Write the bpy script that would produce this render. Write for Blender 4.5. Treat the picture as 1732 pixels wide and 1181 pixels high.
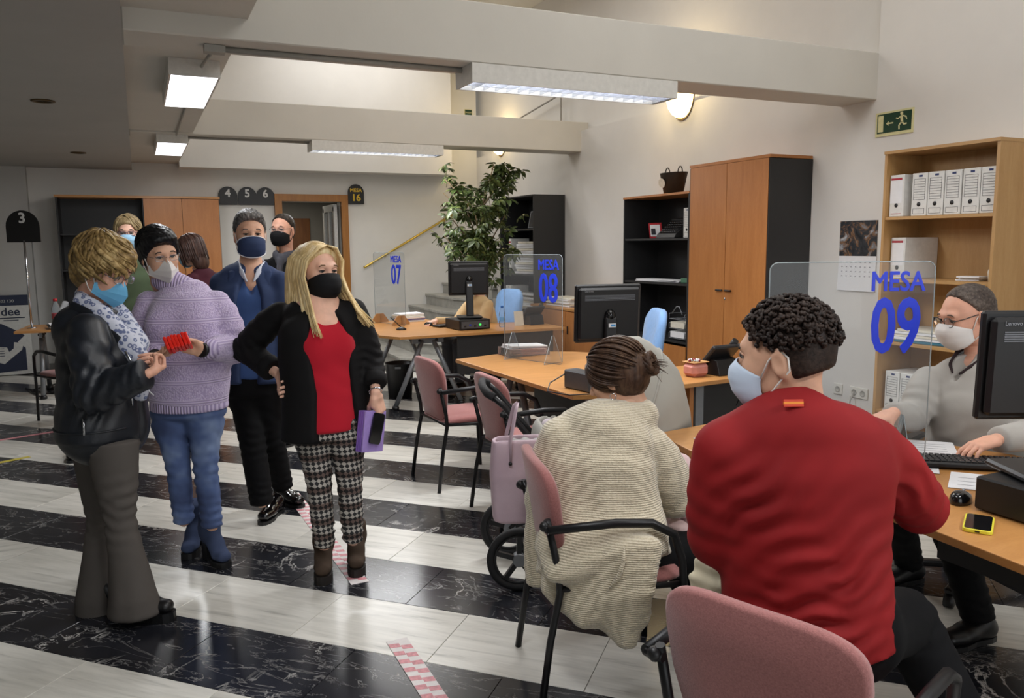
import bpy, bmesh, math, random
import numpy as np
from mathutils import Vector, Matrix

for _o in list(bpy.data.objects):
    bpy.data.objects.remove(_o)
SC = bpy.context.scene
COL = SC.collection
PI = math.pi
rnd = random.Random(7)

# ------------------------------------------------------------------ camera
# world: x = towards the right wall, y = along the right wall away from the camera, z = up
EYE = np.array([0.0, 0.0, 1.58])
FPX = 1347.0
_p, _r, _y = math.radians(-7.52), math.radians(-0.574), math.radians(24.94)
FWD = np.array([math.sin(_y)*math.cos(_p), math.cos(_y)*math.cos(_p), math.sin(_p)])
_r0 = np.array([math.cos(_y), -math.sin(_y), 0.0]); _u0 = np.cross(_r0, FWD)
RGT = _r0*math.cos(_r) + _u0*math.sin(_r)
UPV = -_r0*math.sin(_r) + _u0*math.cos(_r)
cam = bpy.data.cameras.new('camera'); cam.sensor_width = 36.0; cam.lens = FPX/1732*36
cam.clip_start = 0.05; cam.clip_end = 100
camo = bpy.data.objects.new('camera', cam); COL.objects.link(camo)
camo.matrix_world = Matrix(((RGT[0], UPV[0], -FWD[0], EYE[0]), (RGT[1], UPV[1], -FWD[1], EYE[1]),
                            (RGT[2], UPV[2], -FWD[2], EYE[2]), (0, 0, 0, 1)))
SC.camera = camo
def at(px, py, d):
    "world point that lies d metres deep at photo position px, py"
    return EYE + (FWD + RGT*(px-866)/FPX - UPV*(py-590.5)/FPX)*d

# ------------------------------------------------------------------ world, exposure, large lights
w = bpy.data.worlds.new('world'); SC.world = w; w.use_nodes = True
w.node_tree.nodes['Background'].inputs[0].default_value = (0.95, 0.97, 1.0, 1)
w.node_tree.nodes['Background'].inputs[1].default_value = 0.35
SC.view_settings.view_transform = 'Standard'; SC.view_settings.look = 'None'
SC.view_settings.exposure = 0.0; SC.view_settings.gamma = 1.0; SC.view_settings.use_curve_mapping = False
def area(name, loc, size, power, col=(1, 1, 1), rot=(0, 0, 0), spread=PI):
    l = bpy.data.lights.new(name, 'AREA'); l.shape = 'RECTANGLE'; l.size, l.size_y = size
    l.energy = power; l.color = col; l.spread = spread
    o = bpy.data.objects.new(name, l); COL.objects.link(o); o.location = loc; o.rotation_euler = rot
    return o
COOL = (0.97, 0.98, 1.0)
# unseen fill light added behind the camera to brighten faces; no window built
area('rear_fill_light', (1.2, -4.3, 1.7), (5.5, 2.2), 85, (0.93, 0.97, 1.0), (math.radians(90), 0, 0))
# unseen area lights added above the beams for the bright upper walls
area('unseen_hall_light', (2.9, 6.9, 4.55), (2.2, 2.6), 46, (1.0, 0.99, 0.975))
area('unseen_hall_light', (2.9, 2.3, 4.55), (2.2, 2.6), 64, (1.0, 0.99, 0.975))
area('unseen_hall_light', (2.9, 10.6, 4.55), (2.2, 1.2), 34, (1.0, 0.99, 0.975))

# ------------------------------------------------------------------ materials
MATS = {}
def _hex(c):
    if isinstance(c, str):
        c = tuple(int(c[i:i+2], 16)/255 for i in (0, 2, 4))
        return tuple((v/12.92 if v <= 0.04045 else ((v+0.055)/1.055)**2.4) for v in c)
    return c
class NT:
    def __init__(s, name):
        s.m = bpy.data.materials.new(name); s.m.use_nodes = True; s.t = s.m.node_tree
        s.b = s.t.nodes['Principled BSDF']
    def n(s, typ, **kw):
        nd = s.t.nodes.new(typ)
        for k, v in kw.items():
            if k.startswith('i_'):
                key = k[2:]; key = int(key) if key.isdigit() else key
                nd.inputs[key].default_value = v
            else: setattr(nd, k, v)
        return nd
    def l(s, a, b): s.t.links.new(a, b)
    def coord(s, scale=(1, 1, 1), rand=0.0, rot=(0, 0, 0), out='Object'):
        tc = s.n('ShaderNodeTexCoord'); mp = s.n('ShaderNodeMapping')
        mp.inputs['Scale'].default_value = scale; mp.inputs['Rotation'].default_value = rot
        s.l(tc.outputs[out], mp.inputs['Vector'])
        if rand:
            oi = s.n('ShaderNodeObjectInfo'); cx = s.n('ShaderNodeMath', operation='MULTIPLY'); cx.inputs[1].default_value = rand
            s.l(oi.outputs['Random'], cx.inputs[0]); s.l(cx.outputs[0], mp.inputs['Location'])
        return mp.outputs['Vector']
    def noise(s, vec, scale, detail=4, rough=0.55, dist=0.0):
        nd = s.n('ShaderNodeTexNoise'); nd.inputs['Scale'].default_value = scale; nd.inputs['Detail'].default_value = detail
        nd.inputs['Roughness'].default_value = rough; nd.inputs['Distortion'].default_value = dist
        s.l(vec, nd.inputs['Vector']); return nd.outputs['Fac']
    def ramp(s, fac, stops):
        r = s.n('ShaderNodeValToRGB'); e = r.color_ramp.elements
        while len(e) < len(stops): e.new(0.5)
        for k, (p, c) in enumerate(stops):
            e[k].position = p; c = _hex(c); e[k].color = (c[0], c[1], c[2], 1)
        s.l(fac, r.inputs['Fac']); return r.outputs['Color']
    def bump(s, h, strength=0.3, dist=0.01):
        b = s.n('ShaderNodeBump'); b.inputs['Strength'].default_value = strength; b.inputs['Distance'].default_value = dist
        s.l(h, b.inputs['Height']); s.l(b.outputs['Normal'], s.b.inputs['Normal']); return b
    def set(s, **kw):
        for k, v in kw.items():
            s.b.inputs[k.replace('_', ' ')].default_value = v
        return s
def mat(name, col, rough=0.5, metal=0.0, var=0.08, scale=30, bump=0.0, bscale=200, spec=0.5, sheen=0.0, trans=0.0, emit=None, es=0.0, coat=0.0):
    "plain procedural material: colour with slight noise mottling and optional fine relief"
    if name in MATS: return MATS[name]
    t = NT(name); c = _hex(col); v = t.coord()
    f = t.noise(v, scale, 3)
    t.l(t.ramp(f, [(0.25, tuple(max(0, x*(1-var)) for x in c)), (0.75, tuple(min(1, x*(1+var)) for x in c))]), t.b.inputs['Base Color'])
    t.b.inputs['Roughness'].default_value = rough; t.b.inputs['Metallic'].default_value = metal
    t.b.inputs['Specular IOR Level'].default_value = spec
    t.b.inputs['Coat Weight'].default_value = coat
    if sheen: t.b.inputs['Sheen Weight'].default_value = sheen
    if trans: t.b.inputs['Transmission Weight'].default_value = trans
    if emit: t.b.inputs['Emission Color'].default_value = (*_hex(emit), 1); t.b.inputs['Emission Strength'].default_value = es
    if bump: t.bump(t.noise(v, bscale, 3), bump, 0.002)
    MATS[name] = t.m; return t.m
def wood(name, c1, c2, rough=0.35, scale=(1.5, 1.5, 14), grain=9):
    if name in MATS: return MATS[name]
    t = NT(name); v = t.coord(scale, rand=7.0); f = t.noise(v, grain*0.22, 5, 0.6, 0.6)
    g = t.noise(t.coord(tuple(x*6 for x in scale), rand=3.0), grain*0.6, 3, 0.6)
    mx = t.n('ShaderNodeMix', data_type='FLOAT'); mx.inputs[0].default_value = 0.35
    t.l(f, mx.inputs[2]); t.l(g, mx.inputs[3])
    t.l(t.ramp(mx.outputs[0], [(0.32, c1), (0.68, c2)]), t.b.inputs['Base Color'])
    t.set(Roughness=rough); t.bump(g, 0.05, 0.001); MATS[name] = t.m; return t.m
def glassy(name, tint=(0.93, 0.96, 0.97), alpha=0.10, rough=0.02):
    "thin clear sheet: mostly see-through with a glossy sheen"
    if name in MATS: return MATS[name]
    t = NT(name); t.set(Roughness=rough)
    tr = t.n('ShaderNodeBsdfTransparent'); tr.inputs[0].default_value = (*tint, 1)
    gl = t.n('ShaderNodeBsdfGlossy'); gl.inputs['Roughness'].default_value = rough; gl.inputs['Color'].default_value = (1, 1, 1, 1)
    df = t.n('ShaderNodeBsdfDiffuse'); df.inputs['Color'].default_value = (0.8, 0.84, 0.86, 1)
    fr = t.n('ShaderNodeFresnel'); fr.inputs['IOR'].default_value = 1.16
    m1 = t.n('ShaderNodeMixShader'); m1.inputs[0].default_value = alpha
    t.l(tr.outputs[0], m1.inputs[1]); t.l(df.outputs[0], m1.inputs[2])
    m2 = t.n('ShaderNodeMixShader'); t.l(fr.outputs[0], m2.inputs[0]); t.l(m1.outputs[0], m2.inputs[1]); t.l(gl.outputs[0], m2.inputs[2])
    t.l(m2.outputs[0], t.t.nodes['Material Output'].inputs['Surface']); MATS[name] = t.m; return t.m

# ------------------------------------------------------------------ mesh helpers
def V(*a): return np.array(a, float)
def rotz(a):
    c, s = math.cos(a), math.sin(a); return np.array([[c, -s, 0], [s, c, 0], [0, 0, 1.0]])
def rotx(a):
    c, s = math.cos(a), math.sin(a); return np.array([[1, 0, 0], [0, c, -s], [0, s, c]])
def roty(a):
    c, s = math.cos(a), math.sin(a); return np.array([[c, 0, s], [0, 1, 0], [-s, 0, c]])
def unit(v):
    v = np.asarray(v, float); return v/max(1e-9, np.linalg.norm(v))
def link(name, me, parent=None):
    o = bpy.data.objects.new(name, me); COL.objects.link(o)
    if parent is not None: o.parent = parent
    return o
def tag(o, label=None, cat=None, group=None, kind=None):
    if label: o['label'] = label
    if cat: o['category'] = cat
    if group: o['group'] = group
    if kind: o['kind'] = kind
    return o
def thing(name, label, cat, loc=(0, 0, 0), rz=0.0, group=None):
    o = bpy.data.objects.new(name, None); COL.objects.link(o); o.empty_display_size = 0.1
    o.location = tuple(float(v) for v in loc); o.rotation_euler = (0, 0, rz)
    return tag(o, label, cat, group)
def copy_tree(o, parent=None, seen=None):
    c = o.copy(); COL.objects.link(c)
    c.parent = parent
    for ch in list(o.children): copy_tree(ch, c)
    return c
class MB:
    "collects shapes, then links them as one mesh object"
    def __init__(s): s.v = []; s.f = []; s.sm = []
    def add(s, vs, fs, smooth=False):
        b = len(s.v); s.v += [tuple(map(float, p)) for p in vs]; s.f += [tuple(b+i for i in q) for q in fs]; s.sm += [smooth]*len(fs); return s
    def box(s, c, size, rot=None, bev=0.0):
        c = np.asarray(c, float); h = np.asarray(size, float)/2
        if bev <= 0:
            pts = np.array([(x, y, z) for x in (-1, 1) for y in (-1, 1) for z in (-1, 1)], float)*h
            fs = [(0, 1, 3, 2), (4, 6, 7, 5), (0, 4, 5, 1), (2, 3, 7, 6), (0, 2, 6, 4), (1, 5, 7, 3)]
        else:
            bev = min(bev, min(h)*0.95)
            pts = []; idx = {}
            for x in (-1, 1):
                for y in (-1, 1):
                    for z in (-1, 1):
                        sg = np.array((x, y, z), float)
                        for a in range(3):
                            q = sg*(h-bev); q[a] = sg[a]*h[a]; idx[(x, y, z, a)] = len(pts); pts.append(q)
            pts = np.array(pts); I = lambda x, y, z, a: idx[(x, y, z, a)]
            fs = []
            for sgn in (-1, 1):
                q0 = [(sgn, -1, -1), (sgn, 1, -1), (sgn, 1, 1), (sgn, -1, 1)]
                for a in range(3):
                    q = [tuple(np.roll(p, a)) for p in q0]; ff = [I(*p, a) for p in q]
                    fs.append(tuple(ff if sgn > 0 else ff[::-1]))
            for a in range(3):
                b_, c_ = (a+1) % 3, (a+2) % 3
                for sb in (-1, 1):
                    for sc_ in (-1, 1):
                        p0 = [0, 0, 0]; p0[b_] = sb; p0[c_] = sc_; p1 = list(p0); p0[a] = -1; p1[a] = 1
                        ff = [I(*p0, b_), I(*p1, b_), I(*p1, c_), I(*p0, c_)]
                        fs.append(tuple(ff if sb*sc_ < 0 else ff[::-1]))
            for x in (-1, 1):
                for y in (-1, 1):
                    for z in (-1, 1):
                        ff = [I(x, y, z, 0), I(x, y, z, 1), I(x, y, z, 2)]
                        fs.append(tuple(ff if x*y*z > 0 else ff[::-1]))
        if rot is not None: pts = pts @ np.asarray(rot).T
        return s.add(pts + c, fs)
    def tube(s, path, r, n=8, cap=True, flat=None, smooth=True):
        P = np.asarray(path, float); m = len(P); R = np.full(m, r) if np.isscalar(r) else np.asarray(r, float)
        T = np.gradient(P, axis=0); T /= np.maximum(1e-9, np.linalg.norm(T, axis=1))[:, None]
        ref = V(0, 0, 1) if abs(T[0][2]) < 0.9 else V(1, 0, 0)
        nrm = unit(ref - T[0]*(ref@T[0])); vs = []
        for k in range(m):
            nrm = unit(nrm - T[k]*(nrm@T[k])); bn = np.cross(T[k], nrm)
            fl = 1.0 if flat is None else flat
            for j in range(n):
                a = 2*PI*j/n; vs.append(P[k] + R[k]*(math.cos(a)*nrm*fl + math.sin(a)*bn))
        fs = [(k*n+j, k*n+(j+1) % n, (k+1)*n+(j+1) % n, (k+1)*n+j) for k in range(m-1) for j in range(n)]
        s.add(vs, fs, smooth)
        if cap:
            b = len(s.v)-m*n; s.f.append(tuple(b+j for j in range(n))[::-1]); s.f.append(tuple(b+(m-1)*n+j for j in range(n))); s.sm += [False]*2
        return s
    def bar(s, a, b, w, h, up=(0, 0, 1), bev=0.0):
        a, b = np.asarray(a, float), np.asarray(b, float); t = unit(b-a); upv = np.asarray(up, float)
        if abs(t@upv) > 0.98: upv = V(0, 1, 0)
        x = unit(np.cross(upv, t)); z = np.cross(t, x)
        return s.box((a+b)/2, (w, np.linalg.norm(b-a), h), np.stack([x, t, z], 1), bev)
    def lathe(s, c, prof, n=16, axis=None, smooth=True, sx=1.0, sy=1.0):
        c = np.asarray(c, float); m = len(prof); vs = []
        M = np.eye(3) if axis is None else np.asarray(axis)
        for r, z in prof:
            for j in range(n):
                a = 2*PI*j/n; vs.append(c + M @ V(r*math.cos(a)*sx, r*math.sin(a)*sy, z))
        fs = [(k*n+j, k*n+(j+1) % n, (k+1)*n+(j+1) % n, (k+1)*n+j) for k in range(m-1) for j in range(n)]
        s.add(vs, fs, smooth); b = len(s.v)-m*n
        if prof[0][0] > 1e-6: s.f.append(tuple(b+j for j in range(n))[::-1]); s.sm.append(False)
        if prof[-1][0] > 1e-6: s.f.append(tuple(b+(m-1)*n+j for j in range(n))); s.sm.append(False)
        return s
    def ball(s, c, r, n=12, m=8, rot=None):
        r = np.full(3, r) if np.isscalar(r) else np.asarray(r, float); c = np.asarray(c, float); vs = []
        M = np.eye(3) if rot is None else np.asarray(rot)
        for k in range(m+1):
            t = PI*k/m
            for j in range(n):
                a = 2*PI*j/n; vs.append(c + M @ (r*V(math.sin(t)*math.cos(a), math.sin(t)*math.sin(a), -math.cos(t))))
        fs = [(k*n+j, k*n+(j+1) % n, (k+1)*n+(j+1) % n, (k+1)*n+j) for k in range(m) for j in range(n)]
        return s.add(vs, fs, True)
    def prism(s, poly, z0, z1, M=None, c=(0, 0, 0)):
        "polygon in local xy extruded along local z"
        M = np.eye(3) if M is None else np.asarray(M); c = np.asarray(c, float); n = len(poly)
        ar = sum(poly[i][0]*poly[(i+1) % n][1]-poly[(i+1) % n][0]*poly[i][1] for i in range(n))
        if ar < 0: poly = poly[::-1]
        vs = [c + M @ V(x, y, z) for z in (z0, z1) for x, y in poly]
        fs = [tuple(range(n))[::-1], tuple(range(n, 2*n))] + [(i, (i+1) % n, n+(i+1) % n, n+i) for i in range(n)]
        return s.add(vs, fs)
    def mesh(s, name):
        me = bpy.data.meshes.new(name); me.from_pydata(s.v, [], s.f)
        me.polygons.foreach_set('use_smooth', s.sm); me.update(); return me
    def build(s, name, m, parent=None, bevel=0.0):
        me = s.mesh(name); me.materials.append(m); o = link(name, me, parent)
        if bevel:
            md = o.modifiers.new('bevel', 'BEVEL'); md.width = bevel; md.segments = 2; md.limit_method = 'ANGLE'; md.angle_limit = 0.6
        return o
def part(name, m, parent, *boxes, bev=0.0):
    b = MB()
    for bx in boxes: b.box(*bx[:2], rot=bx[2] if len(bx) > 2 else None, bev=bev)
    return b.build(name, m, parent)
def rrect(w, h, r, n=5, cx=0, cy=0):
    "rounded rectangle polygon"
    pts = []
    for sx, sy, a0 in ((1, 1, 0), (-1, 1, PI/2), (-1, -1, PI), (1, -1, 1.5*PI)):
        for k in range(n+1):
            a = a0 + PI/2*k/n; pts.append((cx+sx*(w/2-r)+r*math.cos(a), cy+sy*(h/2-r)+r*math.sin(a)))
    return pts
def letters(txt, size, m, parent, loc, rot, name='lettering', extrude=0.0008, bold=0.0, align='CENTER', sx=1.0):
    cu = bpy.data.curves.new(name, 'FONT'); cu.body = txt; cu.size = size; cu.extrude = extrude; cu.offset = bold
    cu.offset = 0.0; cu.align_x = align; cu.align_y = 'CENTER'; cu.resolution_u = 3
    o = bpy.data.objects.new(name, cu)
    dg = bpy.context.evaluated_depsgraph_get()
    COL.objects.link(o); dg.update()
    me = bpy.data.meshes.new_from_object(o.evaluated_get(dg)); bpy.data.objects.remove(o)
    me.materials.clear(); me.materials.append(m)
    R = np.asarray(rot); 
    co = np.empty(len(me.vertices)*3); me.vertices.foreach_get('co', co); co = co.reshape(-1, 3)*V(sx, 1, 1)
    fs = [tuple(p.vertices) for p in me.polygons]; bpy.data.meshes.remove(me); b = MB()
    sh = [(0, 0)] if not bold else [(bold*math.cos(a), bold*math.sin(a)) for a in np.linspace(0, 2*PI, 9)[:-1]]
    for k_, (dx, dy) in enumerate(sh): b.add((co+V(dx, dy, 0.00025*k_)) @ R.T + np.asarray(loc, float), fs)
    return b.build(name, m, parent)
# orientation of writing: columns = text right, text up, text outward normal
FACE_S = np.array([[1, 0, 0], [0, 0, -1], [0, 1, 0]], float)      # faces -y (towards the camera)
FACE_W = np.array([[0, 0, -1], [-1, 0, 0], [0, 1, 0]], float)     # faces -x (off the right wall)

# ================================================================== THE SETTING
XW, YB = 4.95, 11.9
def plaster(name, col, rough=0.75):
    t = NT(name); v = t.coord(); f = t.noise(v, 1.3, 5, 0.6); c = _hex(col)
    t.l(t.ramp(f, [(0.3, tuple(x*0.94 for x in c)), (0.7, tuple(min(1, x*1.03) for x in c))]), t.b.inputs['Base Color'])
    t.set(Roughness=rough); t.bump(t.noise(v, 60, 4), 0.08, 0.004); return t.m
M_WALL = plaster('wall_paint', 'DAD8D3'); M_WALL2 = plaster('wall_paint_warm', 'DDDAD5'); M_BEAM = plaster('beam_paint', 'CBC7BE'); M_GREY = plaster('wall_paint_grey', 'B9B8B4')
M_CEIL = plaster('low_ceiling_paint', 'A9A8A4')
def struct(name, m, *boxes, parent=None, bev=0.0):
    b = MB()
    for lo, hi in boxes:
        lo, hi = np.array(lo, float), np.array(hi, float); b.box((lo+hi)/2, hi-lo, bev=bev)
    o = b.build(name, m, parent)
    if parent is None: o['kind'] = 'structure'
    return o
# ---- floor: polished marble tiles laid diagonally in black and white bands
def marble(name, dark):
    t = NT(name); v = t.coord((1, 1, 1), rand=23.0)
    if dark:
        n1 = t.noise(v, 2.2, 8, 0.62, 1.6); n2 = t.noise(t.coord((1.0, 3.4, 1), rand=31.0, rot=(0, 0, 0.5)), 2.6, 6, 0.6, 0.8)
        def vein(f, wd):
            a = t.n('ShaderNodeMath', operation='SUBTRACT'); a.inputs[1].default_value = 0.5; t.l(f, a.inputs[0])
            b = t.n('ShaderNodeMath', operation='ABSOLUTE'); t.l(a.outputs[0], b.inputs[0])
            c = t.n('ShaderNodeMath', operation='DIVIDE'); c.inputs[1].default_value = wd; t.l(b.outputs[0], c.inputs[0])
            d = t.n('ShaderNodeMath', operation='SUBTRACT', use_clamp=True); d.inputs[0].default_value = 1.0; t.l(c.outputs[0], d.inputs[1]); return d.outputs[0]
        msk = t.noise(t.coord((1, 1, 1), rand=11.0), 3.0, 3)
        mk = t.n('ShaderNodeMapRange', clamp=True); mk.inputs[1].default_value = 0.50; mk.inputs[2].default_value = 0.66; t.l(msk, mk.inputs[0])
        s1 = t.n('ShaderNodeMath', operation='MULTIPLY'); t.l(vein(n1, 0.014), s1.inputs[0]); t.l(mk.outputs[0], s1.inputs[1])
        s2 = t.n('ShaderNodeMath', operation='MULTIPLY'); t.l(vein(n2, 0.010), s2.inputs[0]); s2.inputs[1].default_value = 0.55
        s2b = t.n('ShaderNodeMath', operation='MULTIPLY'); t.l(s2.outputs[0], s2b.inputs[0]); t.l(msk, s2b.inputs[1])
        mx = t.n('ShaderNodeMath', operation='MAXIMUM'); t.l(s1.outputs[0], mx.inputs[0]); t.l(s2b.outputs[0], mx.inputs[1])
        base = t.ramp(t.noise(v, 7, 4), [(0.3, '191A1F'), (0.7, '26272D')])
        m = t.n('ShaderNodeMix', data_type='RGBA'); t.l(mx.outputs[0], m.inputs[0]); t.l(base, m.inputs[6]); m.inputs[7].default_value = (0.62, 0.6, 0.57, 1)
        t.l(m.outputs[2], t.b.inputs['Base Color']); t.set(Roughness=0.2)
    else:
        f = t.noise(t.coord((1.1, 11, 1), rand=17.0), 2.4, 6, 0.6, 0.5); g = t.noise(v, 1.2, 3)
        a = t.ramp(f, [(0.28, 'B4B3AF'), (0.40, 'D4D3CF'), (0.60, 'E4E3DF'), (0.8, 'E8E6E0')])
        m = t.n('ShaderNodeMix', data_type='RGBA', blend_type='MULTIPLY'); m.inputs[0].default_value = 1.0
        t.l(a, m.inputs[6]); t.l(t.ramp(g, [(0.3, 'E6E4DE'), (0.7, 'FFFDF8')]), m.inputs[7])
        t.l(m.outputs[2], t.b.inputs['Base Color']); t.set(Roughness=0.26)
    return t.m
M_BLK, M_WHT = marble('black_marble', True), marble('white_marble', False)
floor = struct('floor', mat('grout', '55534F', 0.7), ((-4.4, -5.2, -0.12), (XW+0.2, YB+3.2, -0.006)))
TS, TN = 0.62, 0.4172
cells = []
for k in range(-22, 26):
    blk = k % 2 == 0; n = 2.151+TN*(k+0.5); off = -2.226 if blk else -1.920
    for j in range(-26, 18):
        sc_ = off+TS*(j+0.5); x, y = (n+sc_)/2**0.5, (n-sc_)/2**0.5
        if not (-4.1 < x < XW-0.1 and -5 < y < YB-0.1): continue
        d = V(x, y, 0)-EYE; dp = d@FWD
        vis = dp > 1 and abs(d@RGT)/dp*FPX < 920 and -(d@UPV)/dp*FPX < 680
        cells.append((0 if vis else 1, dp, x, y, blk))
cells.sort(key=lambda c: c[:2])
def tile_mesh(blk):
    b = MB().box((0, 0, -0.006), (TS-0.0022, TN-0.0016, 0.012), bev=0.0012); me = b.mesh('floor_tile'); me.materials.append(M_BLK if blk else M_WHT); return me
tms = {True: tile_mesh(True), False: tile_mesh(False)}
rest = {True: MB(), False: MB()}
for q, (vis, dp, x, y, blk) in enumerate(cells):
    if vis == 0 and q < 296:
        o = link('floor_tile', tms[blk], floor); o.location = (x, y, rnd.uniform(-0.0004, 0.0004)); o.rotation_euler = (0, 0, -PI/4 + (PI if rnd.random() < 0.5 else 0))
    else:
        rest[blk].box((x, y, -0.006), (TS-0.0022, TN-0.0016, 0.012), rotz(-PI/4))
for blk in (True, False):
    o = rest[blk].build('floor_tiles', M_BLK if blk else M_WHT, floor); o['kind'] = 'stuff'

# ---- walls
struct('wall_right', M_WALL2, ((XW, -5.2, 0), (XW+0.25, YB+0.25, 2.93)), ((XW, -5.2, 2.93), (XW+0.25, 4.3, 4.9)), ((XW+0.1, 4.3, 2.93), (XW+0.25, YB+0.25, 4.9)))
struct('wall_back', M_WALL, ((-1.21, YB, 0), (1.91, YB+0.22, 4.9)), ((2.76, YB, 0), (XW, YB+0.22, 4.9)), ((1.91, YB, 2.22), (2.76, YB+0.22, 4.9)))
struct('wall_back_pier', M_GREY, ((-4.4, YB-0.14, 0), (-1.21, YB+0.22, 2.6)))
struct('wall_left', M_GREY, ((-4.4, -5.2, 0), (-4.2, YB+0.2, 2.6)))
struct('wall_behind_camera', M_WALL, ((-4.4, -5.2, 0), (XW+0.2, -5.0, 4.9)))
struct('wall_mezzanine', M_WALL2, ((0.57, 11.55, 2.63), (4.4, YB, 4.9)))
struct('wall_gallery_front', M_WALL2, ((0.45, -5.2, 2.74), (0.57, 11.55, 4.9)))
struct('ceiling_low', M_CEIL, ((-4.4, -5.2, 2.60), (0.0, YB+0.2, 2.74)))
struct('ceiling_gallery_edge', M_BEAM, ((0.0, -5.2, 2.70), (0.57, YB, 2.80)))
struct('ceiling_hall', M_WALL2, ((-0.2, -5.2, 4.75), (XW+0.25, YB+0.22, 4.9)))
struct('ceiling_beam_1', M_BEAM, ((0.0, 4.3, 2.595), (XW+0.1, 4.63, 2.925)), bev=0.006)
struct('ceiling_beam_2', M_BEAM, ((0.0, 8.6, 2.68), (XW+0.1, 8.93, 3.03)), bev=0.006)
struct('ceiling_beam_3', M_BEAM, ((0.0, -0.1, 2.595), (XW, 0.23, 2.925)), bev=0.006)
struct('baseboard_right', mat('skirting', '8E8C88', 0.4), ((XW-0.012, -5, 0), (XW+0.01, 8.9, 0.09)))
struct('baseboard_back', MATS['skirting'], ((-1.2, YB-0.012, 0), (1.8, YB+0.01, 0.09)))
# conduit along beam 1 and rail line on the stair wall
t = MB(); t.tube([(0.42, 4.46, 2.58), (1.8, 4.46, 2.58)], 0.014); t.tube([(0.42, 4.46, 2.58), (0.42, 5.3, 2.66)], 0.010); t.box((0.42, 4.46, 2.575), (0.10, 0.07, 0.035))
tag(t.build('trim_1', mat('conduit_grey', '9A978F', 0.5)), kind='structure')
t = MB(); t.tube([(0.42, 8.76, 2.665), (1.75, 8.76, 2.665)], 0.012); t.tube([(0.42, 6.6, 2.69), (0.42, 8.76, 2.68)], 0.009)
tag(t.build('trim_2', MATS['conduit_grey']), kind='structure')
t = MB(); t.bar((XW-0.006, 10.6, 3.28), (XW-0.006, 9.1, 3.44), 0.02, 0.012); t.bar((XW-0.006, 9.1, 3.44), (XW-0.006, 9.1, 3.05), 0.012, 0.02)
tag(t.build('trim_3', mat('trim_grey', '8F8B84', 0.5)), kind='structure')

# ---- door in the back wall, with the small lobby behind it
M_OAK = wood('door_oak', '8E5A22', 'A9712F', 0.4, (14, 1.5, 1.5)); M_OAKV = wood('door_oak_upright', '8E5A22', 'A9712F', 0.4, (14, 14, 1.5))
dr = tag(bpy.data.objects.new('door_1', None), kind='structure'); COL.objects.link(dr); dr.location = (2.335, YB, 0)
part('door_frame', M_OAKV, dr, ((-0.475, -0.02, 1.11), (0.10, 0.09, 2.22)), ((0.475, -0.02, 1.11), (0.10, 0.09, 2.22)), ((0, -0.02, 2.27), (1.05, 0.09, 0.10)))
leaf = part('door_leaf', mat('white_lacquer', 'C9C8C4', 0.35), dr, ((0.36, 0.45, 2.14), (0.05, 0.76, 0.1)), ((0.36, 0.10, 1.1), (0.05, 0.08, 2.1)), ((0.36, 0.80, 1.1), (0.05, 0.08, 2.1)),
            ((0.36, 0.45, 0.2), (0.05, 0.7, 0.3)), ((0.36, 0.45, 0.9), (0.05, 0.7, 0.06)), ((0.36, 0.45, 1.55), (0.05, 0.7, 0.04)), ((0.36, 0.45, 1.1), (0.05, 0.04, 2.0)))
for z0, z1 in ((0.35, 0.87), (0.93, 1.53), (1.57, 2.09)):
    for y0, y1 in ((0.14, 0.43), (0.47, 0.76)):
        part('pane', glassy('door_glass', alpha=0.25), leaf, ((0.36, (y0+y1)/2, (z0+z1)/2), (0.006, y1-y0, z1-z0)))
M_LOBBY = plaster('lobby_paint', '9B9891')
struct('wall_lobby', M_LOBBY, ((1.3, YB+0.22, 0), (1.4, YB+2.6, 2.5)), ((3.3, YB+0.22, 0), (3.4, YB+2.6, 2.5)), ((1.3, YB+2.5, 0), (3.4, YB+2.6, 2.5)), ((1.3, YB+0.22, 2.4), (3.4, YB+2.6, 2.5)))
d2 = tag(bpy.data.objects.new('door_2', None), kind='structure'); COL.objects.link(d2); d2.location = (2.3, YB+2.48, 0)
part('door_leaf', wood('door_mid_brown', '7A4A24', '96602F', 0.4, (9, 9, 1.5)), d2, ((0, 0, 1.03), (0.95, 0.05, 2.06)))
area('lobby_light', (2.3, YB+1.3, 2.38), (0.4, 0.4), 7, (1, 0.93, 0.8))

# ---- marble stair along the back wall, flaring out at the foot
M_STEP = NT('stair_marble'); _v = M_STEP.coord((1, 1, 1)); M_STEP.l(M_STEP.ramp(M_STEP.noise(_v, 5, 6, 0.6, 1.0), [(0.3, '8F8D86'), (0.7, 'B4B2AA')]), M_STEP.b.inputs['Base Color']); M_STEP.set(Roughness=0.3); M_STEP = M_STEP.m
stair = tag(bpy.data.objects.new('stair', None), 'grey marble staircase flaring out at its foot by the back wall', 'staircase'); COL.objects.link(stair); stair.location = (3.6, 10.6, 0)
for k in range(6):
    x0 = 2.92+0.28*k; y0 = 9.15+0.26*min(k, 4); z = 0.165*(k+1); fl_ = 0.55*max(0, 1-k*0.3)
    poly = [(x0-3.6, YB-0.002-10.6), (x0-3.6, y0+0.5-10.6), (x0+fl_*0.6+0.2-3.6, y0-10.6), (4.45-3.6, y0-10.6), (4.45-3.6, YB-0.002-10.6)]
    tr = MB().prism(poly, z-0.035, z).build('tread', M_STEP, stair, 0.004)
    x1 = x0+0.02; poly = [(x1-3.6, YB-0.002-10.6), (x1-3.6, y0+0.52-10.6), (x0+fl_*0.6+0.22-3.6, y0+0.025-10.6), (4.45-3.6, y0+0.025-10.6), (4.45-3.6, YB-0.002-10.6)]
    MB().prism(poly, z-0.165, z-0.035).build('riser', M_STEP, stair)
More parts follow.
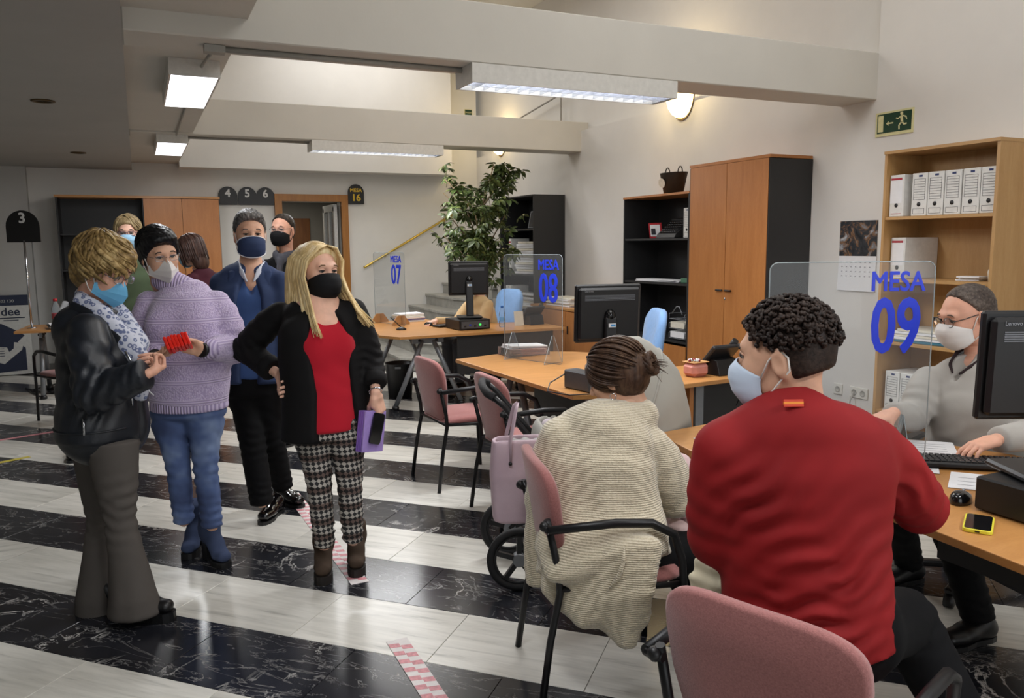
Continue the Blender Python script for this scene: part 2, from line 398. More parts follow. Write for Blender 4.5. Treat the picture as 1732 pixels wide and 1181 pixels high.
t = thing('handrail', 'polished brass handrail sloping up the back wall above the stairs', 'handrail', (3.06, YB-0.07, 1.25))
M_BRASS = mat('brass', 'D9BC62', 0.28, 1.0, var=0.05)
MB().tube([(0, 0, 0), (0.03, 0, 0.012), (1.75, 0, 0.965)], 0.018, 10).build('rail', M_BRASS, t)
for s_ in (0.2, 0.75): MB().tube([(1.75*s_, 0, 0.965*s_-0.02), (1.75*s_, 0.06, 0.965*s_-0.05)], 0.008, 6).build('bracket', M_BRASS, t)

# ================================================================== LAMPS
M_LAMPBODY = mat('luminaire_white', 'D4D2CC', 0.4); M_TUBE = mat('fluorescent_tube', 'FFFFFF', 0.4, emit='F2F6FF', es=9.0)
M_LOUVRE = mat('louvre_aluminium', 'D0D3DA', 0.18, 0.9); M_DIFF = mat('diffuser_panel', 'F4F6FA', 0.5, emit='F4F8FF', es=3.2)
def louvre_light(loc, L, label, power, group='louvred lights under the beams'):
    t = thing('louvre_light', label, 'ceiling light', loc, 0, group); W_, H_ = 0.26, 0.105
    part('housing', M_LAMPBODY, t, ((0, -W_/2+0.006, -H_/2), (L, 0.012, H_)), ((0, W_/2-0.006, -H_/2), (L, 0.012, H_)), ((-L/2+0.006, 0, -H_/2), (0.012, W_-0.024, H_)), ((L/2-0.006, 0, -H_/2), (0.012, W_-0.024, H_)), ((0, 0, -0.006), (L-0.024, W_-0.024, 0.012)))
    g = MB(); n = 18
    for i in range(n+1):
        x = -L/2+0.02+(L-0.04)*i/n
        g.box((x, 0, -H_+0.025), (0.003, W_-0.03, 0.04))
    g.box((0, 0, -H_+0.025), (L-0.03, 0.006, 0.045))
    g.build('louvre', M_LOUVRE, t)
    for y in (-0.065, 0.065): MB().tube([(-L/2+0.05, y, -0.045), (L/2-0.05, y, -0.045)], 0.013, 8).build('tube_lamp', M_TUBE, t)
    a = area('louvre_light_glow', (loc[0], loc[1], loc[2]-H_-0.005), (L-0.06, W_-0.05), power, COOL); return t
louvre_light((2.475, 4.43, 2.594), 1.41, 'long louvred fluorescent light under the front beam, beside the wall globe', 42)
louvre_light((2.45, 8.73, 2.679), 1.46, 'long louvred fluorescent light under the far beam, towards the back wall', 42)
louvre_light((2.475, 0.05, 2.594), 1.41, 'added louvred fluorescent light under the unseen beam behind the camera', 42)  # out-of-view fixture added on the beam grid as extra light
def panel_light(loc, label, power):
    t = thing('panel_light', label, 'ceiling light', loc, 0, 'box lights along the low ceiling edge'); L, W_, H_ = 1.2, 0.29, 0.10
    part('housing', M_LAMPBODY, t, ((0, -L/2+0.006, -H_/2), (W_, 0.012, H_)), ((0, L/2-0.006, -H_/2), (W_, 0.012, H_)), ((-W_/2+0.006, 0, -H_/2), (0.012, L-0.024, H_)), ((W_/2-0.006, 0, -H_/2), (0.012, L-0.024, H_)), ((0, 0, -0.006), (W_-0.024, L-0.024, 0.012)))
    part('diffuser', M_DIFF, t, ((0, 0, -H_+0.006), (W_-0.026, L-0.026, 0.008)))
    area('panel_light_glow', (loc[0], loc[1], loc[2]-H_-0.006), (W_-0.03, L-0.03), power, COOL); return t
panel_light((0.38, 5.9, 2.699), 'white box light with glowing diffuser, nearer of two beside the low ceiling', 20)
panel_light((0.38, 9.3, 2.699), 'white box light with glowing diffuser, farther of two beside the low ceiling', 20)
panel_light((0.38, 1.6, 2.699), 'added white box light with glowing diffuser, out of view above the photographer', 20)  # unseen lamp added in line with the visible pair for more light
M_GLOBE = mat('opal_glass', 'FFF4DC', 0.3, emit='FFE2A0', es=6.0)
def sconce(y, z, label, p):
    t = thing('wall_lamp', label, 'wall lamp', (XW, y, z), 0, 'opal wall lamps')
    prof = [(0.001, -0.24), (0.055, -0.232), (0.11, -0.198), (0.15, -0.14), (0.17, -0.07), (0.175, 0.0)]
    b = MB(); vs = []; n = 14
    for r_, zz in prof:
        for j in range(n+1):
            a = PI/2 + PI*j/n; vs.append((r_*math.cos(a)*0.85-0.012, r_*math.sin(a), zz))
    fs = [(k*(n+1)+j, (k+1)*(n+1)+j, (k+1)*(n+1)+j+1, k*(n+1)+j+1) for k in range(len(prof)-1) for j in range(n)]
    fs.append(tuple(range((len(prof)-1)*(n+1), len(prof)*(n+1))))
    b.add(vs, fs, True); b.build('globe', M_GLOBE, t)
    pl = [(0.186*math.cos(a), 0.262*math.sin(a)) for a in np.linspace(PI, 2*PI, 16)]
    MB().prism(pl, 0.001, 0.012, FACE_W, (0, 0, 0)).build('backplate', mat('lamp_backplate', '6E5A38', 0.4), t)
    l = bpy.data.lights.new('wall_lamp_bulb', 'POINT'); l.energy = p; l.color = (1, 0.75, 0.38); l.shadow_soft_size = 0.06
    o = bpy.data.objects.new('wall_lamp_bulb', l); COL.objects.link(o); o.location = (XW-0.2, y, z+0.05)
sconce(6.6, 3.03, 'glowing opal wall lamp above the tall beech cabinet', 13)
sconce(10.95, 3.12, 'glowing opal wall lamp above the plant, half hidden by the far beam', 9)
for q, (x, y) in enumerate(((-0.53, 6.55), (-0.51, 9.9))):
    t = thing('downlight', ('round recessed spotlight in the low ceiling, nearer one', 'round recessed spotlight in the low ceiling, farther one')[q], 'ceiling light', (x, y, 2.6), 0, 'spotlights in the low ceiling')
    MB().lathe((0, 0, 0), [(0.075, 0.0), (0.078, -0.008), (0.06, -0.010), (0.055, 0.0)], 20).build('rim', mat('spot_rim', '5C4A30', 0.4, 0.6), t)
    MB().lathe((0, 0, 0), [(0.055, -0.003), (0.001, -0.004)], 20).build('lens', mat('spot_lens', '3A372F', 0.2), t)

# ================================================================== FURNITURE
M_BEECH = wood('beech_flat', 'B07A42', 'C58F55', 0.35, (2, 9, 9)); M_BEECHV = wood('beech_upright', 'A86A36', 'BC7D45', 0.38, (9, 9, 1.2))
M_BEECH2 = wood('light_beech_upright', 'AE8450', 'BF9763', 0.45, (9, 9, 1.2)); M_BEECH2H = wood('light_beech_flat', 'AE8450', 'BF9763', 0.45, (9, 1.5, 9))
M_ANTH = mat('anthracite_board', '232324', 0.5, var=0.05); M_BLACK = mat('black_plastic', '141416', 0.42, var=0.1); M_BLACKM = mat('black_metal', '1B1B1D', 0.38, 0.3)
M_GREYM = mat('grey_metal', '83868A', 0.4, 0.35); M_CHROME = mat('chrome', 'C8CBD0', 0.12, 1.0)
M_PAPER = mat('paper', 'E4E4E6', 0.7, var=0.03); M_PAPER2 = mat('paper_cream', 'DCD6C6', 0.7); M_BLUEINK = mat('sign_blue', '2A42DC', 0.45, var=0.03)
M_INK = mat('dark_ink', '2A2A30', 0.6); M_NAVYINK = mat('navy_ink', '2B3866', 0.6); M_REDINK = mat('red_ink', 'A62A38', 0.6)
M_PINK = NT('pink_upholstery'); _v = M_PINK.coord(); M_PINK.l(M_PINK.ramp(M_PINK.noise(_v, 240, 2), [(0.3, '8E5855'), (0.7, 'A66B67')]), M_PINK.b.inputs['Base Color']); M_PINK.set(Roughness=0.85, Sheen_Weight=0.3); M_PINK.bump(M_PINK.noise(_v, 420, 2), 0.35, 0.002); M_PINK = M_PINK.m
M_BLUEUP = mat('blue_upholstery', '7FA9DC', 0.8, bump=0.3, bscale=400, sheen=0.2)
M_ACRYL = glassy('clear_acrylic', (0.955, 0.965, 0.97), 0.045); M_ACRYLE = mat('acrylic_edge', 'C6D2D6', 0.15, trans=0.5)

# ---- tall cabinet
t = thing('tall_cabinet', 'tall two-door beech cabinet with black side panels against the right wall', 'cabinet', (4.725, 5.385, 0))
part('body', M_ANTH, t, ((0.22, 0, 1.12), (0.008, 0.985, 2.2)), ((0.0, -0.4925, 1.12), (0.44, 0.018, 2.21)), ((0.0, 0.4925, 1.12), (0.44, 0.018, 2.21)), ((0, 0, 0.02), (0.42, 0.96, 0.04)))
part('top_board', M_BEECHV, t, ((-0.005, 0, 2.242), (0.44, 1.005, 0.024)))
for s_ in (-1, 1):
    d = part('door', M_BEECHV, t, ((-0.216, s_*0.245, 1.135), (0.018, 0.484, 2.185)))
    MB().tube([(-0.23, s_*0.055-0.035, 1.17), (-0.245, s_*0.055-0.03, 1.17), (-0.245, s_*0.055+0.03, 1.17), (-0.23, s_*0.055+0.035, 1.17)], 0.008, 6).build('handle', M_BLACK, d)
    if s_ < 0: MB().lathe((-0.226, -0.012, 1.10), [(0.011, 0), (0.011, 0.006), (0.004, 0.007)], 12, FACE_W).build('lock', M_CHROME, d)

def bookcase(name, label, cat, x0, y0, y1, zt, shelves, mside, mback, mshelf, topm=None, th=0.02, door_z=None, doorm=None):
    "open case against the right wall, front at x0"
    dpt = XW-0.006-x0; yc = (y0+y1)/2; L = y1-y0
    t = thing(name, label, cat, (x0+dpt/2, yc, 0))
    part('back_panel', mback, t, ((dpt/2-0.005, 0, zt/2), (0.008, L-0.01, zt-0.03)))
    part('side_panel', mside, t, ((0, -L/2+th/2, (zt-th)/2), (dpt, th, zt-th))); part('side_panel', mside, t, ((0, L/2-th/2, (zt-th)/2), (dpt, th, zt-th)))
    part('top_board', topm or mshelf, t, ((-0.003, 0, zt-th/2), (dpt+0.006, L+0.004, th)))
    for z in shelves: part('shelf', mshelf, t, ((-0.004, 0, z-th/2), (dpt-0.02, L-2*th-0.002, th)))
    part('plinth', mside, t, ((0.01, 0, 0.03), (dpt-0.04, L-2*th-0.002, 0.06)))
    if door_z:
        for s_ in (-1, 1): part('door', doorm, t, ((-dpt/2-0.008, s_*L/4, (door_z+0.06)/2), (0.018, L/2-0.006, door_z-0.06)))
    return t
bookcase('black_bookcase', 'black bookcase with beech top and low doors, beside the tall beech cabinet', 'bookcase', 4.52, 5.905, 6.985, 2.035, (1.62, 1.20, 0.66), M_ANTH, M_ANTH, M_ANTH, M_BEECHV, door_z=0.62, doorm=M_BEECHV)
bookcase('black_bookcase', 'tall all-black bookcase full of paper stacks, beside the potted plant', 'bookcase', 4.5, 9.0, 10.03, 2.19, (1.77, 1.19, 0.72), M_ANTH, M_ANTH, M_ANTH, door_z=0.68, doorm=M_BEECHV)
bookcase('beech_bookcase', 'light beech open bookcase with white archive boxes behind the grey-sweater man', 'bookcase', 4.6, 3.105, 3.905, 2.17, (1.735, 1.32, 0.895, 0.41), M_BEECH2, M_BEECH2, M_BEECH2H)
t = thing('low_cabinet', 'low beech cabinet on the right wall between the two black bookcases', 'cabinet', (4.66, 7.95, 0))
part('body', M_BEECHV, t, ((0, 0, 0.41), (0.54, 1.75, 0.82)))
part('top_board', M_BEECH, t, ((-0.006, 0, 0.832), (0.57, 1.78, 0.024)))
for s_ in (-1, 1): d = part('door', M_BEECHV, t, ((-0.279, s_*0.43, 0.43), (0.018, 0.85, 0.76))); part('handle', M_BLACK, d, ((-0.295, s_*0.06, 0.6), (0.012, 0.012, 0.09)))

# ---- wardrobe at the back wall: open black half, beech-door half
t = thing('wardrobe', 'wide cabinet at the back wall, left half open and dark, right half beech doors', 'cabinet', (0.07, 11.66, 0))
part('body', M_ANTH, t, ((0, 0.225, 1.11), (1.90, 0.01, 2.2)), ((-0.945, 0, 1.11), (0.02, 0.44, 2.2)), ((0.945, 0, 1.11), (0.02, 0.44, 2.2)), ((0.03, 0, 1.11), (0.02, 0.44, 2.2)))
for z in (1.75, 1.30, 0.85, 0.4): part('shelf', M_ANTH, t, ((-0.46, 0.02, z), (0.94, 0.40, 0.02)))
part('top_board', M_BEECH, t, ((0, -0.01, 2.225), (1.93, 0.46, 0.03)))
for x in (0.262, 0.722): d = part('door', M_BEECHV, t, ((x, -0.228, 1.12), (0.455, 0.018, 2.17))); part('handle', M_BLACK, d, ((x+(0.19 if x < 0.5 else -0.19), -0.245, 1.1), (0.012, 0.012, 0.1)))

# ---- desks
def a_frame(parent, c, ang, sp=0.34, zt=0.69, foot=0.045):
    "pair of splayed round legs under a bracket"
    d = V(math.cos(ang), math.sin(ang), 0); c = np.asarray(c, float)
    br = MB().bar(c-d*0.16+V(0, 0, zt-0.03), c+d*0.16+V(0, 0, zt-0.03), 0.03, 0.055).build('leg_bracket', M_GREYM, parent)
    for s_ in (-1, 1):
        lg = MB().tube([c+d*s_*0.055+V(0, 0, zt-0.03), c+d*s_*sp*1.0+V(0, 0, 0.03)], 0.024, 10).build('leg', M_GREYM, parent)
        MB().lathe(c+d*s_*sp+V(0, 0, 0.0), [(0.034, 0), (0.036, 0.02), (0.028, 0.04)], 12).build('foot_cap', M_BLACK, lg)
        q = np.cross(d, V(0, 0, 1)); 
        for sg in (-1, 1): MB().ball(c+d*s_*0.085+q*0.016*sg+V(0, 0, zt-0.03), (0.017, 0.017, 0.017), 8, 6).build('bolt', M_BLACK, br)
def desk(label, loc, poly, legs, panels, mt=M_BEECH):
    t = thing('office_desk', label, 'desk', loc)
    P = [(x-loc[0], y-loc[1]) for x, y in poly]
    MB().prism(P, 0.703, 0.73).build('tabletop', mt, t, 0.003)
    for (x, y, a) in legs: a_frame(t, (x-loc[0], y-loc[1], 0), a)
    for nm, m, lo, hi in panels:
        lo, hi = np.array(lo)-V(loc[0], loc[1], 0), np.array(hi)-V(loc[0], loc[1], 0); part(nm, m, t, ((lo+hi)/2, hi-lo))
    return t
def arc(cx, cy, r, a0, a1, n=6): return [(cx+r*math.cos(math.radians(a0+(a1-a0)*k/n)), cy+r*math.sin(math.radians(a0+(a1-a0)*k/n))) for k in range(n+1)]
desk('beech desk with grey A-frame legs in front of the stairs, sign 07 on it', (2.9, 7.8, 0),
     [(2.03, 7.36), (2.16, 7.12), (3.92, 7.12), (3.92, 7.85), (3.05, 7.98), (2.95, 8.75), (2.28, 8.75)],
     [(2.5, 7.32, 0.0), (2.62, 8.6, 0.0), (3.72, 7.5, PI/2)], [('modesty_panel', M_ANTH, (2.75, 7.17, 0.32), (3.8, 7.185, 0.70))])
desk('beech desk with rounded end in the middle, sign 08 and folder tray on it', (2.6, 4.7, 0),
     [(2.10, 5.52), (2.17, 3.86), (2.55, 3.74), (2.80, 3.86), (2.84, 4.35)] + arc(2.70, 5.05, 0.56, -55, 68) + [(2.9, 5.63), (2.5, 5.63)],
     [(2.42, 5.15, PI/2), (2.5, 4.0, 0.0)], [('modesty_panel', M_ANTH, (2.62, 4.15, 0.30), (2.636, 5.25, 0.70))])
desk('beech side desk with black panel carrying the pink box and black desk phone', (3.5, 4.15, 0),
     [(2.86, 3.85), (4.25, 3.97), (4.25, 4.5), (2.98, 4.44), (2.92, 4.2)],
     [], [('leg_panel', M_BEECHV, (3.06, 3.96, 0), (3.09, 4.38, 0.703)), ('leg_panel', M_BEECHV, (4.15, 4.02, 0), (4.18, 4.4, 0.703)), ('modesty_panel', M_ANTH, (3.12, 3.98, 0.12), (4.13, 4.0, 0.69)), ('leg_post', M_GREYM, (3.10, 3.95, 0), (3.16, 4.0, 0.703))])
d9 = desk('beech desk with curved front edge in the right foreground, sign 09 on it', (2.9, 1.9, 0),
     [(2.06, 2.90), (2.01, 2.60), (2.07, 1.9), (2.09, 1.7), (2.05, 1.2), (1.98, 0.7), (3.1, 0.7), (3.1, 1.95), (2.98, 2.28), (2.70, 2.65), (2.42, 2.95)],
     [(2.35, 2.5, 0.5), (2.55, 0.95, 0.0)], [('modesty_panel', M_ANTH, (2.75, 1.0, 0.35), (2.766, 2.0, 0.70))])
t = desk('beech desk with chrome pole sign 3, far left beyond the leather-jacket woman', (-0.5, 9.95, 0),
     [(-1.22, 9.62), (0.2, 9.62), (0.2, 10.35), (-1.16, 10.35)], [(-1.0, 9.95, PI/2), (0.0, 9.95, PI/2)], [])

# ---- visitor chairs: pink seat and shield-shaped back on a black tubular frame (local: faces +y)
def visitor_chair(label, loc, rz, group='pink visitor chairs'):
    t = thing('visitor_chair', label, 'chair', loc, rz, group)
    def pad(poly_fn, n=7): pass
    # seat
    b = MB(); pts = rrect(0.46, 0.45, 0.09, 5)
    L = [(0.90, 0.425), (1.0, 0.437), (1.0, 0.455), (0.93, 0.473), (0.72, 0.481)]
    vs = []; m = len(pts)
    for s_, z in L: vs += [(x*s_, y*s_+0.02, z - 0.012*(y/0.225)**2*(1 if z > 0.45 else 0)) for x, y in pts]
    fs = [(k*m+j, k*m+(j+1) % m, (k+1)*m+(j+1) % m, (k+1)*m+j) for k in range(len(L)-1) for j in range(m)]
    fs += [tuple(range(m))[::-1], tuple(range((len(L)-1)*m, len(L)*m))]
    b.add(vs, fs, True); b.build('seat', M_PINK, t)
    # back: shield outline, slightly curved and leaning
    out = []
    for k in range(25):
        u = k/24; a = PI*u
        out.append((0.225*math.copysign(abs(math.cos(a))**0.55, math.cos(a)), 0.255+0.12*abs(math.sin(a))**0.6))
    out += [(-0.215, 0.16), (-0.175, 0.02), (-0.13, -0.03), (0.13, -0.03), (0.175, 0.02), (0.215, 0.16)]
    def bk(x, z, off):
        y = -0.20 - 0.16*z + 0.55*x*x*1.0
        return (x, y+off, 0.475+z)
    b = MB(); m = len(out); vs = []
    L = [(0.96, -0.022), (1.0, -0.012), (1.0, 0.008), (0.93, 0.022), (0.6, 0.026)]
    for s_, off in L: vs += [bk(x*s_, (z-0.15)*s_+0.15, off) for x, z in out]
    fs = [(k*m+j, k*m+(j+1) % m, (k+1)*m+(j+1) % m, (k+1)*m+j) for k in range(len(L)-1) for j in range(m)]
    nb = len(vs); vs.append(bk(0, 0.15, 0.027)); vs.append(bk(0, 0.15, -0.022))
    fs += [((len(L)-1)*m+j, (len(L)-1)*m+(j+1) % m, nb) for j in range(m)]
    mid = len(vs); vs += [bk(x*0.5, (z-0.15)*0.5+0.15, -0.022) for x, z in out]
    fs += [((j+1) % m, j, mid+j, mid+(j+1) % m) for j in range(m)] + [(mid+(j+1) % m, mid+j, nb+1) for j in range(m)]
    b.add(vs, fs, True); b.build('backrest', M_PINK, t)
    for s_ in (-1, 1):
        MB().tube([(s_*0.235, -0.27, 0), (s_*0.228, -0.235, 0.25), (s_*0.222, -0.20, 0.42), (s_*0.222, -0.205, 0.5), (s_*0.228, -0.245, 0.68)], [0.013, 0.013, 0.013, 0.013, 0.012], 8).build('leg', M_BLACKM, t)
        MB().tube([(s_*0.24, 0.25, 0), (s_*0.24, 0.235, 0.3), (s_*0.25, 0.215, 0.52), (s_*0.262, 0.18, 0.615), (s_*0.268, 0.10, 0.66), (s_*0.268, -0.02, 0.668), (s_*0.262, -0.25, 0.655)], [0.013, 0.013, 0.014, 0.015, 0.016, 0.016, 0.015], 8).build('leg', M_BLACKM, t)
        MB().tube([(s_*0.262, -0.25, 0.655), (s_*0.215, -0.25, 0.655)], 0.011, 8).build('arm_joint', M_BLACKM, t)
        MB().tube([(s_*0.222, -0.21, 0.435), (s_*0.235, 0.0, 0.425), (s_*0.24, 0.235, 0.43)], 0.011, 8).build('seat_rail', M_BLACKM, t)
        MB().ball((s_*0.235, -0.255, 0.66), 0.018, 8, 6).build('arm_knob', M_BLACK, t)
    MB().tube([(-0.222, -0.2, 0.43), (0.222, -0.2, 0.43)], 0.010, 8).build('cross_bar', M_BLACKM, t)
    return t
FX_ = -PI/2   # facing +x
visitor_chair('pink visitor chair in front of desk 08, the one nearer the stairs', (1.91, 4.93, 0), FX_+0.05)
visitor_chair('pink visitor chair in front of desk 08, partly behind the pink pram bag', (2.0, 4.1, 0), FX_-0.02)
visitor_chair('pink visitor chair carrying the woman in the cream cardigan', (1.46, 2.39, 0), FX_-0.28)
visitor_chair('pink visitor chair carrying the man in the red top, nearest to the camera', (1.32, 1.27, 0), FX_+0.36)
visitor_chair('pink visitor chair at the far left desk beside the leather-jacket woman', (-0.60, 8.30, 0), 0.5)

# ---- office swivel chairs with blue backs (local: faces +y)
def office_chair(label, loc, rz, m=M_BLUEUP, up=True):
    t = thing('office_chair', label, 'chair', loc, rz, 'swivel chairs behind the desks')
    base = MB().lathe((0, 0, 0), [(0.03, 0.07), (0.035, 0.11), (0.028, 0.13), (0.028, 0.42)], 12).build('column', M_BLACK, t)
    for k in range(5):
        a = 2*PI*k/5+0.3; d = V(math.cos(a), math.sin(a), 0)
        lg = MB().bar(d*0.02+V(0, 0, 0.105), d*0.30+V(0, 0, 0.07), 0.045, 0.03, bev=0.008).build('base_arm', M_BLACK, t)
        MB().lathe(d*0.29+V(0, 0, 0.028), [(0.004, -0.02), (0.028, -0.018), (0.028, 0.018), (0.004, 0.02)], 12, np.stack([np.cross(V(0, 0, 1), d)*0+d, V(0, 0, 1), np.cross(d, V(0, 0, 1))], 1)).build('castor', M_BLACK, lg)
    MB().box((0, 0.0, 0.455), (0.48, 0.46, 0.08), bev=0.035).build('seat', m, t, 0.01)
    b = MB(); pts = rrect(0.44, 0.55, 0.12, 5); m_ = len(pts); vs = []
    L = [(0.94, -0.03), (1.0, -0.015), (1.0, 0.015), (0.93, 0.032), (0.5, 0.036)]
    for s_, off in L: vs += [(x*s_, -0.25-0.12*(z+0.2)+0.5*x*x+off, 0.80+z*s_) for x, z in pts]
    fs = [(k*m_+j, k*m_+(j+1) % m_, (k+1)*m_+(j+1) % m_, (k+1)*m_+j) for k in range(len(L)-1) for j in range(m_)] + [tuple(range(m_))[::-1], tuple(range(4*m_, 5*m_))]
    b.add(vs, fs, True); b.build('backrest', m, t)
    MB().bar((0, -0.2, 0.40), (0, -0.29, 0.62), 0.06, 0.02).build('back_stem', M_BLACK, t)
    for s_ in (-1, 1): MB().tube([(s_*0.24, 0.02, 0.43), (s_*0.28, 0.02, 0.5), (s_*0.28, 0.0, 0.64)], 0.014, 8).build('arm_post', M_BLACK, t); part('armrest', M_BLACK, t, ((s_*0.28, 0.02, 0.655), (0.06, 0.24, 0.03)), bev=0.01)
    return t
office_chair('empty swivel chair with light blue back behind the middle monitor', (3.32, 5.16, 0), PI/2-0.35)
office_chair('swivel chair with light blue back behind the far monitor, someone sitting in it', (3.53, 8.14, 0), PI/2+0.25)
office_chair('dark swivel chair under the grey-sweater man at desk 09', (3.36, 2.27, 0), PI/2+0.35, mat('black_upholstery', '1A1A1C', 0.85))

# ---- monitors: seen from behind (local: screen faces +y, origin on the desk)
def monitor(label, loc, rz, tilt=0.08, wide=0.41, sticker=True, zc=0.40):
    t = thing('monitor', label, 'monitor', loc, rz, 'desktop monitors'); H_ = 0.345
    R = rotx(tilt); pv = V(0, 0.0, zc)
    tr = lambda p: tuple(R @ np.array(p, float)+pv)
    MB().box(tr((0, 0.012, 0)), (wide, 0.028, H_), R, 0.008).build('bezel', M_BLACK, t)
    MB().box(tr((0, 0.0265, 0)), (wide-0.03, 0.002, H_-0.03), R).build('screen', mat('screen_glass', '0B0C10', 0.15), t)
    bc = MB().box(tr((0, -0.016, 0.0)), (wide-0.03, 0.03, H_-0.035), R, 0.012).build('back_cover', M_BLACK, t)
    vt = MB()
    for k in range(5): vt.box(tr((0, -0.0315, H_/2-0.062-0.007*k)), (wide-0.10, 0.003, 0.0035), R)
    tag(vt.build('vent_slots', mat('vent_grey', '6D7076', 0.4), bc), kind='stuff')
    letters('Lenovo', 0.018, mat('badge_grey', '9A9CA2', 0.3, 0.6), bc, tr((-wide/2+0.075, -0.0325, H_/2-0.035)), R @ FACE_S, 'badge')
    MB().ball(tr((0, -0.035, -0.01)), (0.035, 0.03, 0.04), 14, 8).build('hinge', mat('gloss_black', '0E0E10', 0.12), t)
    MB().box((0, -0.055, zc/2), (0.075, 0.03, zc-0.04), rotx(-0.06), 0.008).build('stand', M_BLACK, t)
    MB().box((0, -0.015, 0.012), (0.24, 0.22, 0.024), None, 0.008).build('foot', M_BLACK, t)
    if sticker:
        st = part('asset_sticker', M_PAPER, t, ((0, -0.074, zc-0.065), (0.045, 0.002, 0.022), rotx(-0.06)))
        part('sticker_print', mat('sticker_blue', '3C8FCB', 0.5), st, ((0.006, -0.0755, zc-0.065), (0.028, 0.001, 0.012), rotx(-0.06)))
    return t
def cpu(label, loc, rz, size=(0.34, 0.36, 0.10), lights=True):
    t = thing('computer_case', label, 'computer', loc, rz, 'flat computer cases'); x, y, z = size
    MB().box((0, 0, z/2+0.004), (x, y, z), None, 0.006).build('case', M_BLACK, t)
    bp = part('port_plate', mat('port_grey', '5D6064', 0.45, 0.5), t, ((0, -y/2-0.001, z/2+0.004), (x-0.04, 0.004, z-0.03)))
    for k in range(5): part('port', (M_BLACK, mat('port_blue', '2740B8', 0.5), M_BLACK, mat('led_green', '3CC050', 0.4, emit='40FF60', es=1.5), M_BLACK)[k], bp, ((-x/2+0.06+k*(x-0.12)/4, -y/2-0.004, z/2-0.01+0.012*(k % 2)), (0.022, 0.004, 0.016)))
    return t
cpu('flat computer case under the far monitor on desk 07', (3.0, 7.52, 0.73), 0.05)
monitor('black monitor on desk 07 hiding the seated clerk, seen from behind', (3.02, 7.52, 0.838), -0.25)
p = at(1023, 600, 4.75)
monitor('black monitor on desk 08 in front of the empty blue chair, seen from behind', (p[0]+0.02, p[1], 0.766), -0.20, tilt=0.06)
cpu('small computer base under the monitor on desk 08', (p[0]+0.0, p[1]-0.02, 0.731), -0.2, (0.26, 0.24, 0.03))
cpu('big black computer case under the right foreground monitor', (2.53, 1.41, 0.731), PI/2, (0.37, 0.36, 0.105))
monitor('black monitor in the right foreground, cut off by the picture edge', (2.555, 1.525, 0.841), -0.45, tilt=0.03, wide=0.42, sticker=False, zc=0.345)

# ---- clear desk screens with blue numbers
def desk_screen(label, num, loc, rz, foot_m, W_=0.58, H_=0.77, fancy=False, txt_dx=0.14, tsz=0.10, nsz=0.285):
    t = thing('desk_screen', label, 'desk screen', loc, rz, 'clear protective desk screens')
    MB().prism(rrect(W_, H_, 0.03, 5, 0, H_/2), -0.002, 0.002, FACE_S).build('sheet', M_ACRYL, t)
    ed = MB(); pl = rrect(W_, H_, 0.03, 5, 0, H_/2); ed.tube([(x, 0, z) for x, z in pl+pl[:1]], 0.0022, 5, cap=False); ed.build('sheet_edge', M_ACRYLE, t)
    letters('MESA', tsz, M_BLUEINK, t, (txt_dx, -0.003, H_-0.075), FACE_S, 'lettering', bold=0.002, sx=0.82)
    letters(num, nsz, M_BLUEINK, t, (txt_dx, -0.003, H_-0.245), FACE_S, 'number', bold=0.005, sx=0.64)
    for s_ in (-1, 1):
        x = s_*(W_/2-0.09)
        if foot_m == 'wood':
            pl = [(-0.11, 0.002), (0.11, 0.002), (0.11, 0.02), (0.045, 0.10), (-0.045, 0.10), (-0.11, 0.02)]
            MB().prism(pl, -0.008, 0.008, np.array([[0, 0, 1], [1, 0, 0], [0, 1, 0]], float), (x, 0, 0)).build('foot', wood('ply_foot', 'A87A4A', 'B98C5C', 0.5), t)
        else:
            pl = [(-0.095, 0.002), (0.095, 0.002), (0.010, 0.20), (-0.010, 0.20)]
            f_ = MB().prism(pl, -0.002, 0.002, np.array([[0, 0, 1], [1, 0, 0], [0, 1, 0]], float), (x, 0, 0)).build('foot', M_ACRYL, t)
            MB().tube([(x, y, z) for y, z in pl+pl[:1]], 0.0018, 5, cap=False).build('foot_edge', M_ACRYLE, f_)
    return t
desk_screen('clear desk screen reading MESA 07 on plywood feet', '07', (2.44, 8.38, 0.732), math.radians(-72), 'wood', txt_dx=0.14)
desk_screen('clear desk screen reading MESA 08 on triangular clear feet', '08', (2.56, 5.15, 0.732), math.radians(-70), 'acryl', W_=0.58, txt_dx=0.16)
desk_screen('clear desk screen reading MESA 09 beside the man in red', '09', (2.36, 2.12, 0.732), math.radians(-26), 'acryl', W_=0.60, txt_dx=0.165)

# ---- black arched number signs
M_SIGNB = mat('sign_black', '121214', 0.4); M_SIGNW = mat('sign_white', 'D8D8D6', 0.5); M_SIGNY = mat('sign_yellow', 'D9B52A', 0.5)
def arch(w, h, n=14):
    r = w/2; return [(-r, 0), (r, 0)] + [(r*math.cos(a), h-r+r*math.sin(a)) for a in np.linspace(0, PI, n)]
for k, (x, nm) in enumerate(((1.185, '4'), (1.445, '5'), (1.690, '6'))):
    t = thing('number_sign', ('leftmost of the three black arched signs left of the door, number 4', 'middle one of the three black arched signs left of the door, number 5', 'rightmost of the three black arched signs left of the door, number 6')[k], 'sign', (x, YB-0.03, 2.16), 0, 'black arched desk number signs')
    MB().prism(arch(0.25, 0.25), -0.006, 0.006, FACE_S).build('plate', M_SIGNB, t, 0.002)
    letters(nm, 0.15, M_SIGNW, t, (0, -0.0075, 0.155), FACE_S, 'number', bold=0.004)
    part('wall_fixing', M_SIGNB, t, ((0, 0.018, 0.12), (0.04, 0.024, 0.04)))
t = thing('number_sign', 'black arched sign with yellow MESA 16 right of the door', 'sign', (2.99, YB-0.03, 2.19), 0, 'black arched desk number signs')
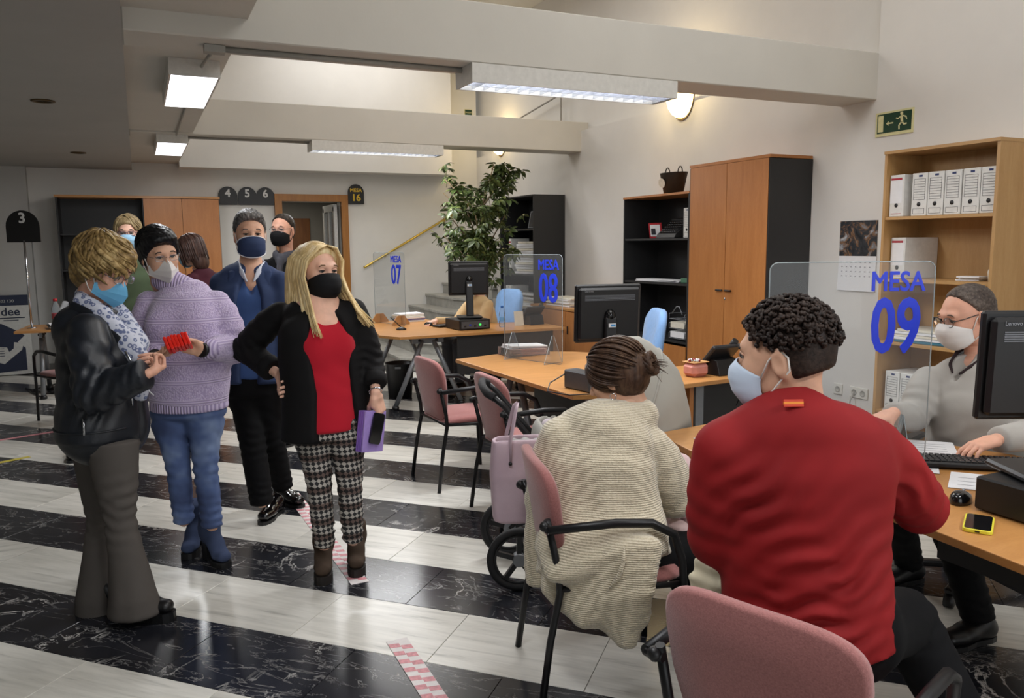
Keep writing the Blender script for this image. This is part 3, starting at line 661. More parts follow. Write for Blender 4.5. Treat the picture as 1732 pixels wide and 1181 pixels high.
MB().prism(arch(0.24, 0.29), -0.006, 0.006, FACE_S).build('plate', M_SIGNB, t, 0.002)
letters('MESA', 0.075, M_SIGNY, t, (0, -0.0075, 0.20), FACE_S, 'lettering', bold=0.002); letters('16', 0.14, M_SIGNY, t, (0, -0.0075, 0.09), FACE_S, 'number', bold=0.004)
part('wall_fixing', M_SIGNB, t, ((0, 0.018, 0.12), (0.04, 0.024, 0.04)))
p = at(41, 410, 8.45)
t = thing('number_sign', 'black arched sign with white number 3 on a thin chrome pole', 'sign', (p[0], p[1], 0.73), 0, 'black arched desk number signs')
zb = p[2]-0.73
MB().prism(arch(0.335, 0.335), -0.007, 0.007, rotz(-0.3) @ FACE_S, (0, 0, zb)).build('plate', M_SIGNB, t, 0.002)
letters('3', 0.15, M_SIGNW, t, V(0, 0, zb+0.25)+rotz(-0.3) @ V(0, -0.0085, 0), rotz(-0.3) @ FACE_S, 'number', bold=0.004)
MB().tube([(0, 0, 0), (0, 0, zb+0.02)], 0.011, 8).build('pole', M_CHROME, t); MB().lathe((0, 0, 0), [(0.05, 0), (0.05, 0.008), (0.012, 0.012)], 14).build('pole_base', M_CHROME, t)

# ================================================================== SMALLER THINGS
def one(name, label, cat, mb, m, loc=(0, 0, 0), rz=0.0, group=None, bevel=0.0):
    "thing that is one mesh"
    o = mb.build(name, m, None, bevel); o.location = tuple(float(v) for v in loc); o.rotation_euler = (0, 0, rz); return tag(o, label, cat, group)
# ---- archive boxes (local: spine faces -x)
def archive_box(label, loc, rz=0.0, size=(0.30, 0.112, 0.275), plain=False, group='white archive boxes'):
    t = thing('archive_box', label, 'box', loc, rz, group); d, w_, h = size
    MB().box((0, 0, h/2), (d, w_, h), None, 0.003).build('carton', mat('white_carton', 'D9D8D4', 0.6), t)
    x = -d/2-0.0006
    if plain:
        part('paper_label', M_PAPER, t, ((x, 0.004, h*0.62), (0.0016, w_*0.86, h*0.6))); part('label_stripe', M_REDINK, t, ((x-0.0012, 0.004, h*0.90), (0.001, w_*0.78, h*0.05)))
        part('print_line', M_REDINK, t, ((x, 0, h*0.07), (0.001, w_*0.7, h*0.012)))
    else:
        f = MB(); z0, z1 = h*0.38, h*0.86
        for k in range(9): f.box((x, 0, z0+(z1-z0)*k/8), (0.001, w_*0.74, h*0.006))
        for s_ in (-1, 1): f.box((x, s_*w_*0.37, (z0+z1)/2), (0.001, h*0.006, z1-z0)); f.box((x, s_*w_*0.37, h*0.11), (0.001, h*0.006, h*0.12))
        for z in (0.05, 0.17): f.box((x, 0, h*z), (0.001, w_*0.74, h*0.006))
        tag(f.build('printed_lines', M_INK, t), kind='stuff')
        part('print_mark', M_NAVYINK, t, ((x, -w_*0.05, h*0.93), (0.001, w_*0.24, h*0.045)))
    MB().lathe((x-0.0005, 0, h*0.27), [(0.001, 0.0014), (w_*0.115, 0.0014), (w_*0.125, 0.0)], 16, FACE_W).build('finger_hole', M_BLACK, t)
    return t
YS = [3.185, 3.302, 3.424, 3.543, 3.660]
for k, y in enumerate(YS): archive_box('white archive box on the top shelf, %s' % ('rightmost of the row of five', 'second from the right of the row of five', 'middle one of the row of five', 'second from the left of the row of five', 'leftmost of the row of five')[k], (4.79, y, 1.736), 0.0)
archive_box('white archive box with red-striped label alone at the left of the top shelf', (4.78, 3.818, 1.736), -0.03, plain=True)
archive_box('bulky white archive box with red-striped label on the second shelf', (4.80, 3.80, 1.321), -0.12, (0.28, 0.125, 0.275), plain=True)
archive_box('white archive box on the lowest shelf, left of the pair', (4.79, 3.79, 0.411), 0.0)
archive_box('white archive box on the lowest shelf, right of the pair', (4.79, 3.672, 0.411), 0.0)
def sheaf(name, label, cat, loc, rz, size, n, m=M_PAPER, jit=0.02, cols=None, group=None):
    "stack of loose sheets or folders, each layer slightly turned"
    t = thing(name, label, cat, loc, rz, group); r_ = random.Random(sum(map(ord, label)) % 999); h = size[2]/n
    for k in range(n):
        part('sheet', (cols[k % len(cols)] if cols else m), t, ((r_.uniform(-jit, jit), r_.uniform(-jit, jit), h*(k+0.5)), (size[0]*r_.uniform(0.94, 1), size[1]*r_.uniform(0.94, 1), h*0.86), rotz(r_.uniform(-0.06, 0.06))))
    return t
M_TEAL = mat('teal_folder', '3A7288', 0.5); M_LILAC = mat('lilac_folder', '8E84B8', 0.5); M_DKPURP = mat('dark_purple_folder', '2E2A48', 0.5)
sheaf('folder_stack', 'stack of papers over a teal folder on the third shelf, behind sign 09', 'folders', (4.78, 3.60, 0.897), 0.1, (0.30, 0.40, 0.09), 5, cols=[M_TEAL, M_PAPER, M_PAPER2, M_PAPER, M_PAPER2])
sheaf('paper_stack', 'small stack of white cards on the second shelf by the man\'s head', 'papers', (4.76, 3.33, 1.321), 0.2, (0.12, 0.14, 0.03), 3)
one('white_pot', 'small white container at the end of the second shelf', 'container', MB().lathe((0, 0, 0), [(0.05, 0), (0.055, 0.06), (0.05, 0.075), (0.02, 0.08)], 14), M_PAPER2, (4.78, 3.19, 1.321))
# ---- black bookcase contents
t = thing('metal_tub', 'dark metal tub with two loop handles on the black bookcase', 'tub', (4.72, 6.42, 2.036), 0.0)
MB().lathe((0, 0, 0), [(0.10, 0.0), (0.145, 0.20), (0.150, 0.205), (0.140, 0.198), (0.095, 0.01)], 24, sx=0.75, sy=1.15).build('bucket', mat('dark_zinc', '3B3733', 0.5, 0.6), t)
for s_ in (-1, 1): MB().tube([(0.0, s_*0.10+0.035*math.cos(a), 0.2+0.06*math.sin(a)) for a in np.linspace(0, PI, 9)], 0.006, 6).build('handle', mat('dark_zinc', '3B3733'), t)
lb = MB().prism([(0.05*math.cos(a), 0.045*math.sin(a)) for a in np.linspace(0, 2*PI, 20)[:-1]], 0.0, 0.004, FACE_W @ rotx(0.22), (-0.101, 0.05, 0.11)).build('oval_label', M_PAPER2, t)
t = thing('picture_frame', 'small red-framed picture on the black bookcase shelf', 'picture frame', (4.66, 6.62, 1.622), 0.35)
R = roty(-0.18)
MB().box((0, 0, 0.075), (0.012, 0.15, 0.15), R).build('frame', mat('red_frame', 'A62630', 0.4), t); MB().box((-0.007, 0, 0.075), (0.004, 0.115, 0.115), R).build('picture', M_PAPER, t); MB().box((-0.010, 0.02, 0.065), (0.002, 0.05, 0.06), R).build('picture_print', M_INK, t)
t = thing('typewriter', 'old black typewriter on the black bookcase shelf', 'typewriter', (4.72, 6.33, 1.622), 0.0)
MB().prism([(-0.16, 0), (0.14, 0), (0.14, 0.14), (0.04, 0.16), (-0.14, 0.04)], -0.15, 0.15, np.array([[1, 0, 0], [0, 0, 1], [0, 1, 0]], float)).build('body', M_BLACK, t, 0.006)
MB().tube([(0.07, -0.18, 0.17), (0.07, 0.18, 0.17)], 0.022, 12).build('platen', mat('rubber_black', '202022', 0.6), t)
for k in range(5):
    for j in range(8): MB().lathe((-0.125+0.03*k, -0.115+0.033*j, 0.055+0.022*k), [(0.010, 0), (0.010, 0.008), (0.002, 0.009)], 8).build('key', mat('key_grey', '4A4A4C', 0.4), t)
archive_box('white archive box beside the typewriter in the black bookcase', (4.72, 6.02, 1.621), 0.0, (0.28, 0.10, 0.27))
sheaf('paper_stack', 'loose white papers on the middle shelf of the black bookcase', 'papers', (4.68, 6.5, 1.201), 0.1, (0.22, 0.62, 0.02), 3)
one('green_box', 'little green box on the middle shelf of the black bookcase', 'box', MB().box((0, 0, 0.022), (0.10, 0.12, 0.044), None, 0.005), mat('green_plastic', '4E7A60', 0.5), (4.66, 6.08, 1.201))
def letter_tray(label, loc, rz):
    t = thing('letter_tray', label, 'letter tray', loc, rz)
    for k, z in enumerate((0.01, 0.10, 0.19)):
        w_ = MB()
        for s_ in (-1, 1): w_.tube([(-0.16, s_*0.12, z), (0.16, s_*0.12, z), (0.16, s_*0.12, z+0.05), (-0.16, s_*0.12, z+0.05), (-0.16, s_*0.12, z)], 0.0035, 5)
        for x in (-0.16, -0.08, 0, 0.08, 0.16): w_.tube([(x, -0.12, z), (x, 0.12, z)], 0.003, 5)
        tag(w_.build('wire_tray', M_GREYM, t), kind='stuff')
        if k < 2: part('paper_pile', (M_PAPER, M_PAPER2)[k], t, ((-0.01, 0, z+0.035), (0.29, 0.21, 0.055)))
    MB().tube([(-0.16, -0.08, 0.24), (-0.15, -0.02, 0.31), (-0.15, 0.02, 0.31), (-0.16, 0.08, 0.24)], 0.005, 6).build('handle', M_GREYM, t)
letter_tray('wire letter tray full of papers low in the black bookcase', (4.70, 6.09, 0.672), 0.0)
# ---- far black bookcase contents
sheaf('paper_stack', 'high leaning stack of papers in the tall all-black bookcase', 'papers', (4.70, 9.38, 1.191), 0.1, (0.27, 0.52, 0.42), 14, cols=[M_PAPER, M_PAPER2, M_PAPER], jit=0.025)
sheaf('paper_stack', 'messy heap of white documents low in the tall all-black bookcase', 'papers', (4.68, 9.4, 0.721), 0.1, (0.27, 0.62, 0.22), 9, cols=[M_PAPER, M_PAPER2, M_PAPER], jit=0.04)
archive_box('narrow white binder at the edge of the tall all-black bookcase', (4.68, 9.80, 1.191), 0.0, (0.27, 0.07, 0.46), plain=True)
archive_box('white archive box lying low in the tall all-black bookcase', (4.68, 9.87, 0.721), 0.0, (0.27, 0.16, 0.30))
t = thing('picture_frame', 'dark leaning picture frame on the top shelf of the all-black bookcase', 'picture frame', (4.62, 9.22, 1.776), 0.3)
MB().box((0, 0, 0.11), (0.012, 0.17, 0.22), roty(0.25)).build('frame', M_GREYM, t); MB().box((-0.008, 0, 0.11), (0.004, 0.14, 0.19), roty(0.25)).build('picture', mat('dark_picture', '2A2A2C', 0.2), t)
sheaf('folder_stack', 'dark purple folders on the low cabinet behind sign 08', 'folders', (4.62, 7.45, 0.846), 0.2, (0.34, 0.42, 0.15), 4, cols=[M_LILAC, M_DKPURP])
sheaf('paper_stack', 'papers beside the dark purple folders on the low cabinet', 'papers', (4.6, 8.3, 0.846), 0.1, (0.30, 0.5, 0.10), 6, cols=[M_PAPER, M_PAPER2])
sheaf('paper_stack', 'stack of letters inside the wardrobe at the back wall', 'papers', (-0.35, 11.65, 1.311), 0.1, (0.3, 0.26, 0.10), 4)
# ---- wall things
t = thing('exit_sign', 'green running-man exit sign with arrow on the right wall', 'exit sign', (XW-0.004, 4.135, 2.41)); M_SIGNC = mat('photolum_cream', 'D9D3A0', 0.5); M_SIGNG = mat('exit_green', '123A25', 0.45)
MB().box((0, 0, 0), (0.006, 0.315, 0.17)).build('plate', M_SIGNC, t); part('green_field', M_SIGNG, t, ((-0.0035, 0, 0.004), (0.002, 0.285, 0.135)))
part('door_symbol', M_SIGNC, t, ((-0.005, 0.112, 0.004), (0.0015, 0.045, 0.115)))
def glyph(polys, name):
    b = MB()
    for pl in polys: b.prism(pl, 0.0045, 0.006, FACE_W)
    return b.build(name, M_SIGNC, t)
def seg(a, b, w_):
    d = unit(V(b[0]-a[0], b[1]-a[1], 0)); n = V(-d[1], d[0], 0)*w_/2; return [(a[0]+n[0], a[1]+n[1]), (a[0]-n[0], a[1]-n[1]), (b[0]-n[0], b[1]-n[1]), (b[0]+n[0], b[1]+n[1])]
glyph([seg((-0.052, 0.0), (-0.005, 0.0), 0.009), [(-0.065, 0), (-0.045, 0.016), (-0.045, -0.016)]], 'arrow_symbol')
glyph([[(0.062+0.012*math.cos(a), 0.056+0.012*math.sin(a)) for a in np.linspace(0, 6.0, 12)], seg((0.06, 0.042), (0.068, -0.005), 0.02), seg((0.055, 0.035), (0.030, 0.022), 0.009), seg((0.030, 0.024), (0.018, 0.03), 0.008), seg((0.072, 0.04), (0.098, 0.03), 0.009), seg((0.098, 0.032), (0.104, 0.012), 0.008),
       seg((0.066, -0.004), (0.088, -0.022), 0.011), seg((0.088, -0.02), (0.106, -0.018), 0.010), seg((0.064, -0.002), (0.044, -0.024), 0.011), seg((0.044, -0.022), (0.046, -0.052), 0.010)], 'running_man_symbol')
t = thing('exit_sign', 'tiny SALIDA sign high on the wall above the plant', 'exit sign', (4.86, 11.45, 3.55)); 
t.location = (4.82, YB-0.006, 3.62)
part('plate', M_SIGNC, t, ((0, 0, 0), (0.13, 0.006, 0.10))); part('green_field', M_SIGNG, t, ((0, -0.0035, 0), (0.115, 0.002, 0.085))); letters('SALIDA', 0.032, M_SIGNC, t, (0, -0.0055, 0), FACE_S)
t = thing('wall_calendar', 'wall calendar with a photo of working hands above the month page', 'calendar', (XW-0.004, 4.405, 1.46))
pm = NT('calendar_photo'); v_ = pm.coord((1, 1, 1)); n_ = pm.noise(v_, 9, 5, 0.6, 1.2); pm.l(pm.ramp(n_, [(0.3, '17191B'), (0.50, '3A3C40'), (0.55, '84603F'), (0.60, '77797D'), (0.75, 'C9CACC')]), pm.b.inputs['Base Color']); pm.set(Roughness=0.35)
part('photo_page', pm.m, t, ((0, 0, 0.135), (0.004, 0.345, 0.265)))
pg = part('month_page', M_PAPER, t, ((-0.004, 0, -0.13), (0.003, 0.35, 0.265), roty(0.03)))
b = MB()
for k in range(5):
    for j in range(7): b.box((-0.0065-0.0*(k), 0.135-0.043*j, -0.045-0.035*k), (0.001, 0.012, 0.007), roty(0.03))
tag(b.build('dates', mat('grey_ink', '8A8A92', 0.6), pg), kind='stuff')
for y, lb, n in ((4.53, 'small square data socket on the wall behind the clear screen', 1), (4.33, 'double power socket on the wall beside the beech bookcase', 2)):
    t = thing('wall_socket', lb, 'socket', (XW-0.006, y, 0.42)); M_SOCK = mat('socket_white', 'D8D6CE', 0.4)
    part('cover', M_SOCK, t, ((0, 0, 0), (0.012, 0.085*n, 0.085)), bev=0.003)
    for k in range(n):
        MB().lathe((-0.006, (k-(n-1)/2)*0.08, 0), [(0.024, 0.0), (0.025, 0.003), (0.02, 0.003), (0.019, 0.001), (0.001, 0.001)], 16, FACE_W).build('outlet', mat('socket_grey', 'A8A69E', 0.5), t)
        if n == 2 and k == 0: pass
t = MB().tube([(XW-0.02, 4.37, 0.42), (XW-0.06, 4.36, 0.36), (XW-0.03, 4.40, 0.25), (XW-0.05, 4.45, 0.1), (XW-0.15, 4.4, 0.012)], 0.005, 6)
one('power_cable', 'grey cable hanging from the double power socket', 'cable', t, mat('cable_grey', 'A4A29A', 0.5))
# ---- display poster board, far left
t = thing('display_board', 'navy and white cardboard display with dee lettering at the far left wall', 'display', (-1.62, 11.66, 0), 0.06)
M_NAVYP = mat('navy_print', '1E2740', 0.55); M_WHITEP = mat('white_print', 'C4C4C0', 0.55)
part('board', M_WHITEP, t, ((0, 0, 0.51), (0.66, 0.08, 1.0))); part('header', M_NAVYP, t, ((0, -0.041, 0.945), (0.66, 0.002, 0.13)))
letters('902 502 130', 0.05, M_WHITEP, t, (0.05, -0.044, 0.935), FACE_S, 'header_lettering'); letters('dee', 0.14, M_NAVYP, t, (0.13, -0.043, 0.80), FACE_S, 'lettering', bold=0.002)
part('print_line', M_NAVYP, t, ((0.13, -0.042, 0.725), (0.30, 0.002, 0.012))); part('print_line', M_NAVYP, t, ((0.13, -0.042, 0.695), (0.16, 0.002, 0.010)))
MB().prism([(-0.33, 0.03), (0.26, 0.06), (0.26, 0.34), (0.18, 0.42), (0.26, 0.5), (0.20, 0.55), (0.02, 0.66), (-0.06, 0.64), (-0.09, 0.58), (-0.16, 0.53), (-0.33, 0.62)], 0.0415, 0.043, FACE_S).build('glove_shape', M_NAVYP, t)
MB().prism([(-0.05, 0.18), (0.02, 0.15), (0.10, 0.22), (0.22, 0.32), (0.24, 0.40), (0.14, 0.42), (0.13, 0.34), (0.08, 0.30), (0.06, 0.36), (-0.08, 0.37), (-0.10, 0.24)], 0.0435, 0.045, FACE_S).build('hand_shape', M_WHITEP, t)
for k in range(4): part('print_line', M_NAVYP, t, ((-0.02, -0.046, 0.345-0.03*k), (0.10, 0.001, 0.008)))
# ---- bottle
def bottle(label, loc, cap, tint, h=0.22, liquid=None):
    t = thing('water_bottle', label, 'bottle', loc); k = h/0.22
    MB().lathe((0, 0, 0), [(0.028*k, 0.0), (0.032*k, 0.01*k), (0.032*k, 0.06*k), (0.029*k, 0.075*k), (0.032*k, 0.09*k), (0.032*k, 0.14*k), (0.022*k, 0.175*k), (0.012*k, 0.195*k), (0.012*k, 0.205*k)], 16).build('flask', glassy('bottle_plastic', (0.85, 0.92, 0.96), 0.16, 0.08), t)
    MB().lathe((0, 0, 0.2*k), [(0.015*k, 0), (0.015*k, 0.02*k), (0.001, 0.021*k)], 12).build('cap', cap, t)
    MB().lathe((0, 0, 0), [(0.0325*k, 0.06*k), (0.0328*k, 0.065*k), (0.0328*k, 0.10*k), (0.0325*k, 0.105*k)], 16).build('label_band', tint, t)
bottle('plastic water bottle with blue cap beside the desk phone on desk 07', (3.36, 7.46, 0.731), mat('cap_blue', '2F6FC0', 0.4), mat('band_blue', '6FA5D8', 0.5))
bottle('plastic bottle with red cap on the far left desk', (-0.86, 10.08, 0.731), mat('cap_red', 'B02028', 0.4), mat('band_red', 'A04850', 0.5), 0.30)
sheaf('paper_stack', 'untidy papers on the far left desk', 'papers', (-0.72, 9.82, 0.731), 0.2, (0.42, 0.28, 0.05), 4, cols=[M_PAPER, M_PAPER2, M_BLACK, M_PAPER])
# ---- desk phones
def desk_phone(label, loc, rz):
    t = thing('desk_phone', label, 'telephone', loc, rz, 'black desk phones')
    MB().prism([(-0.09, 0), (0.06, 0), (0.09, 0.02), (0.02, 0.11), (-0.06, 0.10)], -0.09, 0.09, np.array([[0, 0, 1], [1, 0, 0], [0, 1, 0]], float)).build('stand', M_BLACK, t, 0.005)
    R = rotx(0.75)
    hd = MB().box((0, 0.0, 0.12), (0.24, 0.03, 0.19), R, 0.008).build('body', mat('phone_charcoal', '26272A', 0.35), t)
    MB().box(V(0.02, 0.0, 0.12)+R @ V(0, 0.017, 0.04), (0.12, 0.003, 0.07), R).build('display', mat('phone_display', '555A5C', 0.2), hd)
    MB().tube([V(0.09, 0, 0.12)+R @ V(0.0, 0.03, s_) for s_ in (-0.10, -0.06, 0, 0.06, 0.10)], [0.022, 0.02, 0.014, 0.02, 0.022], 10).build('handset', M_BLACK, t)
    return t
desk_phone('black desk phone beside the water bottle on desk 07', (3.76, 7.56, 0.731), 0.2)
desk_phone('black desk phone beside the pink box on the side desk', (3.38, 4.07, 0.731), 0.1)
one('phone_cable', 'thin black cable hanging over the side desk edge from the phone', 'cable', MB().tube([(3.42, 3.98, 0.735), (3.40, 3.87, 0.735), (3.40, 3.855, 0.70), (3.385, 3.87, 0.62), (3.38, 3.90, 0.55)], 0.004, 6), M_BLACK)
t = thing('pink_box', 'pink wooden box topped with a bead bracelet on the side desk', 'box', (3.18, 4.06, 0.731), 0.1)
MB().box((0, 0, 0.045), (0.14, 0.12, 0.09), None, 0.025).build('body', mat('pink_stain', 'C98579', 0.6), t); part('lid', wood('box_lid', 'B98A55', 'C99A66', 0.5), t, ((0, 0, 0.093), (0.13, 0.11, 0.006)), bev=0.002)
t = thing('bead_bracelet', 'small bracelet of beads lying on the pink box', 'bracelet', (3.16, 4.05, 0.828))
for k in range(12):
    a = 2*PI*k/12; MB().ball((0.035*math.cos(a), 0.03*math.sin(a), 0.008), 0.0085, 8, 6).build('bead', (M_CHROME, M_PAPER, mat('bead_red', '9A3040', 0.3), M_CHROME)[k % 4], t)
# ---- desk 07 and 08 things
sheaf('folder_stack', 'pile of pale folders at the back of desk 07 by the plywood feet', 'folders', (2.72, 8.58, 0.731), 0.1, (0.30, 0.22, 0.09), 5, cols=[M_PAPER, M_LILAC, M_PAPER, M_PAPER2])
def mouse(label, loc, rz):
    t = thing('computer_mouse', label, 'mouse', loc, rz, 'computer mice')
    b = MB(); prof = []
    vs = []; n = 16
    for k, (s_, z) in enumerate(((1.0, 0.0), (1.03, 0.01), (0.95, 0.022), (0.7, 0.033), (0.35, 0.038))): vs += [(0.031*s_*math.cos(2*PI*j/n), 0.055*s_*math.sin(2*PI*j/n)-0.004*k*(k > 2), z) for j in range(n)]
    fs = [(k*n+j, k*n+(j+1) % n, (k+1)*n+(j+1) % n, (k+1)*n+j) for k in range(4) for j in range(n)] + [tuple(range(n))[::-1], tuple(range(4*n, 5*n))]
    b.add(vs, fs, True); b.build('shell', mat('gloss_black', '0E0E10', 0.12), t)
    MB().lathe((0, 0.03, 0.030), [(0.008, -0.003), (0.008, 0.003)], 10, np.array([[0, 0, 1], [1, 0, 0], [0, 1, 0]], float)).build('wheel', M_GREYM, t)
mouse('black computer mouse under the clerk\'s hand on desk 07', (2.74, 7.98, 0.731), 0.5)
mouse('glossy black computer mouse beside the yellow-cased phone', (2.38, 1.66, 0.731), -1.2)
one('keyboard', 'low black keyboard on desk 07 beside the clerk\'s arm', 'keyboard', MB().box((0, 0, 0.012), (0.38, 0.14, 0.022), None, 0.006), M_BLACK, (2.93, 7.83, 0.731), 0.3)
t = thing('card_stand', 'printed card standing beside the bottle on desk 07', 'card', (3.57, 7.50, 0.731), 0.1)
MB().box((0, 0, 0.075), (0.11, 0.004, 0.15), rotx(-0.15)).build('card', M_PAPER2, t); MB().prism([(-0.03, 0.01), (0.03, 0.01), (0, 0.09)], 0.003, 0.004, rotx(-0.15) @ FACE_S, (0, 0, 0.02)).build('card_print', M_REDINK, t)
t = thing('pen_stand', 'small black pen stand with slanting pen on desk 07', 'pen stand', (2.36, 7.72, 0.731))
MB().lathe((0, 0, 0), [(0.05, 0), (0.052, 0.01), (0.03, 0.025), (0.012, 0.03)], 14).build('base', M_BLACK, t); MB().tube([(0, 0, 0.025), (-0.10, 0.03, 0.13)], 0.005, 6).build('pen', M_BLACK, t)
t = thing('document_tray', 'clear rose-tinted tray full of white papers on desk 08', 'tray', (2.67, 5.56, 0.731), 0.0)
t.location = (2.66, 5.505, 0.731); t.rotation_euler = (0, 0, 0.0)
M_ROSE = glassy('rose_acrylic', (0.9, 0.72, 0.68), 0.12)
for bx in (((0, 0, 0.004), (0.34, 0.21, 0.006)), ((0, -0.105, 0.03), (0.34, 0.005, 0.06)), ((0, 0.105, 0.03), (0.34, 0.005, 0.06)), ((-0.17, 0, 0.03), (0.005, 0.21, 0.06)), ((0.17, 0, 0.03), (0.005, 0.21, 0.06))): part('tray_side', M_ROSE, t, bx)
b = random.Random(4)
for k in range(7): part('sheet', M_PAPER, t, ((b.uniform(-0.01, 0.01), b.uniform(-0.01, 0.01), 0.012+0.010*k), (0.30, 0.185, 0.007), rotz(b.uniform(-0.05, 0.05)) @ roty(0.03*(k > 3))))
t = thing('label_printer', 'small grey device with ports and a looping cable on desk 08', 'device', (2.31, 3.99, 0.731), 0.15)
MB().box((0, 0, 0.055), (0.10, 0.24, 0.11), None, 0.008).build('body', mat('device_grey', '4A4B4E', 0.45), t); part('front_plate', mat('device_silver', '8A8C90', 0.35, 0.5), t, ((0.0, -0.121, 0.055), (0.085, 0.004, 0.09)))
for k in range(3): part('port', M_BLACK, t, ((-0.025+0.025*k, -0.124, 0.05), (0.015, 0.003, 0.03)))
MB().tube([(-0.04, 0.10, 0.09), (-0.12, 0.16, 0.03), (-0.22, 0.05, 0.006), (-0.19, -0.12, 0.006), (0.0, -0.19, 0.006), (0.02, -0.125, 0.03)], 0.004, 6).build('cable', M_BLACK, t)
# ---- desk 09 things
def sheet(label, pts, cat='papers', z=0.7325, lines=6, th=0.0016):
    "A4 sheet given its four corner points on the desk"
    c = np.mean(pts, 0); t = thing('paper_sheet', label, cat, (c[0], c[1], z))
    P = [(x-c[0], y-c[1]) for x, y in pts]; MB().prism(P, 0, th).build('page', M_PAPER, t)
    b = MB(); P = [V(x, y, 0) for x, y in P]
    for k in range(1, lines+1):
        u = k/(lines+1.5); a = P[0]*(1-u)+P[3]*u; e = P[1]*(1-u)+P[2]*u
        b.bar(a*0.86+e*0.14+V(0, 0, th+0.0004), a*0.14+e*0.86+V(0, 0, th+0.0004), 0.003, 0.0006)
    if lines: tag(b.build('print_lines', mat('grey_ink', '8A8A92', 0.6), t), kind='stuff')
    return t
sheet('white printed form under the grey-sweater man\'s hand', [(2.66, 2.16), (2.84, 1.99), (3.05, 2.18), (2.87, 2.36)])
sheet('white sheet beside the keyboard, half under the computer case', [(2.48, 1.78), (2.61, 1.63), (2.78, 1.76), (2.66, 1.90)], lines=3, z=0.7315)
sheet('cream sheet on the desk left of the keyboard', [(2.50, 2.03), (2.60, 1.90), (2.72, 2.0), (2.62, 2.12)], lines=2, z=0.7315)
sheet('white leaflet on the near left corner of desk 09', [(2.14, 2.74), (2.13, 2.57), (2.34, 2.60), (2.34, 2.76)], lines=3)
t = thing('keyboard', 'black keyboard in front of the grey-sweater man on desk 09', 'keyboard', (2.83, 1.90, 0.7325), math.radians(-38))
MB().box((0, 0, 0.012), (0.45, 0.15, 0.022), rotx(-0.03), 0.006).build('case', M_BLACK, t)
ky = MB().box((0, 0, 0), (0.017, 0.017, 0.008), None, 0.002).mesh('key'); ky.materials.append(mat('key_black', '1E1F22', 0.4))
for i in range(5):
    for j in range(21):
        o = link('key', ky, t); o.location = (-0.205+0.0205*j, -0.05+0.0225*i, 0.026)
part('status_light', mat('amber_led', 'E08030', 0.4, emit='FF9040', es=1.0), t, ((-0.20, 0.068, 0.0245), (0.006, 0.006, 0.002)))
t = thing('smartphone', 'smartphone in a yellow case lying on the edge of desk 09', 'phone', (2.225, 1.49, 0.731), math.radians(-58))
MB().prism(rrect(0.078, 0.155, 0.014), 0, 0.011).build('case', mat('yellow_silicone', 'D8CE3A', 0.5), t, 0.002); MB().prism(rrect(0.068, 0.145, 0.010), 0.0105, 0.0118).build('screen', mat('gloss_black', '0E0E10'), t); part('port', M_BLACK, t, ((0, -0.0778, 0.0055), (0.012, 0.002, 0.004)))
one('mouse_cable', 'thin black cable crossing desk 09 in front of the keyboard', 'cable', MB().tube([(2.36, 1.72, 0.735), (2.38, 1.80, 0.735), (2.44, 1.84, 0.735), (2.46, 1.98, 0.735), (2.42, 2.1, 0.735)], 0.0028, 6), M_BLACK)
# ---- waste bin
t = thing('waste_bin', 'black cylindrical waste bin on the floor under desk 07', 'bin', (2.40, 7.95, 0))
MB().lathe((0, 0, 0), [(0.12, 0.0), (0.15, 0.36), (0.155, 0.365), (0.145, 0.36), (0.115, 0.01)], 24).build('bucket', M_BLACK, t); part('grip_slot', M_GREYM, t, ((-0.06, -0.137, 0.33), (0.06, 0.01, 0.02), rotz(-0.4)))
# ---- floor tapes
M_TAPEW = mat('tape_white', 'DCD6D4', 0.5); M_TAPER = mat('tape_red', 'D08C92', 0.5, var=0.25, scale=60)
def tape(label, a, b, w_=0.085, ch=True):
    a, b = V(*a, 0), V(*b, 0); d = unit(b-a); n = V(-d[1], d[0], 0); L = np.linalg.norm(b-a)
    t = thing('floor_tape', label, 'tape', (a[0], a[1], 0.0012)); MB().bar((0, 0, 0.0005), b-a+V(0, 0, 0.0005), w_, 0.001).build('strip', M_TAPEW, t)
    k = 0; s_ = 0.03
    while s_+0.05 < L:
        for sd in (-1, 1):
            q = s_ + (0.0 if sd < 0 else 0.028); c = d*q+n*w_*0.25*sd
            pl = [(-w_*0.24, -0.004), (w_*0.24, 0.004), (w_*0.24, 0.036), (-w_*0.24, 0.026)]
            MB().prism(pl, 0.001, 0.0016, np.stack([n, d, V(0, 0, 1)], 1), c).build('red_check', M_TAPER, t)
        s_ += 0.066
    return t
tape('red and white checked floor tape in the near foreground', (0.845, 2.95), (0.845, 2.2))
tape('red and white checked floor tape running under the blonde woman', (0.85, 3.55), (0.80, 5.1))
def floor_strip(label, pts, w_, m, cat='tape'):
    b = MB(); 
    for a, e in zip(pts[:-1], pts[1:]): b.bar(V(*a, 0.001), V(*e, 0.001), w_, 0.0015)
    return one('floor_tape', label, cat, b, m)
floor_strip('thin red and white tape line on the floor at the far left', [(-1.35, 7.6), (-0.7, 7.85)], 0.05, M_TAPER)
floor_strip('yellow tape strip on the floor at the far left edge', [(-1.25, 6.75), (-0.85, 6.95)], 0.05, mat('tape_yellow', 'C9B84A', 0.5))
one('floor_cable', 'tangled black cables on the floor under the far left desk', 'cable', MB().tube([(-1.25, 10.4, 0.01), (-1.0, 9.9, 0.01), (-0.8, 10.3, 0.01), (-0.9, 10.6, 0.02), (-1.2, 10.2, 0.01), (-1.05, 9.75, 0.01)], 0.008, 6), M_BLACK)
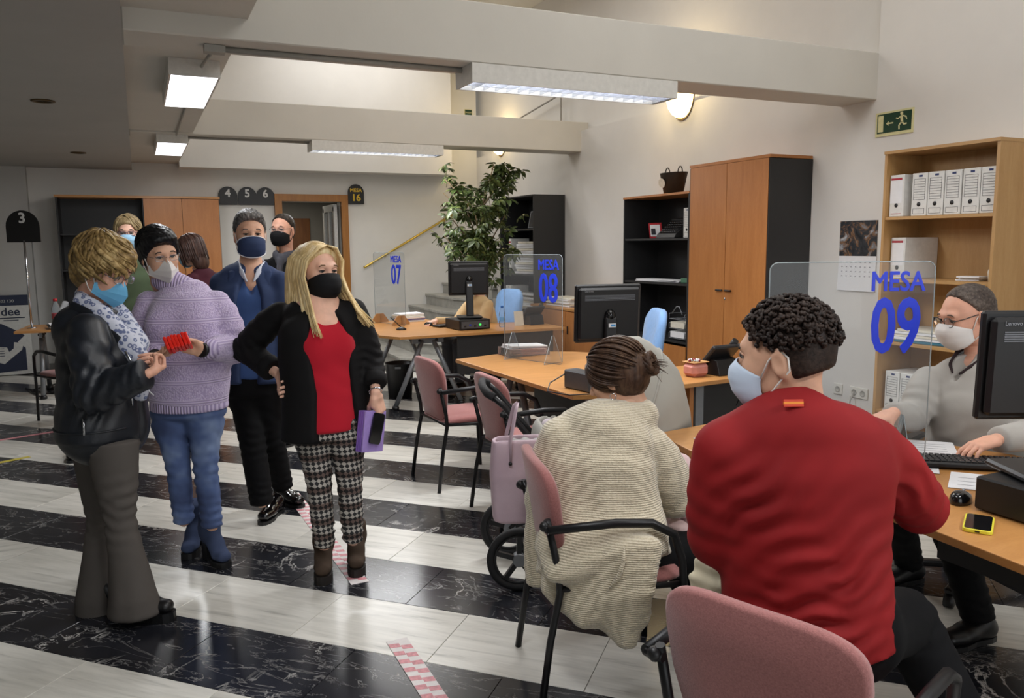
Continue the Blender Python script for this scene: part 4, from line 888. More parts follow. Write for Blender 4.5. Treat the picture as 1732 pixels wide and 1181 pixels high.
# ---- potted plant
t = thing('potted_plant', 'tall umbrella plant with variegated leaves beside the far black bookcase', 'plant', (3.70, 8.86, 0))
MB().lathe((0, 0, 0), [(0.13, 0.0), (0.17, 0.28), (0.18, 0.30), (0.165, 0.30), (0.155, 0.26)], 20).build('pot', mat('terracotta_grey', '6E665C', 0.7), t); MB().lathe((0, 0, 0), [(0.155, 0.26), (0.001, 0.27)], 20).build('soil', mat('soil', '2E251C', 0.9), t)
M_BARK = mat('plant_bark', '6B5A40', 0.8, bump=0.4, bscale=60); pr = random.Random(11)
LEAF = NT('plant_leaf'); v_ = LEAF.coord(); f_ = LEAF.noise(v_, 14, 3); LEAF.l(LEAF.ramp(f_, [(0.3, '2C3A18'), (0.52, '46562A'), (0.62, '6C7440'), (0.7, 'A6A46A')]), LEAF.b.inputs['Base Color']); LEAF.set(Roughness=0.4); LEAF = LEAF.m
def cluster(seed):
    r_ = random.Random(seed); b = MB(); n = r_.choice((7, 8, 9))
    for k in range(n):
        a = 2*PI*k/n+r_.uniform(-0.15, 0.15); L = r_.uniform(0.095, 0.135); w_ = L*0.21; dr = r_.uniform(0.25, 0.7)
        d = V(math.cos(a), math.sin(a), 0); q = V(-d[1], d[0], 0); rows = []
        for u, ww in ((0.15, 0.05), (0.35, 0.75), (0.6, 1.0), (0.82, 0.7), (1.0, 0.02)):
            c = d*L*u*math.cos(dr*u)+V(0, 0, -L*u*math.sin(dr*u)*0.9)
            rows.append((c-q*w_*ww+V(0, 0, 0.008*ww), c+V(0, 0, -0.003*ww), c+q*w_*ww+V(0, 0, 0.008*ww)))
        vs = [p for r3 in rows for p in r3]; fs = [(i*3+j, i*3+j+1, i*3+j+4, i*3+j+3) for i in range(4) for j in range(2)]
        b.add(vs, fs, True)
    b.tube([(0, 0, 0), (0, 0, -0.10)], 0.004, 5)
    me = b.mesh('leaf'); me.materials.append(LEAF); return me
CL = [cluster(k) for k in range(5)]
trk = MB().tube([(0, 0, 0.25), (0.02, 0, 0.8), (-0.02, 0.02, 1.4), (0.04, 0, 1.9), (0.1, 0, 2.25)], [0.03, 0.027, 0.022, 0.016, 0.01], 8).build('trunk', M_BARK, t)
ends = []
for k in range(22):
    z0 = pr.uniform(1.0, 2.0); a = pr.uniform(0, 2*PI); R_ = pr.uniform(0.2, 0.50)*(1.0 if z0 < 1.8 else 0.85)
    p0 = V(0.02, 0, z0); p1 = p0+V(math.cos(a)*R_*0.5, math.sin(a)*R_*0.5, 0.22); p2 = p0+V(math.cos(a)*R_, math.sin(a)*R_, 0.36+pr.uniform(0, 0.18))
    MB().tube([p0, p1, p2], [0.012, 0.009, 0.006], 6).build('branch', M_BARK, trk); ends += [p2, (p1+p2)/2, p1]
for k in range(3):
    a = 2.2*k; p0 = V(0.03*math.cos(a), 0.03*math.sin(a), 0.27); p1 = V(0.10*math.cos(a), 0.10*math.sin(a), 1.2); MB().tube([p0, (p0+p1)/2+V(0.03, 0, 0), p1], [0.018, 0.015, 0.01], 6).build('stem', M_BARK, trk); ends += [p1]
for k, e in enumerate(ends*5):
    p = e + V(pr.gauss(0, 0.085), pr.gauss(0, 0.085), pr.gauss(0.04, 0.085)) + V(0.12, 0, 0.02)*(e[2]-1.4)
    if p[2] < 0.95 or p[2] > 2.52 or k > 290: continue
    o = link('leaf', CL[k % 5], t); o.location = tuple(p); d = V(p[0], p[1], 0)
    o.rotation_euler = (pr.uniform(-0.7, 0.7), pr.uniform(-0.7, 0.7), pr.uniform(0, 6.28)); s_ = pr.uniform(0.75, 1.2); o.scale = (s_, s_, s_)

# ================================================================== PEOPLE: smooth bodies and clothes from blended shapes
class Vol:
    "distance field on a grid; shapes are blended in, then meshed as one continuous surface"
    def __init__(s, lo, hi, h):
        s.lo = np.asarray(lo, float); s.h = h; s.n = np.ceil((np.asarray(hi, float)-s.lo)/h).astype(int)+1
        s.D = np.full(s.n, 0.3, np.float32)
    def reg(s, lo, hi):
        a = np.clip(np.floor((np.asarray(lo)-s.lo)/s.h).astype(int), 0, s.n); b = np.clip(np.ceil((np.asarray(hi)-s.lo)/s.h).astype(int)+1, 0, s.n)
        if np.any(b <= a): return None
        sl = tuple(slice(i, j) for i, j in zip(a, b)); ax = [s.lo[k]+s.h*np.arange(a[k], b[k]) for k in range(3)]
        P = np.stack(np.meshgrid(*ax, indexing='ij'), -1); return sl, P
    def put(s, sl, d, k, op='add'):
        o = s.D[sl]
        if op == 'add':
            if k <= 0: s.D[sl] = np.minimum(o, d); return
            t = np.clip(0.5+0.5*(d-o)/k, 0, 1); s.D[sl] = d*(1-t)+o*t-k*t*(1-t)
        else:
            d = -d if op == 'sub' else d
            t = np.clip(0.5-0.5*(d-o)/max(k, 1e-6), 0, 1); s.D[sl] = d*(1-t)+o*t+k*t*(1-t)
    def loft(s, pts, A, B=None, L=None, k=0.02, cap=None, op='add', pw=2.0):
        pts = [np.asarray(p, float) for p in pts]; n = len(pts)
        A = [A]*n if np.isscalar(A) else A; B = A if B is None else ([B]*n if np.isscalar(B) else B); m = max(max(A), max(B))+k+0.02
        r = s.reg(np.min(pts, 0)-m, np.max(pts, 0)+m)
        if r is None: return s
        sl, P = r; best = None
        for i in range(n-1):
            p0, p1 = pts[i], pts[i+1]; v = p1-p0; ln = np.linalg.norm(v); T = v/max(ln, 1e-9)
            Lv = V(1, 0, 0) if L is None else np.asarray(L, float)
            Lv = Lv-T*(Lv@T)
            if np.linalg.norm(Lv) < 0.1: Lv = V(0, 1, 0)-T*T[1]
            Lv = unit(Lv); Fv = np.cross(T, Lv)
            q = P-p0; t = np.clip((q@T)/ln, 0, 1); c = q-t[..., None]*v
            a = A[i]+(A[i+1]-A[i])*t; b = B[i]+(B[i+1]-B[i])*t; mn = np.minimum(a, b); cz = mn if cap is None else cap
            x, y, z = c@Lv, c@Fv, c@T
            if cap is not None: cz = np.where(z < 0, cap if i == 0 else mn, cap if i == n-2 else mn)
            if pw == 2.0: e = np.sqrt((x/a)**2+(y/b)**2+(z/cz)**2)
            else: e = ((np.abs(x/a)**pw+np.abs(y/b)**pw)**(2/pw)+(z/cz)**2)**0.5
            d = (e-1)*mn
            best = d if best is None else np.minimum(best, d)
        s.put(sl, best, k, op); return s
    def ell(s, c, r, R=None, k=0.02, op='add'):
        c = np.asarray(c, float); r = np.full(3, r) if np.isscalar(r) else np.asarray(r, float); m = max(r)+k+0.02
        g = s.reg(c-m, c+m)
        if g is None: return s
        sl, P = g; q = P-c
        if R is not None: q = q@np.asarray(R)
        d = (np.sqrt(((q/r)**2).sum(-1))-1)*min(r); s.put(sl, d, k, op); return s
    def box(s, c, hf, R=None, rd=0.005, k=0.01, op='add'):
        c = np.asarray(c, float); hf = np.asarray(hf, float); m = np.linalg.norm(hf)+k+0.02; g = s.reg(c-m, c+m)
        if g is None: return s
        sl, P = g; q = P-c
        if R is not None: q = q@np.asarray(R)
        q = np.abs(q)-(hf-rd); d = np.sqrt((np.maximum(q, 0)**2).sum(-1))+np.minimum(q.max(-1), 0)-rd; s.put(sl, d, k, op); return s
    def half(s, c, n, k=0.005, lo=None, hi=None):
        "keep the side the normal points away from"
        g = s.reg(s.lo if lo is None else lo, (s.lo+s.h*s.n) if hi is None else hi)
        if g is None: return s
        sl, P = g; d = (P-np.asarray(c, float))@unit(n); s.put(sl, d, k, 'int'); return s
    def fold(s, c, rad, d, amp, wl, e=None, warp=1.2, seed=0):
        "creases of wave length wl across direction d around c"
        c = np.asarray(c, float); g = s.reg(c-rad*1.7, c+rad*1.7)
        if g is None: return s
        sl, P = g; q = P-c; w_ = np.exp(-(q**2).sum(-1)/(rad*rad)*1.6); d = unit(d)
        e = unit(np.cross(d, V(0.3, 0.5, 0.8))) if e is None else unit(e)
        ph = (q@d)*2*PI/wl+warp*np.sin((q@e)*2*PI/(wl*3.1)+seed)+seed*1.7; s.D[sl] -= (amp*w_*np.sin(ph)).astype(np.float32); return s
    def rough(s, amp, sc, seed=0, n=5):
        r_ = np.random.RandomState(seed); g = s.reg(s.lo, s.lo+s.h*s.n); sl, P = g; a = 0
        for _ in range(n):
            d = r_.normal(size=3); d /= np.linalg.norm(d); a = a+np.sin((P@d)*2*PI/(sc*r_.uniform(0.6, 1.5))+r_.uniform(0, 6.3)+1.5*np.sin((P@np.roll(d, 1))*2*PI/(sc*2)))
        s.D[sl] -= (amp*a/n*1.6).astype(np.float32); return s
    def mesh(s):
        D = s.D; S = D < 0; nx, ny, nz = D.shape
        act = np.zeros((nx-1, ny-1, nz-1), np.int8)
        for i in (0, 1):
            for j in (0, 1):
                for k in (0, 1): act += S[i:nx-1+i, j:ny-1+j, k:nz-1+k]
        I = np.argwhere((act > 0) & (act < 8)); 
        if len(I) == 0: return np.zeros((0, 3)), []
        idx = np.full(act.shape, -1, np.int64); idx[tuple(I.T)] = np.arange(len(I))
        cor = {(i, j, k): D[I[:, 0]+i, I[:, 1]+j, I[:, 2]+k] for i in (0, 1) for j in (0, 1) for k in (0, 1)}
        pos = np.zeros((len(I), 3)); cnt = np.zeros(len(I))
        for a in cor:
            for ax in range(3):
                if a[ax] == 0:
                    b = list(a); b[ax] = 1; b = tuple(b); d0, d1 = cor[a], cor[b]; m = (d0 < 0) != (d1 < 0)
                    t = np.where(m, d0/np.where(m, d0-d1, 1), 0); p = np.repeat(np.array(a, float)[None], len(I), 0); p[:, ax] += t
                    pos[m] += p[m]; cnt += m
        Vt = s.lo+s.h*(I+pos/cnt[:, None]); F = []
        for ax in range(3):
            o1, o2 = (ax+1) % 3, (ax+2) % 3
            sa = [slice(None)]*3; sb = [slice(None)]*3; sa[ax] = slice(0, -1); sb[ax] = slice(1, None)
            E = np.argwhere(S[tuple(sa)] != S[tuple(sb)]); E = E[(E[:, o1] > 0) & (E[:, o2] > 0) & (E[:, o1] < D.shape[o1]-1) & (E[:, o2] < D.shape[o2]-1)]
            if len(E) == 0: continue
            def cell(d1, d2):
                q = E.copy(); q[:, o1] += d1; q[:, o2] += d2; return idx[tuple(q.T)]
            q = np.stack([cell(-1, -1), cell(0, -1), cell(0, 0), cell(-1, 0)], 1); neg = S[tuple(E.T)]
            q[~neg] = q[~neg][:, ::-1]; F.append(q)
        return Vt, np.concatenate(F)
def merge(parts):
    vs, fs, b = [], [], 0
    for v, f in parts:
        if len(v) == 0: continue
        vs.append(np.asarray(v, float)); fs += [tuple(int(i)+b for i in q) for q in f]; b += len(v)
    return np.concatenate(vs), fs
def mobj(name, v, f, m, parent, base=(0, 0, 0), smooth_it=1):
    v = np.asarray(v, float)-np.asarray(base, float); me = bpy.data.meshes.new(name); me.from_pydata(v.tolist(), [], [tuple(map(int, q)) for q in f])
    me.polygons.foreach_set('use_smooth', [True]*len(me.polygons)); me.materials.append(m); me.update(); o = link(name, me, parent)
    if smooth_it:
        md = o.modifiers.new('smooth', 'SMOOTH'); md.factor = 0.5; md.iterations = smooth_it
    return o
# ---- head in its own frame: y = face, x = its right, z = up, eyes at z = 0
def _head(male):
    v = Vol((-0.11, -0.15, -0.24), (0.11, 0.15, 0.14), 0.0042); j = 1.08 if male else 1.0
    v.ell((0, -0.015, 0.028), (0.075, 0.096, 0.084)); v.ell((0, 0.028, -0.02), (0.064*j, 0.068, 0.085), k=0.03); v.ell((0, 0.036, -0.072), (0.048*j, 0.050, 0.042), k=0.025)
    v.ell((0, 0.068, -0.098), (0.02*j, 0.018, 0.016), k=0.02)
    for s_ in (-1, 1):
        v.ell((s_*0.040, 0.060, -0.032), 0.022, k=0.02); v.ell((s_*0.046*j, 0.012, -0.075), (0.014, 0.03, 0.028), k=0.025)
    v.loft([(-0.036, 0.081, 0.019), (0, 0.088, 0.017), (0.036, 0.081, 0.019)], 0.011, k=0.018)
    for s_ in (-1, 1): v.ell((s_*0.031, 0.101, -0.002), (0.017, 0.016, 0.013), k=0.012, op='sub')
    v.loft([(0, 0.088, 0.006), (0, 0.101, -0.020), (0, 0.113, -0.040)], [0.007, 0.009, 0.012], k=0.012)
    for s_ in (-1, 1): v.ell((s_*0.012, 0.101, -0.045), 0.009, k=0.008)
    v.loft([(-0.02, 0.086, -0.070), (0, 0.093, -0.068), (0.02, 0.086, -0.070)], 0.007, k=0.008)
    for s_ in (-1, 1):
        R = rotz(s_*-0.35) @ rotx(-0.2); v.ell((s_*0.079, -0.012, -0.014), (0.010, 0.021, 0.034), R, k=0.008); v.ell((s_*0.090, -0.006, -0.012), (0.007, 0.011, 0.019), R, k=0.006, op='sub')
    v.loft([(0, -0.022, -0.06), (0, -0.032, -0.125), (0, -0.038, -0.15)], [0.054*j, 0.050*j, 0.048*j], k=0.03)
    return v.mesh()
HEADS = {}
def frame(face, roll=0.0):
    f = unit(face); x = unit(np.cross(f, V(0, 0, 1))); z = np.cross(x, f)
    x, z = x*math.cos(roll)+z*math.sin(roll), z*math.cos(roll)-x*math.sin(roll); return np.stack([x, f, z], 1)
def hand_mesh(wr, d, nrm, thumb, curl=(0.35, 0.45, 0.3), s_=1.0, thc=0.3, spread=0.06, arm=None, h=0.0036):
    "wr wrist point, d finger direction, nrm way the palm faces, thumb side; curl = bend at the three joints"
    d = unit(d); nrm = unit(np.asarray(nrm, float)-d*(np.asarray(nrm, float)@d)); t = np.cross(d, nrm); t = t if t@np.asarray(thumb, float) > 0 else -t
    wr = np.asarray(wr, float); L = lambda a, b, c: wr+(t*a+d*b+nrm*c)*s_
    cv = wr+d*0.06*s_; v = Vol(cv-0.15*s_, cv+0.15*s_, h)
    v.loft([L(0, -0.012, 0), L(0, 0.01, 0)], [0.027*s_, 0.027*s_], [0.024*s_, 0.019*s_], t, k=0.015)
    v.box(L(-0.001, 0.052, 0.0), V(0.040, 0.047, 0.0125)*s_, np.stack([t, d, nrm], 1), 0.012*s_, k=0.022)
    v.loft([L(0.018, 0.012, 0.008), L(0.032, 0.045, 0.010)], 0.015*s_, k=0.015)
    cl = curl if hasattr(curl[0], '__len__') else [curl]*4
    for q, (x, ln, r_) in enumerate(((0.030, 0.96, 0.0088), (0.0105, 1.06, 0.009), (-0.0095, 1.0, 0.0086), (-0.029, 0.8, 0.0076))):
        p = L(x, 0.094-0.006*(q == 3), 0.0); pts = [L(x*0.9, 0.065, 0), p]; a = 0; R_ = [r_*1.05, r_*1.05]
        dq = unit(d+t*spread*(1.5-q))
        for k_, sg in enumerate((0.042, 0.027, 0.021)):
            a += cl[q][k_]; p = p+(dq*math.cos(a)+nrm*math.sin(a))*sg*ln*s_; pts.append(p); R_.append(r_*(0.98-0.09*k_))
        v.loft(pts, [x_*s_ for x_ in R_], k=0.006)
    p0 = L(0.022, 0.018, 0.006); d1 = unit(t*0.75*(1-thc)+d*0.72+nrm*(0.25+0.7*thc)); d2 = unit(t*0.25*(1-thc)+d*0.9+nrm*(0.15+0.6*thc)-t*thc*0.5)
    p1 = p0+d1*0.042*s_; p2 = p1+d2*0.032*s_; p3 = p2+unit(d2-t*0.2*thc)*0.024*s_
    v.loft([p0, p1, p2, p3], [0.0135*s_, 0.011*s_, 0.0098*s_, 0.008*s_], k=0.010)
    return v.mesh()
def skin_mat(name, col):
    if name in MATS: return MATS[name]
    t = NT(name); v = t.coord(); c = _hex(col); f = t.noise(v, 25, 4)
    t.l(t.ramp(f, [(0.3, tuple(x*0.88 for x in c)), (0.7, tuple(min(1, x*1.06) for x in c))]), t.b.inputs['Base Color'])
    t.set(Roughness=0.58, Subsurface_Weight=0.08, Subsurface_Scale=0.01); t.b.inputs['Subsurface Radius'].default_value = (1, 0.35, 0.2); t.bump(t.noise(v, 400, 2), 0.08, 0.001)
    MATS[name] = t.m; return t.m
def hair_mat(name, c1, c2, c3, rough=0.42, sc=(60, 60, 6)):
    if name in MATS: return MATS[name]
    t = NT(name); v = t.coord(sc); f = t.noise(v, 1.6, 4, 0.6, 0.4); g = t.noise(t.coord((1, 1, 1)), 9, 3)
    m = t.n('ShaderNodeMix', data_type='FLOAT'); m.inputs[0].default_value = 0.45; t.l(f, m.inputs[2]); t.l(g, m.inputs[3])
    t.l(t.ramp(m.outputs[0], [(0.34, c1), (0.5, c2), (0.66, c3)]), t.b.inputs['Base Color']); t.set(Roughness=rough); t.b.inputs['Specular IOR Level'].default_value = 0.25
    t.bump(f, 0.5, 0.003); MATS[name] = t.m; return t.m
def fabric(name, col, rough=0.85, sc=500, bump=0.3, var=0.12, sheen=0.15, fold=0.0, big=6):
    if name in MATS: return MATS[name]
    t = NT(name); v = t.coord(); c = _hex(col); f = t.noise(v, big, 3)
    t.l(t.ramp(f, [(0.3, tuple(x*(1-var) for x in c)), (0.7, tuple(min(1, x*(1+var)) for x in c))]), t.b.inputs['Base Color'])
    t.set(Roughness=rough, Sheen_Weight=sheen if max(c) > 0.12 else 0.0); t.b.inputs['Specular IOR Level'].default_value = 0.2; n1 = t.noise(v, sc, 2); t.bump(n1, bump, 0.0015)
    MATS[name] = t.m; return t.m
class Person:
    def __init__(s, label, base, skin, category='person'):
        s.base = np.array([base[0], base[1], base[2] if len(base) > 2 else 0.0], float); s.root = thing('person', label, category, s.base); s.skin = skin; s.parts = []
    def garment(s, name, m, vol, smooth_it=2, parent=None):
        v, f = vol.mesh(); return mobj(name, v, f, m, parent or s.root, s.base, smooth_it)
    def add(s, name, mb, m, parent=None):
        mb.v = [tuple(np.array(p)-s.base) for p in mb.v]; return mb.build(name, m, parent or s.root)
    def head(s, c, face, roll=0.0, scale=1.0, male=False, eye=True, iris='3A2A1C', brow='3A2A20', lid=True):
        s.hc = np.asarray(c, float); s.R = frame(face, roll); s.hs = scale
        if male not in HEADS: HEADS[male] = _head(male)
        v, f = HEADS[male]; s.parts.append((v*scale@s.R.T+s.hc, f)); s.eyes = (eye, iris, brow)
    def hl(s, *p): return s.R@(np.asarray(p, float)*s.hs)+s.hc
    def hand(s, *a, **k): s.parts.append(hand_mesh(*a, **k))
    def body(s, torso, limbs, L, h=0.016):
        "hidden body under the clothes; torso = [(p, half width, half depth)], limbs = [[(p, r), ...]]"
        allp = np.array([t[0] for t in torso]+[q[0] for lm in limbs for q in lm]); v = Vol(allp.min(0)-0.2, allp.max(0)+0.2, h)
        torso = [(torso[0][0]-V(0, 0, 0.05), torso[0][1]*0.78, torso[0][2]*0.8)]+[(p, a*0.82, b*0.82) for p, a, b in torso[1:]]
        v.loft([t[0] for t in torso], [t[1] for t in torso], [t[2] for t in torso], L, k=0.03, cap=0.03)
        nk = limbs[0]; top = s.hl(0, -0.028, -0.10); v2 = Vol(np.minimum(nk[0][0], top)-0.12, np.maximum(nk[0][0], top)+0.12, 0.008); v2.loft([nk[0][0]-V(0, 0, 0.03), s.hl(0, -0.034, -0.15)*0.6+nk[0][0]*0.4, top], [0.062, 0.052, 0.050], k=0.02); s.parts.append(v2.mesh())
        for q, lm in enumerate(limbs): v.loft([q_[0] for q_ in lm], [q_[1]*(0.72 if i == 0 and q else 0.86) for i, q_ in enumerate(lm)], k=0.02)
        s.parts.append(v.mesh())
    def finish(s):
        v, f = merge(s.parts); b = mobj('body', v, f, s.skin, s.root, s.base, 1); s.bodyo = b
        if getattr(s, 'eyes', (0,))[0]:
            for q in (-1, 1):
                e = MB().ball(s.hl(q*0.031, 0.0805, -0.003), V(0.0125, 0.011, 0.0062)*s.hs, 12, 8, s.R); e = s.add('eye', e, mat('eye_white', 'A0968E', 0.3), b)
                d = s.R@V(0, 1, 0); ir = MB().ball(s.hl(q*0.031, 0.0888, -0.0025), V(0.0070, 0.0045, 0.0056)*s.hs, 10, 6, s.R); s.add('iris', ir, mat('iris_'+s.eyes[1], s.eyes[1], 0.2), b)
                ld = MB().tube([s.hl(q*(0.031+0.0165*math.cos(a)), 0.0905-0.006*abs(math.cos(a))-0.004*max(0, q*math.cos(a)*q), 0.0005+0.0065*math.sin(a)) for a in np.linspace(0.1, PI-0.1, 7)], [0.002, 0.0042, 0.005, 0.005, 0.005, 0.0042, 0.002], 6); s.add('eyelid', ld, s.skin, b)
                ls = MB().tube([s.hl(q*(0.031+0.0155*math.cos(a)), 0.0950-0.007*abs(math.cos(a)), -0.003+0.0052*math.sin(a)) for a in np.linspace(0.1, PI-0.1, 7)], [0.001, 0.0018, 0.0022, 0.0022, 0.0022, 0.0018, 0.001], 5); s.add('eyelash', ls, mat('lash_dark', '181210', 0.6), b)
                bw = MB().tube([s.hl(q*x, 0.094-6.0*(x-0.02)**2, z) for x, z in ((0.013, 0.020), (0.025, 0.0245), (0.038, 0.0245), (0.050, 0.017))], [0.003, 0.0046, 0.0042, 0.002], 6, flat=0.8); s.add('eyebrow', bw, mat('brow_'+s.eyes[2], s.eyes[2], 0.7), b)
        return s
    # ---- face mask: u across, v down
    def mask(s, m, style='surgical', strap=None, edge=None, pleat=0.0022, drop=0.0):
        nu, nv = 18, 12; out = []
        prof = {'surgical': ((0.0, 0.112, -0.010), (0.25, 0.132, -0.036), (0.5, 0.131, -0.062), (0.75, 0.119, -0.095), (1.0, 0.088, -0.128)),
                'fold': ((0.0, 0.106, -0.010), (0.3, 0.132, -0.036), (0.5, 0.144, -0.062), (0.75, 0.132, -0.098), (1.0, 0.096, -0.134)),
                'dome': ((0.0, 0.112, -0.008), (0.25, 0.134, -0.034), (0.5, 0.141, -0.066), (0.75, 0.128, -0.102), (1.0, 0.088, -0.132))}[style]
        pv = [q[0] for q in prof]; py = [q[1] for q in prof]; pz = [q[2] for q in prof]
        def pt(u, v, off=0.0):
            yc, zc = np.interp(v, pv, py)+off, np.interp(v, pv, pz)-drop
            zs = -0.046-0.046*v-drop; a = abs(u)
            if style == 'fold':
                x = 0.072*u*(1-0.0*v); y = yc+(0.030-yc)*(a**1.15); z = zc+(zs-zc)*a
            else:
                e = 1.9 if style == 'surgical' else 2.3
                x = math.copysign(0.0735*math.sin(a*PI/2*0.97)**0.92, u); y = 0.026+(yc-0.026)*math.cos(a*PI/2*0.97)**(0.75); z = zc+(zs-zc)*a**e
            if style == 'surgical' and pleat: y += pleat*((v*4) % 1.0-0.5)*(1-a**4)*2
            r_ = 1+off*6*0; return s.hl(x*(1+off*8), y, z)
        us = np.linspace(-1, 1, nu+1); vs_ = np.linspace(0, 1, nv+1); V_ = [pt(u, v) for v in vs_ for u in us]+[pt(u, v, -0.003) for v in vs_ for u in us]; n1 = (nu+1)*(nv+1); w_ = nu+1
        F = [(j*w_+i, (j+1)*w_+i, (j+1)*w_+i+1, j*w_+i+1) for j in range(nv) for i in range(nu)]; F += [tuple(n1+q for q in f[::-1]) for f in F]
        bd = [i for i in range(w_)]+[j*w_+nu for j in range(1, nv+1)]+[nv*w_+i for i in range(nu-1, -1, -1)]+[j*w_ for j in range(nv-1, 0, -1)]
        F += [(bd[k], bd[(k+1) % len(bd)], n1+bd[(k+1) % len(bd)], n1+bd[k]) for k in range(len(bd))]
        b = MB().add(V_, F, style != 'fold'); o = s.add('face_mask', b, m)
        if style == 'fold': 
            for p_ in o.data.polygons: p_.use_smooth = False
        if edge: s.add('mask_edge', MB().tube([pt(u, 0.03, 0.0012) for u in us], 0.0045, 6, flat=0.6), edge, o); s.add('mask_edge', MB().tube([pt(u, 1.0, 0.0012) for u in us], 0.003, 6), edge, o)
        if strap:
            for q in (-1, 1):
                ear = [s.hl(q*0.081, -0.010, 0.018), s.hl(q*0.083, -0.030, 0.0), s.hl(q*0.081, -0.032, -0.03), s.hl(q*0.077, -0.016, -0.046)]
                s.add('ear_loop', MB().tube([pt(q, 0.06), s.hl(q*0.078, 0.015, -0.008)]+ear+[s.hl(q*0.074, 0.01, -0.078), pt(q, 0.95)], 0.0024, 6), strap, o)
        return o
    def glasses(s, m, rim=True, w_=0.026, hgt=0.018, r_=0.0013, z0=-0.004, tint=True):
        g = None
        for q in (-1, 1):
            pl = [s.hl(q*0.034+w_*math.copysign(abs(math.cos(a))**0.8, math.cos(a)), 0.108-1.1*(abs(q*0.034+w_*math.cos(a))-0.03)**2*4-0.05*max(0, abs(q*0.034+w_*math.cos(a))-0.04), z0+hgt*math.copysign(abs(math.sin(a))**0.8, math.sin(a))) for a in np.linspace(0, 2*PI, 25)]
            o = s.add('glasses', MB().tube(pl, r_, 6, cap=False), m, g); g = g or o
            if tint: c = np.mean(pl[:-1], 0); s.add('lens', MB().add(pl[:-1]+[c], [(i, (i+1) % 24, 24) for i in range(24)], True), glassy('spectacle_lens', (0.93, 0.95, 0.96), 0.05), g)
            s.add('temple', MB().tube([s.hl(q*0.060, 0.098, z0+0.005), s.hl(q*0.074, 0.06, z0+0.008), s.hl(q*0.080, 0.0, z0+0.012), s.hl(q*0.080, -0.025, z0-0.004)], r_*1.2, 6), m, g)
        s.add('bridge', MB().tube([s.hl(-0.009, 0.110, z0+0.004), s.hl(0, 0.114, z0+0.007), s.hl(0.009, 0.110, z0+0.004)], r_*1.2, 6), m, g); return g
    # ---- hair
    def hair_cap(s, m, off=0.012, plane=((0, 0.085, 0.062), (0, 0.766, -0.643)), bump=0.0, bsc=0.02, side=None, extra=None, h=0.005, name='hair', top=0.0, cuts=()):
        v = Vol((-0.15, -0.19, -0.22), (0.15, 0.16, 0.19), h)
        v.ell((0, -0.018, 0.030+top*0.4), (0.077+off, 0.098+off, 0.085+off+top)); v.ell((0, -0.045, -0.03), (0.066+off*0.8, 0.058+off, 0.07), k=0.03)
        v.half(plane[0], plane[1], 0.012)
        for c, n in cuts: v.half(c, n, 0.008)
        if extra: extra(v)
        if bump: v.rough(bump, bsc, 3, 7)
        V_, F = v.mesh(); return mobj(name, V_*s.hs@s.R.T+s.hc, F, m, s.root, s.base, 1)
    def locks(s, m, crown, n, tmax, rad=(0.088, 0.110, 0.098), cen=(0, -0.02, 0.03), r_=0.008, drop=None, swirl=0.0, wave=0.0, seed=1, parent=None, name='hair_locks', az=(0, 2*PI), gap=None, flat=0.5, t0=0.12, flare=0.0, jit=0.1, steps=9):
        "hair tufts running from the crown over the skull; drop = hanging length after the skull"
        r0 = random.Random(seed); b = MB(); cr = unit(crown); ax = unit(np.cross(cr, V(1, 0, 0))); ay = np.cross(cr, ax); rad = np.asarray(rad); cen = np.asarray(cen)
        for k in range(n):
            ph = az[0]+(az[1]-az[0])*(k+r0.uniform(-0.4, 0.4))/n; tm = tmax(ph)
            if tm <= 0.2: continue
            tm *= r0.uniform(1-jit, 1+jit); path = []; lift = r0.uniform(-0.004, 0.008); sw = swirl*r0.uniform(0.6, 1.3); w0 = r0.uniform(0, 6.3); ts = t0*r0.uniform(0.3, 2.2)
            for i in range(steps):
                th = ts+(tm-ts)*i/(steps-1); p2 = ph+sw*(th-ts)+wave*0.25*math.sin(th*4+w0)
                d = cr*math.cos(th)+(ax*math.cos(p2)+ay*math.sin(p2))*math.sin(th)
                path.append(cen+d*rad*(1+lift/0.1+wave*0.06*math.sin(th*5+w0*2)))
            if drop:
                dl = drop(path[-1], ph)*r0.uniform(0.94, 1.04); e = path[-1]; o = unit(V(e[0], e[1]+0.02, 0))
                for i in range(1, 6): path.append(e+V(0, 0, -dl*i/5)+o*flare*(i/5)**2+V(wave*0.012*math.sin(i*1.3+w0), wave*0.012*math.cos(i*1.1+w0), 0))
            path = np.array(path); m_ = len(path); rr = r_*r0.uniform(0.7, 1.25); R_ = [rr*(0.55+0.45*min(1, i/2))*(1 if i < m_-3 else (0.85, 0.6, 0.2)[i-m_+3]) for i in range(m_)]
            b.tube([s.hl(*p) for p in path], [q*s.hs for q in R_], 6, flat=flat)
        return s.add(name, b, m, parent)
def flatdir(ang):
    "horizontal direction seen from the camera: 0 = image right, 90 = away, -90 = towards camera"
    f = unit(V(FWD[0], FWD[1], 0)); r_ = np.cross(f, V(0, 0, 1)); a = math.radians(ang); return r_*math.cos(a)+f*math.sin(a)
def pitch(d, a): a = math.radians(a); return unit(d*math.cos(a)+V(0, 0, math.sin(a)))
def flr(px, py, z=0.0):
    d = FWD+RGT*(px-866)/FPX-UPV*(py-590.5)/FPX; return EYE+d*(z-EYE[2])/d[2]
